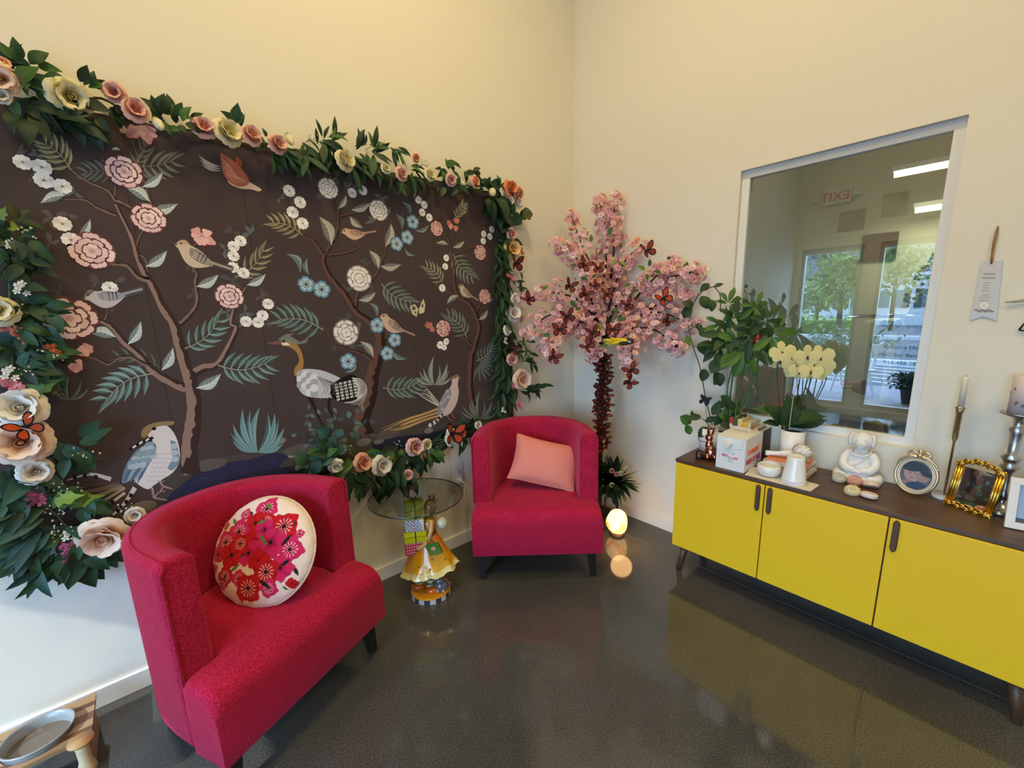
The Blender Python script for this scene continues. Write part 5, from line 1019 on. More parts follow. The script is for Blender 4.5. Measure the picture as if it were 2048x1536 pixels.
BRN = [([(1207, 690), (1200, 640), (1195, 560), (1168, 500), (1143, 434)], 0.0), ([(1207, 690), (1205, 600), (1212, 520), (1212, 460), (1198, 402)], .05), ([(1207, 690), (1215, 600), (1226, 520), (1228, 450), (1229, 397)], -.02),
       ([(1205, 660), (1190, 590), (1160, 525), (1112, 489)], -.10), ([(1207, 660), (1222, 600), (1245, 530), (1282, 490)], -.12), ([(1207, 670), (1240, 600), (1300, 570), (1350, 552), (1398, 548)], -.18), ([(1207, 680), (1260, 610), (1310, 555), (1345, 527)], -.05),
       ([(1208, 685), (1260, 640), (1320, 625), (1392, 655)], -.28), ([(1208, 690), (1250, 660), (1310, 660), (1355, 700)], -.35), ([(1208, 690), (1235, 660), (1262, 690), (1262, 745)], -.35), ([(1205, 670), (1170, 610), (1110, 585), (1050, 598)], -.15),
       ([(1205, 680), (1160, 640), (1100, 630), (1056, 668)], -.22), ([(1205, 685), (1160, 650), (1110, 670), (1104, 712)], -.30), ([(1207, 690), (1195, 650), (1182, 680), (1190, 715)], -.30), ([(1205, 675), (1185, 610), (1180, 570), (1190, 540)], -.22), ([(1208, 690), (1270, 640), (1330, 600), (1375, 590)], -.22), ([(1207, 690), (1160, 660), (1130, 650), (1085, 700)], -.10)]
spots = []
for pts, dt in BRN:
    n = len(pts); P = catmull([tpt(x, y, dt * (k / (n - 1)) ** .8) for k, (x, y) in enumerate(pts)], 6); m = len(P)
    MB().tube([tuple(local(tree_, p)) for p in P], [.011 - .0085 * k / (m - 1) for k in range(m)], 5).build('branch', m_bark, tree_)
    for k in range(int(m * .22), m):
        spots.append((P[k],   .034 + .058 * math.sin(PI * min(1, .15 + .8 * (k - m * .28) / (m * .72)))))
def blossom_mesh(c0, c1):
    mb = MB()
    for layer, (n, r, lift, off) in enumerate([(5, 1.0, .22, 0), (5, .72, .42, .6)]):
        for k in range(n):
            a = 2 * PI * k / n + off; ca, sa = math.cos(a), math.sin(a); P = [(.05, 0, 0), (.45, .40, lift * .6), (.85, .30, lift), (.95, 0, lift * .85), (.85, -.30, lift), (.45, -.40, lift * .6)]
            mb.add([((u * ca - v * sa) * r, (u * sa + v * ca) * r, w + layer * .06) for u, v, w in P], [(0, 1, 2, 3), (0, 3, 4, 5)], mixc(c0, c1, .35 + .5 * layer * 0 + R.uniform(0, .5)))
    mb.ball((0, 0, .14), (.16, .16, .12), 6, 4, (.55, .12, .14)); return mb.mesh('blossom', m_petal, fix=False)
BLO = [blossom_mesh(rgb(234, 172, 178), rgb(250, 220, 222)), blossom_mesh(rgb(222, 152, 166), rgb(244, 206, 214)), blossom_mesh(rgb(238, 184, 172), rgb(252, 222, 212)), blossom_mesh(rgb(240, 204, 212), rgb(254, 236, 240)), blossom_mesh(rgb(228, 150, 118), rgb(248, 206, 176))]
cands = []
for k in range(2600):
    p, sp = R.choice(spots); v = Vector((R.gauss(0, 1), R.gauss(0, 1), R.gauss(0, 1))).normalized(); q = Vector(p) + v * sp * R.uniform(.5, 1.0)
    if q.x > XW - .03 or q.y > YW - .04: continue
    cands.append((q, v))
to_cam = Vector((-.64, -.742, .1))
cands = cands[:1950]
cands.sort(key=lambda c: c[0].dot(to_cam) + .12 * c[1].dot(to_cam), reverse=True)
stuff = MB()
for k, (q, v) in enumerate(cands):
    f = (v + to_cam * R.uniform(.0, .9)); s = R.uniform(.0175, .0255); me = BLO[R.choices(range(5), [5, 5, 4, 4, 1])[0]]; rot = orient(f.orthogonal(), f) @ Matrix.Rotation(R.uniform(0, 6), 3, 'Z')
    if k < 300: put('blossom', me, tree_, local(tree_, q), rot, s)
    else:
        o = len(stuff.v); lq = local(tree_, q); stuff.v += [tuple(lq + rot @ (Vector(w.co) * s)) for w in me.vertices]; cd = me.color_attributes['Col'].data
        for p in me.polygons: stuff.f.append([i + o for i in p.vertices]); stuff.c.append(tuple(cd[p.loop_start].color)[:3]); stuff.smooth.append(False)
o = stuff.build('blossoms', m_petal, tree_, fix=False); o['kind'] = 'stuff'
for px, py, s, a in [(1215, 470, 18, 60), (1182, 484, 14, 90), (1240, 497, 12, 80), (1198, 510, 12, 60), (1225, 530, 14, 70), (1290, 540, 16, 150), (1298, 533, 14, 80), (1293, 548, 12, -80), (1335, 520, 13, 60), (1322, 545, 14, 170), (1370, 540, 16, 75), (1376, 548, 14, 10), (1262, 568, 14, 200), (1267, 572, 12, -70), (1175, 560, 14, 160), (1184, 556, 12, 40), (1155, 532, 14, 170), (1085, 580, 14, 40), (1142, 600, 16, -60), (1256, 595, 12, 40), (1225, 618, 16, -30), (1234, 640, 18, 10), (1200, 646, 16, -90), (1240, 525, 14, -20), (1100, 668, 14, 200), (1372, 670, 26, -80), (1340, 640, 14, 20), (1255, 720, 12, -40), (1215, 690, 14, 190), (1150, 620, 12, 20)]:
    p = tpt(px, py, -.36); an = D2R(a); dv = Vector(CM[0]) * math.cos(an) + Vector(CM[1]) * math.sin(an); put('leaf', leafm('oval', R.choice(['mid', 'mid', 'olive', 'lime'])), tree_, local(tree_, p), orient(dv, to_cam + Vector((R.uniform(-.4, .4), R.uniform(-.4, .4), .3))), s / 300)
# butterflies on the crown and all down the trunk
crown = [(1294, 503, 20, 'lone butterfly at the upper right tip of the blossom crown'), (1168, 531, 17, 'upper left of two butterflies side by side high on the blossoms'), (1196, 537, 15, 'butterfly in the upper middle of the blossom crown beside the upper left one'), (1139, 573, 17, 'butterfly above the left branch of the blossoms'), (1170, 590, 17, 'butterfly on the dark fork left of the crown centre'), (1057, 601, 19, 'butterfly at the far left tip of the blossoms'), (1190, 573, 13, 'small dark butterfly above the crown centre'), (1214, 590, 15, 'bright red half-folded butterfly at the crown centre'), (1254, 612, 17, 'butterfly right of the crown centre among pale blossoms'), (1327, 598, 20, 'orange-winged butterfly on the right branch'), (1334, 644, 15, 'butterfly deep in the lower right blossoms'), (1135, 634, 18, 'butterfly in the middle of the left blossoms'), (1120, 660, 18, 'butterfly in the lower left blossoms'), (1186, 666, 17, 'butterfly left of the yellow bird'), (1225, 660, 17, 'orange butterfly directly above the yellow bird'), (1175, 694, 18, 'butterfly at the lowest blossoms just above the trunk'), (1262, 742, 18, 'butterfly on the hanging blossom tuft'), (1257, 766, 17, 'butterfly hanging below the lowest blossom tuft'), (1348, 693, 16, 'butterfly at the lower right tip of the blossoms'), (1108, 715, 17, 'butterfly at the lowest left tip of the blossoms')]
for px, py, s, lab in crown:
    p = tpt(px, py, -.42 if 1080 < px < 1330 and py > 500 else -.30); a = R.uniform(-.9, .9)
    butterfly(p, to_cam + Vector((R.uniform(-.4, .4), R.uniform(-.4, .4), R.uniform(-.1, .5))), Vector(CM[1]) * math.cos(a) + Vector(CM[0]) * math.sin(a), s / 330 * .80, R.choice([RED, (.29, .042, .025), (.24, .030, .022)]) if py != 598 else MON, 'red ' + lab if 'orange' not in lab and 'red' not in lab and 'dark' not in lab else lab, 'butterflies on the blossom crown', R.uniform(.2, .8))
tside = Vector(CM[0]); ORD = 'first second third fourth fifth sixth seventh eighth ninth tenth eleventh twelfth thirteenth fourteenth fifteenth sixteenth seventeenth eighteenth nineteenth twentieth'.split(); cnt = {1: 0, -1: 0}
for k in range(40):
    py = 712 + (k // 2) * 9.6 + R.uniform(-2, 2); sgn = 1 if k % 2 else -1
    p = Vector(tpt(1206 - (py - 700) * .045, py)); p = p + tside * sgn * R.uniform(.010, .040) + to_cam * R.uniform(.028, .05)
    if p.x > XW - .05: continue
    a = sgn * R.uniform(.5, 1.9); lab = 'dark red butterfly on the thin tree trunk, %s from the top along its %s side' % (ORD[cnt[sgn]], 'right' if sgn > 0 else 'left'); cnt[sgn] += 1
    butterfly(p, to_cam + tside * sgn * R.uniform(-.2, .9) + Vector((0, 0, R.uniform(-.2, .4))), Vector(CM[1]) * math.cos(a) + tside * math.sin(a), R.uniform(.028, .037), R.choice([(.20, .030, .022), (.15, .022, .018), (.28, .05, .03)]), lab, 'butterflies clipped down the trunk', R.uniform(.3, 1.0))
# yellow bird on the lowest right branch
p = tpt(1243, 684, -.44); bt = thing('toy_bird', 'yellow feathered bird ornament with dark head perched low in the blossoms', 'bird', tuple(p), math.atan2(CM[0][1], CM[0][0]))
mb = MB(); mb.ball((0, 0, 0), (.045, .024, .022), 12, 8, (.80, .60, .02)); mb.ball((.046, -.004, .004), (.024, .020, .020), 10, 7, (.03, .03, .03)); mb.ball((.040, -.016, .0), (.012, .008, .010), 8, 6, (.75, .75, .72)); mb.lathe([(.006, 0), (.0005, .016)], 6, (.068, -.004, .002), (.35, .25, .1), axis=Vector((1, 0, -.1)))
mb.build('body', vmat('feather_body', .7), bt)
for k in range(6): put('feather', leafm('willow', 'lime'), bt, (-.02 - .003 * k, -.012 + .004 * k, .004), orient(Vector((-1, R.uniform(-.3, .3), R.uniform(-.35, .35))), Vector((0, -1, .3))), .07).data = leafm('willow', 'lime')
YEL = leaf_mesh('willow', (.80, .58, .02), (.70, .48, .02)); YEL.name = 'feather'
for k in range(9): put('feather', YEL, bt, (.01 - .008 * k, -.020, .008), orient(Vector((-1, R.uniform(-.2, .2), R.uniform(-.6, .5))), Vector((0, -1, .4))), .055)
MB().ball((.01, -.022, -.006), (.035, .006, .012), 10, 6).build('wing', m_dark, bt)
# faux plant and salt lamp at the foot of the tree
fp = thing('faux_plant', 'dark spiky faux plant with small pale flowers behind the right armchair', 'plant', (2.345, 1.660, 0))
MB().lathe([(.055, .215), (.07, .30), (.075, .31), (.06, .31)], 18).build('pot', m_dark, fp)
for a in (0, 2.1, 4.2): MB().tube([(.05 * math.cos(a), .05 * math.sin(a), .23), (.066 * math.cos(a), .066 * math.sin(a), 0)], .005, 6).build('stand_leg', m_bark, fp)
for k in range(170):
    a = R.uniform(0, 6.28); e = R.uniform(-.75, 1.35); d = Vector((math.cos(a) * math.cos(e), math.sin(a) * math.cos(e), math.sin(e)))
    if d.x > .25 and R.random() < .8: d.x = -d.x * .3
    put('leaf', leafm('grass' if k % 3 else 'willow', R.choice(['dusk', 'deep', 'dusk'])), fp, (.02 * math.cos(a), .02 * math.sin(a), .31), orient(d, Vector((-d.x * .2, -d.y * .2, 1))), R.uniform(.12, .19) if e < .9 else R.uniform(.14, .22))
for k in range(7):
    a = R.uniform(-2.9, -.6); rr = R.uniform(.05, .10); put('rose', rose_parts('mauve' if k % 2 else 'white')[3], fp, (rr * math.cos(a), rr * math.sin(a), .34 + R.uniform(-.03, .10)), orient(Vector((0, 0, 1)), Vector((-.6, -.7, .3))), .020)
sl = thing('salt_lamp', 'glowing egg-shaped salt lamp on a dark round base on the floor', 'lamp', (2.235, 1.545, 0))
MB().lathe([(.046, 0), (.048, .012), (.040, .018)], 24).build('base', m_wal, sl)
def salt():
    m, N, L, b = node_mat('salt_glow'); tc = N.new('ShaderNodeTexCoord'); n = N.new('ShaderNodeTexNoise'); n.inputs['Scale'].default_value = 13; n.inputs['Detail'].default_value = 4; L.new(tc.outputs['Object'], n.inputs[0])
    r = N.new('ShaderNodeValToRGB'); e = r.color_ramp.elements; e[0].position = .36; e[0].color = (.95, .26, .03, 1); e[1].position = .50; e[1].color = (1, .70, .34, 1); L.new(n.outputs[0], r.inputs[0])
    L.new(r.outputs[0], b.inputs['Emission Color']); b.inputs['Emission Strength'].default_value = 2.6; b.inputs['Base Color'].default_value = (.7, .35, .2, 1); return m
mb = MB()
def sp(u, v):
    a = u * 2 * PI; b = PI * v; w = 1 + .05 * math.sin(3 * a + 4 * v) + .04 * math.sin(5 * a - 7 * v); r = .072 * math.sin(b) ** .85 * w * (1.08 - .22 * v); return (r * math.cos(a), r * math.sin(a), .018 + .165 * (1 - math.cos(b)) / 2)
mb.grid(sp, 26, 18, closed_u=True); mb.build('salt_crystal', salt(), sl)
ld = bpy.data.lights.new('salt_glow_light', 'POINT'); ld.energy = 1.6; ld.color = (1, .55, .22); ld.shadow_soft_size = .07; link('salt_glow_light', ld, sl, (-.12, -.12, .12))
# ================================================================ cushions
def pillow(name, w, h, d, material, parent, nx=25, ny=19, colfn=None, pinch=.92):
    mb = MB()
    for sgn in (1, -1):
        def fn(u, v, sgn=sgn):
            x, y = 2 * u - 1, 2 * v - 1; t = max(0, (1 - abs(x) ** 2.6)) ** .55 * max(0, (1 - abs(y) ** 2.6)) ** .55
            k = pinch + (1 - pinch) * max(abs(x), abs(y)) ** 8 * (abs(x) * abs(y)) ** 2; px = 1 - (1 - pinch) * (1 - abs(y) ** 2); py = 1 - (1 - pinch) * (1 - abs(x) ** 2)
            return (x * w / 2 * px, y * h / 2 * py, sgn * d / 2 * t * (1 + .05 * math.sin(7 * x + 3 * y) * (abs(x) > .3)))
        mb.grid(fn, nx, ny)
    o = mb.build(name, material, parent); return o
m_sal = mat('salmon_cotton', (.72, .235, .19), .85, bump=.25, bscale=18, sheen=.2)
sp0 = thing('lumbar_pillow', 'salmon pink rectangular pillow leaning in the right armchair', 'pillow', (0, 0, 0))
pillow('cover', .415, .287, .12, m_sal, sp0); MB().tube([(-.20, -.134, 0), (.20, -.134, 0)], .003, 5).build('zip_seam', m_sal, sp0)
def place_px(t, px, py, depth, right, up, roll=0):
    """stand a thing at a photo point and depth; right/up are world directions of its width and height"""
    x = Vector(right).normalized(); y = Vector(up); y = (y - x * y.dot(x)).normalized(); q = Matrix((x, y, x.cross(y))).transposed() @ Matrix.Rotation(roll, 3, 'Z')
    t.matrix_local = Matrix.Translation(Vector(at_dist(px, py, depth))) @ q.to_4x4()
def poppy_cushion():
    t = thing('round_cushion', 'round cushion printed with red and pink poppies on cream', 'cushion', (0, 0, 0)); n = 700; rad = .209
    xs = np.linspace(-1, 1, n); X, Y = np.meshgrid(xs, xs); col = np.zeros((n, n, 3)) + np.array(rgb(236, 216, 204)); rs = np.random.RandomState(5)
    fl_ = [(.13, .74, .23, 1), (-.28, .68, .12, 1), (.52, .38, .27, 0), (.18, .52, .16, 0), (-.04, .50, .22, 0), (-.36, .38, .24, 1), (.06, .22, .28, 0), (.30, .12, .30, 1), (.16, .36, .20, 1), (-.62, .22, .24, 1), (-.78, .02, .17, 1), (-.46, -.02, .26, 0), (-.12, -.02, .24, 1), (.66, -.04, .24, 1), (.10, -.18, .22, 0), (.50, -.34, .24, 1), (.24, -.38, .26, 0), (-.58, -.38, .19, 0), (-.28, -.44, .16, 1), (-.10, -.62, .27, 0), (.28, -.66, .17, 1), (-.66, -.5, .12, 1), (-.70, .52, .08, 0), (.80, .22, .08, 1), (-.86, -.22, .09, 1), (-.3, .16, .2, 0), (.66,-.62,.10,0)]
    P1 = [np.array(rgb(196, 16, 30)), np.array(rgb(204, 22, 92))]; P2 = [np.array(rgb(150, 6, 22)), np.array(rgb(226, 96, 140))]
    for cx, cy, r, k in fl_:
        r *= .90
        dx, dy = X - cx, Y - cy; d = np.hypot(dx, dy); a = np.arctan2(dy, dx); ph = rs.uniform(0, 6); e = r * (1 + .10 * np.cos(4 * a + ph) + .05 * np.cos(9 * a + ph * 2)); m = d < e
        tt = np.clip(d / r, 0, 1)[..., None]; base = P1[k] * (1 - .25 * (np.cos(4 * a + ph)[..., None] < -.6)); rays = (np.cos(13 * a + ph) > .55) & (d < r * .62) & (d > r * .15); base = np.where(rays[..., None] & bool(rs.rand() > .35), np.array(rgb(240, 180, 180)), base); c = np.where(tt < .5, base, base * .92 + P2[k] * .08)
        c = np.where(((d < r * .16) | ((np.cos(9 * a + ph) > .5) & (np.abs(d - r * .27) < r * .06)))[..., None], np.array(rgb(30, 12, 20)), c); col = np.where(m[..., None], c, col)
    for k in range(60):
        cx, cy = rs.uniform(-.85, .85, 2); 
        if cx * cx + cy * cy > .8: continue
        a0 = rs.uniform(0, 6.28); u = (X - cx) * np.cos(a0) + (Y - cy) * np.sin(a0); v = -(X - cx) * np.sin(a0) + (Y - cy) * np.cos(a0); L = rs.uniform(.06, .15); m = (np.abs(v) < .020 * (1 - (u / L) ** 2) * (1.6 if k % 3 else .7)) & (np.abs(u) < L); g = [np.array(rgb(40, 56, 34)), np.array(rgb(96, 120, 60)), np.array(rgb(28, 30, 34))][k % 3]; isbg = np.abs(col - np.array(rgb(236, 216, 204))).sum(-1) < .05
        col = np.where((m & (isbg | (k % 4 == 0)))[..., None], g, col)
    prof = lambda r2: .062 * np.sqrt(np.clip(1 - r2 ** 1.6, 0, 1))
    A, rings = 360, 120; vs = [(0, 0, float(prof(0)))]
    for i in range(1, rings + 1):
        rr = i / rings; zz = float(prof(rr * rr))
        for k in range(A): q = 2 * PI * k / A; vs.append((rad * rr * math.cos(q), rad * rr * math.sin(q), zz + (.0022 * math.sin(18 * q) if i > rings - 8 else 0)))
    fs = [(0, 1 + k, 1 + (k + 1) % A) for k in range(A)] + [(1 + (i - 1) * A + k, 1 + i * A + k, 1 + i * A + (k + 1) % A, 1 + (i - 1) * A + (k + 1) % A) for i in range(1, rings) for k in range(A)]
    V = np.array(vs); ix = np.clip(((V[:, 0] / rad + 1) / 2 * (n - 1) + .5).astype(int), 0, n - 1); iy = np.clip(((V[:, 1] / rad + 1) / 2 * (n - 1) + .5).astype(int), 0, n - 1); cv = col[iy, ix]
    o = len(vs); back = [0] + [1 + (i - 1) * A + k for i in range(10, rings + 1, 10) for k in range(0, A, 6)]; B = A // 6
    vb = [(vs[i][0], vs[i][1], -vs[i][2]) for i in back]; fb = [(o, o + 1 + (k + 1) % B, o + 1 + k) for k in range(B)] + [(o + 1 + (i - 1) * B + k, o + 1 + (i - 1) * B + (k + 1) % B, o + 1 + i * B + (k + 1) % B, o + 1 + i * B + k) for i in range(1, 12) for k in range(B)]
    me = bpy.data.meshes.new('cover'); me.from_pydata(vs + vb, [], fs + fb); me.update(); me.polygons.foreach_set('use_smooth', [True] * (len(fs) + len(fb)))
    cc = np.ones((len(vs) + len(vb), 4), np.float32); cc[:len(vs), :3] = cv; cc[len(vs):, :3] = rgb(226, 204, 190); at = me.color_attributes.new('Col', 'FLOAT_COLOR', 'POINT'); at.data.foreach_set('color', cc.ravel())
    me.materials.append(vmat('cotton_print', .85, .2, sheen=.1)); link('cover', me, t); MB().tube([(rad * 1.0 * math.cos(2 * PI * k / 48), rad * math.sin(2 * PI * k / 48), 0) for k in range(49)], .004, 6).build('piping', mat('cream_piping', rgb(226, 204, 190), .8), t); return t
rc = poppy_cushion()
place_px(rc, 531, 1101, 1.68, Vector(CM[0]) + Vector((-.02, -.06, .16)), Vector((.16, .47, .78)))
place_px(sp0, 1090, 925, 2.60, Vector(CM[0]) * 1.0 + Vector((-.10, -.02, -.19)), Vector((.28, .34, .80)))
# ================================================================ glass side table carried by a painted figurine
gx, gy = 1.000, 1.888
rzf = math.atan2(CM[0][1], CM[0][0]); tb_ = thing('figurine_table', 'glass-topped side table carried by a painted figurine in an orange dress holding gift boxes', 'table', (gx, gy, 0), rzf)
fwd = np.array([CM[2][0], CM[2][1], 0]); fwd /= np.linalg.norm(fwd); rgt = np.array([math.cos(rzf), math.sin(rzf), 0])
def fig(X, Y, dy=0.0):
    """zoomed photo coordinates -> the upright plane through the table's middle, moved dy away from the viewer"""
    px, py = 700 + X / 4.8, 920 + Y / 4.8; d = ray(px, py); o = np.array([0, 0, CZ]); c = np.array([gx, gy, 0]) + fwd * dy
    p = o + d * (((c - o) @ fwd) / (d @ fwd)); return ((p - np.array([gx, gy, 0])) @ rgt, dy, p[2])
m_cer = vmat('painted_resin', .22, .6, coat=.6)
mb = MB(); n = 44; rb = .108
for k in range(n):
    a0, a1 = 2 * PI * k / n, 2 * PI * (k + 1) / n; c = rgb(206, 206, 212) if (k // 2) % 2 else rgb(60, 64, 92)
    mb.add([(rb * math.cos(a0), rb * math.sin(a0), 0), (rb * math.cos(a1), rb * math.sin(a1), 0), (rb * math.cos(a1), rb * math.sin(a1), .026), (rb * math.cos(a0), rb * math.sin(a0), .026)], [(0, 1, 2, 3)], c, False)
mb.lathe([(rb, .026), (rb - .004, .031), (.06, .036), (0, .038)], n, (0, 0, 0), rgb(222, 150, 30)); mb.lathe([(0, 0), (rb, 0)], n, (0, 0, 0), (.1, .1, .12), cap=False); mb.build('base', m_cer, tb_)
OR, YE, CRM, GLD, PCH = rgb(214, 110, 12), rgb(232, 178, 14), rgb(236, 224, 160), rgb(122, 88, 30), rgb(226, 170, 110)
for X, Y, dy in ((655, 1215, -.01), (790, 1285, -.045)):
    p = fig(X, Y, dy); MB().ball((p[0], dy, .045), (.038, .024, .020), 12, 8, rgb(214, 96, 14)).build('shoe', m_cer, tb_)
for X, Y, dy, s in ((665, 1140, 0, 0), (770, 1190, -.02, 1)):
    p = fig(X, Y, dy); mb = MB()
    for k in range(6): mb.lathe([(.020, .055 + k * .014), (.021, .069 + k * .014)], 12, (p[0] + .002 * k, dy, 0), (rgb(226, 226, 196), rgb(70, 120, 80))[k % 2], cap=(k == 5))
    mb.build('leg', m_cer, tb_)
# dress: bell with a wavy ruffled hem
w0, hem = fig(740, 690)[2], fig(740, 1005)[2]; wx = fig(745, 690)[0]; hx = fig(765, 1000)[0]
def dress(u, v):
    a = 2 * PI * u; r = .036 + .105 * v ** .75 + (.010 * math.sin(9 * a) * max(0, v - .7) / .3); z = w0 + (hem - w0) * v + (.006 * math.sin(9 * a + 1) + .020 * math.cos(a)) * max(0, v - .5) * 2
    return (wx + (hx - wx) * v + r * math.cos(a), r * .78 * math.sin(a), z)
mb = MB(); mb.grid(dress, 45, 16, closed_u=True, colfn=lambda u, v: CRM if v > .90 else mixc(OR, YE, v * 1.05)); mb.build('dress', m_cer, tb_)
mb = MB()
def ruf(u, v):
    a = 2 * PI * u; q = dress(u, .97); k = 1 + .10 * v + .04 * math.sin(18 * a) * v; return (q[0] * k - hx * (k - 1), q[1] * k, q[2] - .004 - .018 * v + .004 * math.sin(18 * a + 1) * v)
mb.grid(ruf, 73, 3, closed_u=True, colfn=lambda u, v: CRM); mb.build('ruffle', m_cer, tb_)
mb = MB()
for u, v in [(.60, .55), (.70, .75), (.80, .6), (.9, .72), (.55, .8), (.78, .85), (.66, .4), (.88, .45)]:
    q = dress(u, v); mb.ball(q, .0055, 8, 5, rgb(150, 80, 20))
mb.build('dress_dots', m_cer, tb_)
# torso, head, arms
tz = fig(745, 560)[2]; tx = fig(755, 560)[0]
MB().lathe([(.036, 0), (.034, .03), (.040, tz - w0 - .01), (.022, tz - w0 + .012)], 16, (tx, 0, w0 - .004), rgb(168, 120, 30)).build('torso', m_cer, tb_)
hd = fig(770, 450); MB().ball((hd[0], 0, hd[2]), (.034, .036, .042), 18, 12, GLD).ball((hd[0] - .010, .0, hd[2] - .03), (.028, .03, .035), 14, 9, GLD).build('head', m_cer, tb_)
q0 = fig(798, 385); q1 = fig(795, 318); q2 = fig(824, 322); q3 = fig(845, 368)
MB().tube([(q0[0], 0, q0[2]), (q1[0], 0, q1[2])], .004, 6, GLD).ball((q1[0], 0, q1[2]), .007, 8, 6, GLD).build('horn', m_cer, tb_); MB().tube([(q0[0], .004, q0[2]), (q2[0], .004, q2[2])], .004, 6, GLD).ball((q2[0], .004, q2[2]), .007, 8, 6, GLD).build('horn', m_cer, tb_)
MB().tube([(q0[0], -.004, q0[2] - .004), (q3[0], -.01, q3[2])], [.009, .004], 8, GLD).build('ear', m_cer, tb_)
e0, e1, e2, e3 = fig(775, 590, -.04), fig(775, 680, -.055), fig(740, 790, -.06), fig(670, 850, -.06)
MB().tube(catmull([(e0[0], -.028, e0[2]), e1, e2, e3], 6), .0115, 10, PCH).ball(e3, (.017, .012, .011), 10, 7, PCH).build('arm', m_cer, tb_)
# gift boxes (held, one painted casting with the figure)
def gift(X0_, X1_, Y0_, Y1_, col, rib, rot, dep, pat=None):
    a, b = fig(X0_, Y1_), fig(X1_, Y0_); w = b[0] - a[0]; cx = (a[0] + b[0]) / 2; z0, z1 = a[2], b[2]; Rm = Matrix.Rotation(rot, 3, 'Z'); mb = MB(); mb.M = Matrix.Translation((cx, -.02, 0)) @ Rm.to_4x4()
    h = z1 - z0; n = 8
    if pat == 'gingham':
        mb.box((0, 0, (z0 + z1) / 2), (w - .001, dep - .001, h), rgb(236, 196, 206))
        for k in range(n):
            x = -w / 2 + w * (k + .25) / n; mb.box((x, 0, (z0 + z1) / 2), (w / n * .5, dep + .001, h * .999), rgb(204, 40, 84)); mb.box((0, (-dep / 2 + dep * (k + .5) / n) * .95, (z0 + z1) / 2), (w + .001, dep / n * .5, h * .999), rgb(204, 40, 84))
        for k in range(4): mb.box((0, 0, z0 + h * (k + .4) / 4), (w + .0016, dep + .0016, h / 9), rgb(190, 30, 76))
    else:
        mb.box((0, 0, (z0 + z1) / 2), (w, dep, h), col)
        if pat == 'stripe':
            for k in range(-4, 8):
                x = -w / 2 + w * k / 6
                P = [(x, z0), (x + .008, z0), (x + .008 - h * .8, z1), (x - h * .8, z1)]; P = [(min(max(p, -w / 2), w / 2), z) for p, z in P]
                if P[0][0] != P[1][0] or P[2][0] != P[3][0]:
                    for yy in (-dep / 2 - .0006, dep / 2 + .0006): mb.add([(p, yy, z) for p, z in P], [(0, 1, 2, 3)], rgb(120, 124, 160), False)
                    for xx in (-w / 2 - .0006, w / 2 + .0006): mb.add([(xx, p * dep / w, z) for p, z in P], [(0, 1, 2, 3)], rgb(120, 124, 160), False)
        mb.box((0, 0, (z0 + z1) / 2), (.006, dep + .002, h + .002), rib); mb.box((0, 0, (z0 + z1) / 2), (w + .002, .006, h + .002), rib); mb.box((0, 0, z0 + h * .55), (w + .0022, dep + .0022, .0022), rib)
    mb.M = None; return mb.build('gift_box', m_cer, tb_, bevel=.0015), (cx, z1)
gift(545, 705, 742, 855, None, None, .30, .085, 'gingham'); gift(538, 735, 640, 742, rgb(206, 208, 20), rgb(60, 60, 20), .25, .085); gift(548, 715, 528, 640, rgb(228, 226, 226), rgb(190, 150, 170), .15, .075, 'stripe')
_, (bx_, bz_) = gift(545, 705, 372, 528, rgb(150, 156, 50), rgb(40, 44, 16), .35, .075)
mb = MB()
for a in range(5): mb.tube(catmull([(bx_, -.02, bz_ + .002), (bx_ + .016 * math.cos(a * 1.26), -.02 + .016 * math.sin(a * 1.26), bz_ + .014), (bx_ + .024 * math.cos(a * 1.26), -.02 + .024 * math.sin(a * 1.26), bz_ + .003)], 4), .003, 5, rgb(60, 44, 40))
mb.build('bow', m_cer, tb_)
# handbag
a, b = fig(738, 930, -.10), fig(878, 790, -.10); cxh, w, z0, z1 = (a[0] + b[0]) / 2, (b[0] - a[0]) * .86, a[2], b[2]
mb = MB(); mb.M = Matrix.Translation((cxh, -.095, (z0 + z1) / 2)) @ Matrix.Rotation(-.25, 4, 'Y') @ Matrix.Rotation(.30, 4, 'X'); mb.box((0, 0, 0), (w, .014, (z1 - z0) * .9), rgb(24, 120, 30)); mb.tube(catmull([(-w * .3, 0, .03), (-w * .2, 0, .065), (w * .1, 0, .07), (w * .25, 0, .03)], 5), .003, 6, rgb(70, 100, 30))
for k in range(5): mb.ball((.008 * math.cos(k * 1.257), -.009, .012 + .008 * math.sin(k * 1.257)), (.006, .003, .006), 8, 5, rgb(236, 190, 160))
mb.ball((0, -.011, .012), .0035, 8, 5, rgb(220, 130, 60)); mb.build('handbag', m_cer, tb_, bevel=.003)
g = fig(880, 600, .02); MB().ball((g[0], .02, g[2]), .033, 18, 12, rgb(206, 210, 186)).build('white_globe', m_cer, tb_)
g2 = fig(835, 555, .01); MB().tube([(g2[0] + .014 * math.cos(t), .01 + .006 * math.sin(t), g2[2] + .010 * math.sin(t)) for t in np.linspace(0, 6.28, 13)], .004, 6, rgb(190, 130, 30)).build('gold_ring', m_cer, tb_)
c = fig(872, 1175, -.03); GR = rgb(96, 100, 112)
mb = MB(); mb.ball((c[0], -.03, .062), (.038, .032, .036), 14, 9, GR); mb.ball((c[0] - .004, -.05, .104), (.025, .022, .022), 12, 8, GR)
for s in (-1, 1): mb.lathe([(.008, 0), (.0008, .017)], 6, (c[0] - .004 + s * .012, -.05, .119), GR); mb.ball((c[0] + s * .015, -.052, .044), (.009, .012, .008), 8, 5, rgb(200, 200, 204)); mb.ball((c[0] - .004 + s * .008, -.068, .098), .0035, 6, 4, (.02, .02, .02))
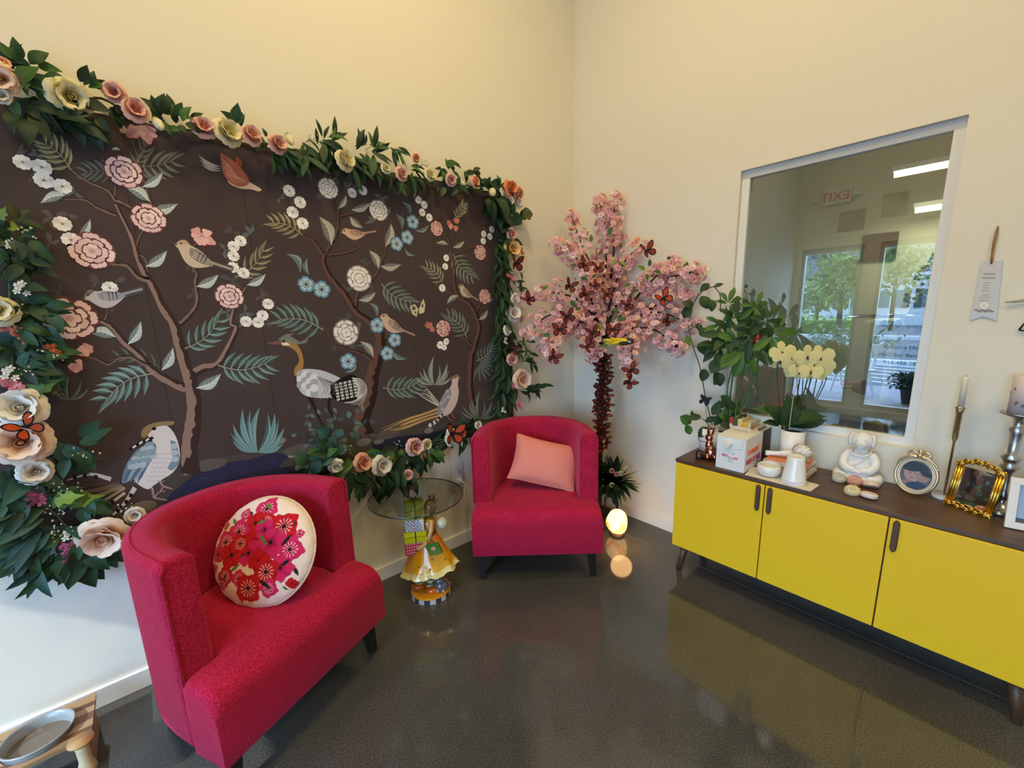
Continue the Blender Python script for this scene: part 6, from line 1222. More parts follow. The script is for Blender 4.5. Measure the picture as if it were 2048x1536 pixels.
mb.tube(catmull([(c[0] + .02, -.02, .055), (c[0] + .045, -.03, .06), (c[0] + .055, -.035, .085)], 5), .006, 6, GR); mb.build('grey_cat', m_cer, tb_)
# glass top
m_tglass = glass_mat('table_glass', 1.75, (.80, .84, .82)); m_gedge = mat('glass_edge', (.010, .035, .030), .1, spec=.8)
GZ = .570; GR_ = .242; GC = fig(612, 400)[0]
go = np.array([.965, 1.905]); gl = (go - np.array([gx, gy])); glx, gly = gl @ rgt[:2], gl @ fwd[:2]
MB().lathe([(GR_ - .001, -.004), (GR_ - .001, .004)], 72, (glx, gly, GZ)).build('glass_top', m_tglass, tb_, fix=True)
MB().lathe([(GR_ - .0008, -.0042), (GR_ + .0012, -.0030), (GR_ + .0012, .0030), (GR_ - .0008, .0042)], 72, (glx, gly, GZ), cap=False).build('glass_rim', m_gedge, tb_)
MB().lathe([(.007, 0), (.009, GZ - .004 - hd[2] - .036)], 14, (hd[0], 0, hd[2] + .036), GLD).build('top_support', m_cer, tb_)
# ================================================================ things on the sideboard
ZT_ = SZT
def onsb(px, py, dx=0): p = on_z(px, py, ZT_); return (min(p[0], XW - .05) + dx, p[1])
def hgt(px, py, x): return at_ax(px, py, 0, x)[2] - ZT_
m_porc = mat('white_porcelain', (.82, .81, .79), .25, coat=.3); m_pot = mat('white_pot', (.80, .81, .82), .4); m_soil = mat('soil', (.03, .02, .015), .9)
m_card = mat('white_card', (.80, .80, .80), .55)
# --- coffee carton
bx0, byA, byB = 2.168, .905, .765; bh = hgt(1487, 878, bx0)
t = thing('coffee_carton', 'white coffee carton with orange and pink lettering at the sideboard edge', 'box', (bx0, (byA + byB) / 2, ZT_)); w = byA - byB; dp = .225; hh = bh * .97
MB().box2((0, -w / 2, 0), (dp, w / 2, hh)).build('carton', m_card, t, bevel=.0025)
MB().add([(0, -w / 2, hh), (dp, -w / 2, hh), (dp, w / 2, hh), (0, w / 2, hh), (dp * .30, -w * .46, hh + .008), (dp * .62, -w * .46, hh + .008), (dp * .62, w * .46, hh + .008), (dp * .30, w * .46, hh + .008)], [(0, 1, 5, 4), (3, 7, 6, 2), (0, 4, 7, 3), (1, 2, 6, 5), (4, 5, 6, 7)], None, False).build('carton_top', m_card, t)
hw2 = w * .36
P = [(dp * .5, y, hh + z) for y, z in ((-hw2, .006), (-hw2, .024), (-hw2 + .010, .034), (hw2 - .010, .034), (hw2, .024), (hw2, .006), (hw2 - .016, .006), (hw2 - .016, .020), (-hw2 + .016, .020), (-hw2 + .016, .006))]
MB().prism(P, (.003, 0, 0)).build('carry_handle', mat('kraft_edge', (.62, .52, .42), .7), t)
MB().lathe([(.019, 0), (.019, .010), (.0165, .016), (.0165, .022), (.015, .024)], 22, (0, .012, hh * .80), axis=Vector((-1, 0, 0))).build('spout_cap', m_porc, t)
mb = MB()
for a, b in (((-.062, hh * .97), (-.050, hh * .70)), ((-.050, hh * .70), (-.018, hh * .66))):
    mb.tube([(-.0008, a[0], a[1]), (-.0008, b[0], b[1])], .0007, 4)
mb.build('crease', mat('crease_grey', (.35, .35, .38), .6), t)
m_pink, m_oran = mat('print_pink', rgb(206, 30, 92), .5), mat('print_orange', rgb(240, 106, 30), .5)
FRT = RX((0, -1, 0), (0, 0, 1)); SID = RX((1, 0, 0), (0, 0, 1))
text('DU', .017, m_pink, t, (-.0006, .040, hh * .40), FRT, bold=.0008); text("IN'", .017, m_oran, t, (-.0006, -.018, hh * .36), FRT, bold=.0008)
mb = MB(); mb.tube([(-.0008, .014, hh * .41), (-.0008, -.016, hh * .38)], .0014, 4); mb.tube([(-.0008, .006, hh * .38), (-.0008, .002, hh * .27), (-.0008, -.010, hh * .26), (-.0008, -.012, hh * .37)], .0009, 4); mb.ball((-.0006, -.016, hh * .52), (.0008, .004, .003), 8, 5); mb.build('cup_emblem', mat('print_grey', (.15, .15, .17), .5), t)
text("DUNKIN'", .034, m_oran, t, (.035, -w / 2 - .0006, hh * .50), SID, bold=.0013); text("BOX O' JOE", .034, m_pink, t, (.022, -w / 2 - .0006, hh * .22), SID, bold=.0013)
# --- row of books standing behind the carton
bk = [('red', (.45, .03, .03)), ('dark green', (.05, .10, .03)), ('cream', (.72, .62, .35)), ('yellow', (.78, .55, .03)), ('pale cream', (.75, .70, .55)), ('orange', (.70, .16, .03)), ('white', (.75, .73, .68)), ('dark brown', (.06, .03, .02))]
yb = .945
m_page = mat('paper_pages', (.74, .68, .55), .8, bump=.4, bscale=300, stretch=(1, 30, 1))
bl = ['red book standing first in the row behind the coffee carton', 'dark green book beside the red one behind the coffee carton', 'cream book in the middle of the standing row', 'bright yellow book standing behind the carton handle', 'pale cream book beside the bright yellow one', 'orange book near the end of the standing row', 'thin white book beside the orange one in the row', 'dark brown book ending the standing row beside the orchid pot']
hts = [hgt(1488, 838, 2.42), hgt(1500, 836, 2.42), hgt(1508, 842, 2.42), hgt(1517, 850, 2.40), hgt(1522, 848, 2.42), hgt(1530, 862, 2.40), hgt(1533, 860, 2.40), hgt(1540, 866, 2.40)]
for k, (nm, c) in enumerate(bk):
    th = [.022, .020, .024, .026, .014, .020, .012, .028][k]; h = max(.12, hts[k]); d = .115
    b = thing('book', bl[k], 'book', (2.405, yb - th / 2, ZT_), 0, 'books standing behind the carton'); cm = mat('book_' + nm.replace(' ', '_'), c, .5)
    MB().box2((.002, -th / 2 + .002, .003), (d - .003, th / 2 - .002, h - .003)).build('pages', m_page, b)
    mb = MB(); mb.box2((0, -th / 2, 0), (d, -th / 2 + .002, h)); mb.box2((0, th / 2 - .002, 0), (d, th / 2, h)); mb.box2((-.0015, -th / 2, 0), (.001, th / 2, h)); mb.build('cover', cm, b)
    if k in (0, 3, 5): MB().box2((-.002, -th / 2 + .004, h * .55), (-.0014, th / 2 - .004, h * .85)).build('spine_label', m_card, b)
    yb -= th + .0015
# --- stacked magazines and books with the artichoke
sx0, sy0 = 2.352, .628; zz = ZT_; sc_ = [((.70, .66, .60), .014, 'topmost but one pale book of the flat stack'), ((.62, .10, .05), .008, 'b'), ((.74, .70, .64), .013, 'c'), ((.35, .12, .10), .007, 'd'), ((.72, .66, .55), .012, 'e'), ((.75, .30, .12), .010, 'f')]
ll = ['red-brown covered book at the bottom of the flat stack', 'pale book second from the bottom of the flat stack', 'cream book third from the bottom of the flat stack', 'thin dark red magazine in the middle of the flat stack', 'pale book just under the orange cover of the flat stack', 'book with an orange and red cover on top of the flat stack']
for k, (c, th) in enumerate([((.42, .10, .08), .013), ((.70, .66, .60), .012), ((.70, .62, .50), .011), ((.40, .06, .05), .008), ((.74, .70, .64), .012), ((.72, .24, .07), .009)]):
    b = thing('stacked_book', ll[k], 'book', (sx0 + R.uniform(-.006, .006), sy0 + R.uniform(-.006, .006), zz), R.uniform(-.10, .08), 'flat stack of books'); a_, c_ = .078, .098 - .002 * k
    MB().box2((-a_ + .002, -c_ + .002, .0015), (a_ - .002, c_ - .002, th - .0015)).build('pages', m_page, b); cm = mat('flat_book_%d' % k, c, .45)
    MB().box2((-a_, -c_, 0), (a_, c_, .0015)).build('cover', cm, b); MB().box2((-a_, -c_, th - .0015), (a_, c_, th)).build('cover', cm, b)
    if k == 5:
        for u, v, col in ((-.03, -.055, (.75, .04, .03)), (.02, -.06, (.80, .45, .20)), (-.01, -.03, (.8, .7, .6))): MB().box((u, v, th + .0003), (.05, .045, .0006)).build('cover_picture', mat('cover_pic_%d' % int(u * 1000 + 99), col, .4), b)
    zz += th + .0004
art = thing('ceramic_artichoke', 'white ceramic artichoke with long stem lying on the flat stack of books', 'ornament', (sx0 - .012, sy0 - .040, zz))
MB().tube(catmull([(.0, .02, .036), (-.01, .08, .022), (-.012, .135, .012)], 5), [.016] * 4 + [.012] * 5 + [.014] * 2, 12).build('stem', m_porc, art)
mb = MB(); ax = Vector((.05, -.9, .25)).normalized(); mb.ball((0, -.01, .046), (.034, .034, .036), 14, 9)
qa = orient(ax.orthogonal(), ax)
for ring in range(6):
    n = [5, 7, 9, 10, 9, 7][ring]; ph = .35 + ring * .40
    for k in range(n):
        a = 2 * PI * k / n + ring * .5; dirv = qa @ Vector((math.sin(ph) * math.cos(a), math.sin(ph) * math.sin(a), math.cos(ph))); up = (qa @ Vector((0, 0, 1)) - dirv * dirv.dot(qa @ Vector((0, 0, 1)))).normalized(); c = Vector((0, -.01, .046)) + dirv * .033; sd = up.cross(dirv)
        if c.z < .012: continue
        w = .013; mb.add([tuple(c - up * .012 - sd * w * .6), tuple(c - up * .012 + sd * w * .6), tuple(c + up * .004 + sd * w + dirv * .004), tuple(c + up * .022 + dirv * .012), tuple(c + up * .004 - sd * w + dirv * .004), tuple(c + dirv * .007)], [(0, 1, 5), (1, 2, 5), (2, 3, 5), (3, 4, 5), (4, 0, 5)])
mb.build('scales', m_porc, art)
# --- paper mat, bowl, tapered jug
mt_ = MB().prism([(2.156, .755, ZT_), (2.30, .770, ZT_), (2.262, .470, ZT_), (2.152, .478, ZT_)], (0, 0, .0012)).build('paper_mat', mat('cream_paper', (.72, .66, .58), .7)); tag(mt_, 'cream paper sheet under the bowl and jug at the sideboard edge', 'paper')
t = thing('bowl', 'small round white bowl on the paper sheet beside the carton', 'bowl', (2.225, .672, ZT_ + .0013)); MB().lathe([(.030, 0), (.046, .012), (.053, .032), (.050, .052), (.045, .058), (.043, .055), (.046, .045), (.044, .02), (.0, .014)], 30).build('body', m_porc, t)
t = thing('jug', 'white tapered jug on the paper sheet in front of the book stack', 'jug', (2.208, .560, ZT_ + .0013)); jh = hgt(1590, 912, 2.208)
MB().lathe([(.047, 0), (.050, .005), (.049, .02), (.048, .022), (.036, jh - .008), (.034, jh), (.031, jh - .002), (.040, .02), (0, .015)], 30).build('body', m_porc, t); MB().lathe([(.0500, .016), (.0512, .019), (.0500, .022)], 30, cap=False).build('foot_ring', m_porc, t)
# --- dog in a monk's robe
bc = (2.446, .368); t = thing('dog_statuette', 'white statuette of a sitting dog in a robe with folded paws', 'statuette', (*bc, ZT_), D2R(-86)); t.scale = (.80, .84, 1); m_st = mat('white_stone', (.80, .79, .78), .5, bump=.1, bscale=40)
H = hgt(1712, 862, 2.43); s = H / .255
mb = MB()
def body(u, v):
    a = 2 * PI * u; z = v * .165; r = [.080, .083, .078, .069, .060, .054, .048, .030]; k = v * 7; i = min(6, int(k)); rr = r[i] + (r[i + 1] - r[i]) * (k - i); fold = .0022 * math.sin(14 * a + 9 * v) * (1 - v) + .0015 * math.sin(26 * z * 9)
    return ((rr + fold) * 1.02 * math.cos(a) * s, (rr + fold) * .80 * math.sin(a) * s, z * s)
mb.grid(body, 40, 22, closed_u=True); mb.build('robe', m_st, t)
for sgn in (-1, 1):
    MB().tube([tuple(Vector(p) * s) for p in catmull([(sgn * .02, -.050, .020), (sgn * .075, -.052, .022), (sgn * .098, -.020, .026), (sgn * .075, .02, .028)], 6)], [.020 * s] * 4 + [.028 * s] * 11 + [.022 * s] * 4, 12).build('leg', m_st, t)
    MB().tube([tuple(Vector(p) * s) for p in catmull([(sgn * .052, 0, .145), (sgn * .078, -.018, .105), (sgn * .064, -.052, .075), (sgn * .012, -.066, .066)], 6)], [.020 * s, .022 * s] + [.024 * s] * 9 + [.021 * s] * 4 + [.017 * s] * 4, 12).build('sleeve', m_st, t)
    mb = MB(); mb.ball(tuple(Vector((sgn * .008, -.070, .064)) * s), (.017 * s, .013 * s, .012 * s), 10, 7); mb.build('paw', m_st, t)
    # hanging ear
    mb = MB(); mb.tube([tuple(Vector(p) * s) for p in catmull([(sgn * .036, -.004, .240), (sgn * .054, -.012, .236), (sgn * .060, -.022, .212), (sgn * .054, -.030, .184)], 5)], [.010 * s] * 4 + [.017 * s] * 7 + [.015 * s] * 4 + [.006 * s], 10, flat=.5); mb.build('ear', m_st, t)
mb = MB(); mb.ball(tuple(Vector((0, -.008, .207)) * s), (.055 * s, .048 * s, .046 * s), 20, 14); mb.ball(tuple(Vector((0, -.043, .196)) * s), (.029 * s, .030 * s, .023 * s), 14, 9); mb.ball(tuple(Vector((0, -.052, .180)) * s), (.016 * s, .015 * s, .009 * s), 12, 7)
for sgn in (-1, 1): mb.ball(tuple(Vector((sgn * .019, -.038, .224)) * s), (.012 * s, .010 * s, .006 * s), 10, 6); mb.ball(tuple(Vector((sgn * .018, -.036, .198)) * s), (.016 * s, .015 * s, .015 * s), 10, 7)
mb.lathe([(.040 * s, .145 * s), (.034 * s, .185 * s)], 16); hdd = mb.build('head', m_st, t)
MB().ball(tuple(Vector((0, -.070, .203)) * s), (.010 * s, .007 * s, .007 * s), 10, 7).build('nose', m_st, hdd)
for sgn in (-1, 1): MB().ball(tuple(Vector((sgn * .020, -.050, .220)) * s), .0060 * s, 8, 6).build('eye', m_st, hdd)
MB().tube([tuple(Vector((.050 * math.cos(q), -.012 + .040 * math.sin(q) * -1, .160 + .022 * math.sin(q) * -1)) * s) for q in np.linspace(-.1, PI + .1, 16)], .005 * s, 8).build('collar', m_st, t)
MB().tube([tuple(Vector(p) * s) for p in catmull([(.040, -.030, .150), (.010, -.058, .110), (-.03, -.06, .085)], 5)], .004 * s, 6).build('sash', m_st, t)
# --- small soaps
for k, (px, py, c, kind, lab) in enumerate([(1678, 962, (.48, .50, .40), 'lotus', 'grey-green lotus soap at the foot of the dog statuette'), (1709, 968, (.66, .36, .30), 'lotus', 'pink lotus soap behind the yellow one'), (1704, 988, (.68, .60, .34), 'lotus', 'yellow lotus soap at the front of the group'), (1741, 976, (.74, .56, .50), 'slab', 'flat pink oval soap leaning behind the front white one'), (1738, 995, (.76, .66, .62), 'slab', 'pinkish white carved oval soap nearest the sideboard edge')]):
    x, y = onsb(px, py); t = thing('soap', lab, 'soap', (x - .004, y, ZT_), R.uniform(-.3, .3), 'soaps before the dog statuette'); m = mat('soap_%d' % k, c, .45, sss=.2)
    if kind == 'lotus':
        MB().lathe([(.024, 0), (.029, .006), (.029, .022), (.025, .026), (0, .027)], 20).build('base', m, t)
        mb = MB()
        for ring, (n, rr, z, tl) in enumerate([(8, .019, .026, .35), (6, .011, .031, .2)]):
            for q in range(n):
                a = 2 * PI * q / n + ring * .3; mb.ball((rr * math.cos(a), rr * math.sin(a), z), (.0085, .006, .010), 8, 6, rot=Euler((0, 0, a)).to_matrix())
        mb.ball((0, 0, .033), .007, 8, 6); mb.build('petals', m, t)
    else:
        tilt = .55 if k == 3 else .15
        mb = MB(); mb.M = Matrix.Translation((0, 0, .012 if k == 4 else .016)) @ Matrix.Rotation(tilt, 4, 'Y'); mb.lathe([(.026, -.010), (.030, -.006), (.030, .006), (.026, .010), (.022, .010), (.021, .0085), (0, .0085)], 24)
        for q in range(6): mb.ball((.010 * math.cos(q), .010 * math.sin(q), .009), (.006, .003, .002), 6, 4, rot=Euler((0, 0, q)).to_matrix())
        mb.M = None; mb.build('body', m, t)
# --- oval photograph frame
m_champ = mat('champagne_gilt', (.62, .50, .32), .28, .85); m_gilt = mat('bright_gilt', (.70, .42, .07), .24, .95); m_cream = mat('cream_enamel', (.78, .72, .60), .35)
def standing(t, pos, face_deg, tilt):
    """local X across, local Y up, local Z out of the front; stands at pos, leaning back"""
    f = D2R(face_deg); n = Vector((math.cos(f), math.sin(f), 0)); up = (Vector((0, 0, 1)) * math.cos(tilt) - n * math.sin(tilt)); z = (n * math.cos(tilt) + Vector((0, 0, 1)) * math.sin(tilt)); x = up.cross(z)
    t.matrix_local = Matrix.Translation(Vector(pos)) @ Matrix((x, up, z)).transposed().to_4x4()
ov = thing('oval_frame', 'oval cream and gilt photo frame with ribbon crest showing a mother and baby', 'photo frame'); standing(ov, (2.405, .172, ZT_ + .001), 172, .16)
oh = hgt(1836, 905, 2.42); rx, ry = .072, .083; cy = ry + .006
def oval_ring(a0, a1, z0, z1, n=48):
    mb = MB(); prof = [(a0, z0), (a0 * .5 + a1 * .5, z1), (a1, z0 + .001), (a1, 0), (a0, 0)]
    vs = [((rx + r) * math.cos(2 * PI * k / n), cy + (ry + r) * math.sin(2 * PI * k / n), z) for k in range(n) for r, z in prof]; m = len(prof)
    return mb.add(vs, [(k * m + j, k * m + (j + 1) % m, ((k + 1) % n) * m + (j + 1) % m, ((k + 1) % n) * m + j) for k in range(n) for j in range(m)])
oval_ring(0, -.010, .010, .016).build('outer_rim', m_champ, ov); oval_ring(-.009, -.017, .008, .012).build('enamel_band', m_cream, ov); oval_ring(-.016, -.022, .008, .013).build('inner_rim', m_champ, ov)
mb = MB(); E = lambda cx, cy_, a, b, rot=0, n=20: [(cx + a * math.cos(q) * math.cos(rot) - b * math.sin(q) * math.sin(rot), cy_ + a * math.cos(q) * math.sin(rot) + b * math.sin(q) * math.cos(rot)) for q in np.linspace(0, 2 * PI, n, endpoint=False)]
rin, rjn = rx - .020, ry - .020
def flat(P, z, c): mb.poly([(p[0], p[1], z) for p in P], rgb(c))
flat(E(0, cy, rin, rjn), .004, (96, 88, 110)); flat(E(-.004, cy + .026, .040, .030), .0042, (30, 24, 28)); flat(E(-.014, cy + .002, .026, .034, .25), .0044, (168, 140, 134)); flat(E(-.012, cy + .030, .034, .016, .2), .0046, (26, 20, 24)); flat(E(.022, cy - .004, .022, .022, 0), .0046, (150, 122, 120)); flat(E(.030, cy + .014, .020, .012, -.5), .0048, (30, 24, 28)); flat(E(.006, cy - .044, .034, .016, .1), .0050, (40, 46, 84)); flat(E(-.022, cy - .040, .020, .016, 0), .0049, (140, 116, 116))
for cx, q in ((-.020, 0), (-.004, 0), (.020, 0)): flat(E(cx, cy + .008, .006, .0012, .1), .0052, (60, 40, 40))
flat(E(-.012, cy - .014, .007, .002, .1), .0052, (150, 90, 92)); mb.build('photograph', vmat('photo_paper', .15, .5), ov, fix=False)
mb = MB()
for sgn in (-1, 1):
    mb.tube(catmull([(0, cy + ry + .004, .012), (sgn * .020, cy + ry + .020, .016), (sgn * .034, cy + ry + .008, .014), (sgn * .014, cy + ry - .004, .016), (0, cy + ry + .004, .012)], 6), .0052, 8)
    mb.tube(catmull([(0, cy + ry + .004, .012), (sgn * .030, cy + ry - .006, .016), (sgn * .056, cy + ry - .026, .014), (sgn * .066, cy + ry - .048, .012)], 5), [.006] * 6 + [.005] * 6 + [.004] * 4, 8)
mb.ball((0, cy + ry + .004, .016), (.011, .010, .008), 12, 8); mb.ball((0, cy + ry + .020, .012), (.008, .012, .006), 10, 7); mb.build('ribbon_crest', m_champ, ov)
MB().box((0, cy - .01, -.030), (.04, .12, .003), rot=Euler((-.35, 0, 0)).to_matrix()).build('easel_back', m_dark, ov)
# --- gilt table mirror
gm = thing('gilt_mirror', 'small ornate gold framed mirror reflecting the dark mural', 'mirror'); pL, pR = Vector((*onsb(1893, 1004), 0)), Vector((*onsb(1966, 1031), 0)); pL = Vector((2.405, .062, 0)); pR = Vector((2.345, -.052, 0)); mid = (pL + pR) / 2; wv = (pR - pL); gw = wv.length
fd = math.degrees(math.atan2(wv.x, -wv.y)) + 180; fd = math.degrees(math.atan2(-wv.x * -1, wv.y * -1))
nrm = Vector((wv.y, -wv.x, 0)).normalized(); nrm = nrm if nrm.x < 0 else -nrm; standing(gm, (mid.x, mid.y, ZT_ + .001), math.degrees(math.atan2(nrm.y, nrm.x)), .20)
gh = hgt(1950, 925, 2.42) * 1.0; hw_ = gw / 2
MB().box2((-hw_ + .012, .014, .0), (hw_ - .012, gh - .022, .005)).build('mirror_glass', mat('mirror_silver', (.86, .86, .86), .02, 1.0), gm)
for sgn in (-1, 1):
    mb = MB()
    for q, r in ((-.004, .0050), (.004, .0062), (.012, .0045)): mb.tube([(sgn * (hw_ - .006 + q), .006, .008), (sgn * (hw_ - .006 + q), gh - .018, .008)], r, 8)
    mb.build('side_moulding', m_gilt, gm)
for y0, arch, nm in ((gh - .016, .022, 'top_crest'), (.006, -.004, 'bottom_scroll')):
    mb = MB(); mb.tube([(x, y0 + arch * (1 - (x / hw_) ** 2), .008) for x in np.linspace(-hw_, hw_, 13)], .0075, 8)
    for k in range(9):
        x = -hw_ + gw * (k + .5) / 9; yy = y0 + arch * (1 - (x / hw_) ** 2) + .004 * (1 if k % 2 else -1)
        mb.tube(catmull([(x - .010, yy - .004, .012), (x - .003, yy + .008, .017), (x + .006, yy + .004, .016), (x + .003, yy - .004, .015)], 4), [.0045] * 5 + [.004] * 5 + [.003] * 3, 7); mb.ball((x, yy, .015), (.0055, .0045, .004), 8, 6)
    mb.build(nm, m_gilt, gm)
for sx_, sy_ in ((-1, .006), (1, .006), (-1, gh - .012), (1, gh - .012)):
    mb = MB(); mb.ball((sx_ * hw_, sy_, .010), (.012, .011, .009), 10, 7)
    for q in range(4): mb.ball((sx_ * hw_ + .010 * math.cos(q * 1.57 + .78), sy_ + .010 * math.sin(q * 1.57 + .78), .012), .005, 8, 6)
    mb.build('corner_leaf', m_gilt, gm)
MB().box((0, gh * .42, -.028), (.05, gh * .78, .003), rot=Euler((-.30, 0, 0)).to_matrix()).build('easel_back', m_dark, gm)
# --- taper candle on a slim brass holder
cx_, cy_ = 2.465, .080; t = thing('taper_candle', 'tall ivory taper candle on a slim brass stick with white foot', 'candle', (cx_, cy_, ZT_)); zc1 = hgt(1957, 755, cx_); zc0 = hgt(1937, 822, cx_); zk = hgt(1926, 872, cx_)
m_brass = mat('brass', (.42, .33, .18), .3, .9); MB().lathe([(.040, 0), (.040, .010), (.036, .013), (.006, .014)], 28).build('foot', m_porc, t); MB().lathe([(.0042, .012), (.0042, zk - .03), (.010, zk - .012), (.010, zc0 - .012), (.0125, zc0 - .010), (.0125, zc0 + .014), (.010, zc0 + .014)], 14).build('stick', m_brass, t)
for a in range(4): MB().ball((.0125 * math.cos(a * 1.57), .0125 * math.sin(a * 1.57), zc0 + .008), .0028, 6, 4).build('screw', m_dark, t)
MB().lathe([(.0105, zc0 + .012), (.0095, zc1 - .006), (.007, zc1), (0, zc1 - .001)], 14).build('candle', mat('ivory_wax', (.78, .74, .62), .5, sss=.3), t); MB().tube([(0, 0, zc1 - .002), (.001, 0, zc1 + .006)], .001, 5).build('wick', m_dark, t)
# --- silver candlestick with a printed pillar candle
px_, py_ = 2.440, -.078; t = thing('pillar_candlestick', 'turned silver candlestick with a floral printed pillar candle at the right edge', 'candlestick', (px_, py_, ZT_)); zp = hgt(2040, 826, px_); zp1 = hgt(2046, 752, px_)
m_silv = mat('worn_silver', (.42, .42, .43), .25, .9, var=.4, vscale=20)
pr = [(.055, 0), (.055, .012), (.040, .022), (.018, .040), (.014, .06), (.026, .075), (.014, .090), (.012, zp * .40), (.020, zp * .44), (.028, zp * .47), (.018, zp * .50), (.024, zp * .54), (.030, zp * .56), (.014, zp * .60), (.018, zp * .80), (.024, zp * .84), (.013, zp * .87), (.016, zp * .95), (.052, zp - .006), (.055, zp), (.050, zp + .001)]
MB().lathe(pr, 28).build('stick', m_silv, t); cr = .036; mb = MB(); mb.lathe([(cr, zp + .001), (cr, zp1), (cr - .004, zp1 + .002), (0, zp1 - .004)], 28, (0, 0, 0), rgb(214, 200, 200)); mb.build('candle', vmat('printed_wax', .5), t)
mb = MB()
for k in range(26):
    a = R.uniform(0, 6.28); z = zp + .01 + R.random() * (zp1 - zp - .02); r0 = .0065
    mb.add([((cr + .0006) * math.cos(a + q) , (cr + .0006) * math.sin(a + q), z + v) for q, v in ((-.12, 0), (-.04, .006), (.10, .008), (.14, 0), (.03, -.006))], [(0, 1, 2, 3, 4)], R.choice([rgb(120, 84, 92), rgb(96, 92, 84), rgb(160, 110, 116)]), False)
mb.build('candle_print', vmat('printed_wax', .5), t, fix=False)
# --- white photo frame at the right edge
wf = thing('white_photo_frame', 'white photo frame with blue-grey mount standing at the right edge of the sideboard', 'photo frame'); standing(wf, (2.300, -.165, ZT_ + .001), 190, .22); whh = hgt(2044, 962, 2.33) * 1.08
w2_ = .078
for a, b in (((-w2_, 0), (w2_, .024)), ((-w2_, whh - .024), (w2_, whh)), ((-w2_, .024), (-w2_ + .024, whh - .024)), ((w2_ - .024, .024), (w2_, whh - .024))): MB().box2((a[0], a[1], 0), (b[0], b[1], .014)).build('frame', m_card, wf, bevel=.001)
mb = MB(); flat([(-w2_ + .022, .022), (w2_ - .022, .022), (w2_ - .022, whh - .022), (-w2_ + .022, whh - .022)], .003, (150, 178, 214)); flat([(-w2_ + .024, .024), (w2_ - .024, .024), (w2_ - .024, .040), (-w2_ + .024, .040)], .0034, (78, 88, 104)); flat([(-.03, .05), (.0, .05), (-.005, .075), (-.028, .072)], .0034, (70, 78, 92)); flat(E(-.02, .095, .008, .010), .0034, (40, 44, 54)); mb.build('photograph', vmat('photo_paper', .15, .5), wf, fix=False)
MB().box((0, whh * .42, -.026), (.05, whh * .75, .003), rot=Euler((-.28, 0, 0)).to_matrix()).build('easel_back', m_dark, wf)
# --- scalloped dish behind the mirror
sd = thing('scalloped_dish', 'white scalloped dish leaning behind the gold mirror', 'dish'); standing(sd, (2.490, -.045, ZT_ + .001), 180, .14)
mb = MB(); n = 48; vs = [(0, .062, .004)] + [((.060 + .004 * abs(math.cos(8 * 2 * PI * k / n))) * math.cos(2 * PI * k / n), .062 + (.058 + .004 * abs(math.cos(8 * 2 * PI * k / n))) * math.sin(2 * PI * k / n), .012) for k in range(n)]
mb.add(vs + [(p[0], p[1], p[2] - .004) for p in vs], [(0, 1 + k, 1 + (k + 1) % n) for k in range(n)] + [(n + 1, n + 2 + (k + 1) % n, n + 2 + k) for k in range(n)] + [(1 + k, n + 2 + k, n + 2 + (k + 1) % n, 1 + (k + 1) % n) for k in range(n)]); mb.build('plate', m_porc, sd)
# --- rose gold rabbit and dark glass
t = thing('rabbit_figurine', 'shiny rose gold rabbit figurine behind the coffee carton corner', 'figurine', (2.255, .972, ZT_), 2.6); m_rg = mat('rose_gold', (.62, .26, .19), .12, 1.0); rh = hgt(1430, 852, 2.25); s = rh / .17
mb = MB(); mb.ball((0, 0, .036 * s), (.026 * s, .030 * s, .037 * s), 16, 10); mb.ball((0, -.012 * s, .070 * s), (.019 * s, .018 * s, .026 * s), 14, 9); mb.ball((0, -.018 * s, .104 * s), (.017 * s, .021 * s, .018 * s), 14, 9); mb.ball((0, .034 * s, .022 * s), .010 * s, 8, 6)
for q in (-1, 1): mb.ball((q * .014 * s, -.028 * s, .010 * s), (.009 * s, .016 * s, .009 * s), 10, 6); mb.ball((q * .022 * s, .004 * s, .018 * s), (.012 * s, .020 * s, .017 * s), 10, 7)
mb.build('body', m_rg, t)
for q in (-1, 1): MB().tube([tuple(Vector(p) * s) for p in catmull([(q * .008, -.010, .115), (q * .014, -.004, .140), (q * .016, .002, .170)], 4)], [.005 * s, .007 * s, .008 * s, .0085 * s, .009 * s, .008 * s, .007 * s, .005 * s, .002 * s], 8, flat=.5).build('ear', m_rg, t)
t = thing('dark_tumbler', 'small dark brown glass tumbler at the left end of the sideboard', 'glass', (2.218, 1.015, ZT_)); MB().lathe([(.016, 0), (.018, .003), (.021, .046), (.019, .046), (.016, .006), (0, .006)], 18).build('body', mat('brown_glass', (.035, .014, .010), .08, spec=.8), t)
# ================================================================ plants on the sideboard
m_stem = mat('green_stem', (.07, .13, .03), .55); m_vine = mat('vine_brown', (.05, .06, .025), .6)
def sbp(px, py, x): return at_ax(px, py, 0, x)
GREENS['plant'] = ((.050, .135, .022), (.070, .17, .030)); GREENS['plantd'] = ((.018, .055, .016), (.025, .07, .02))
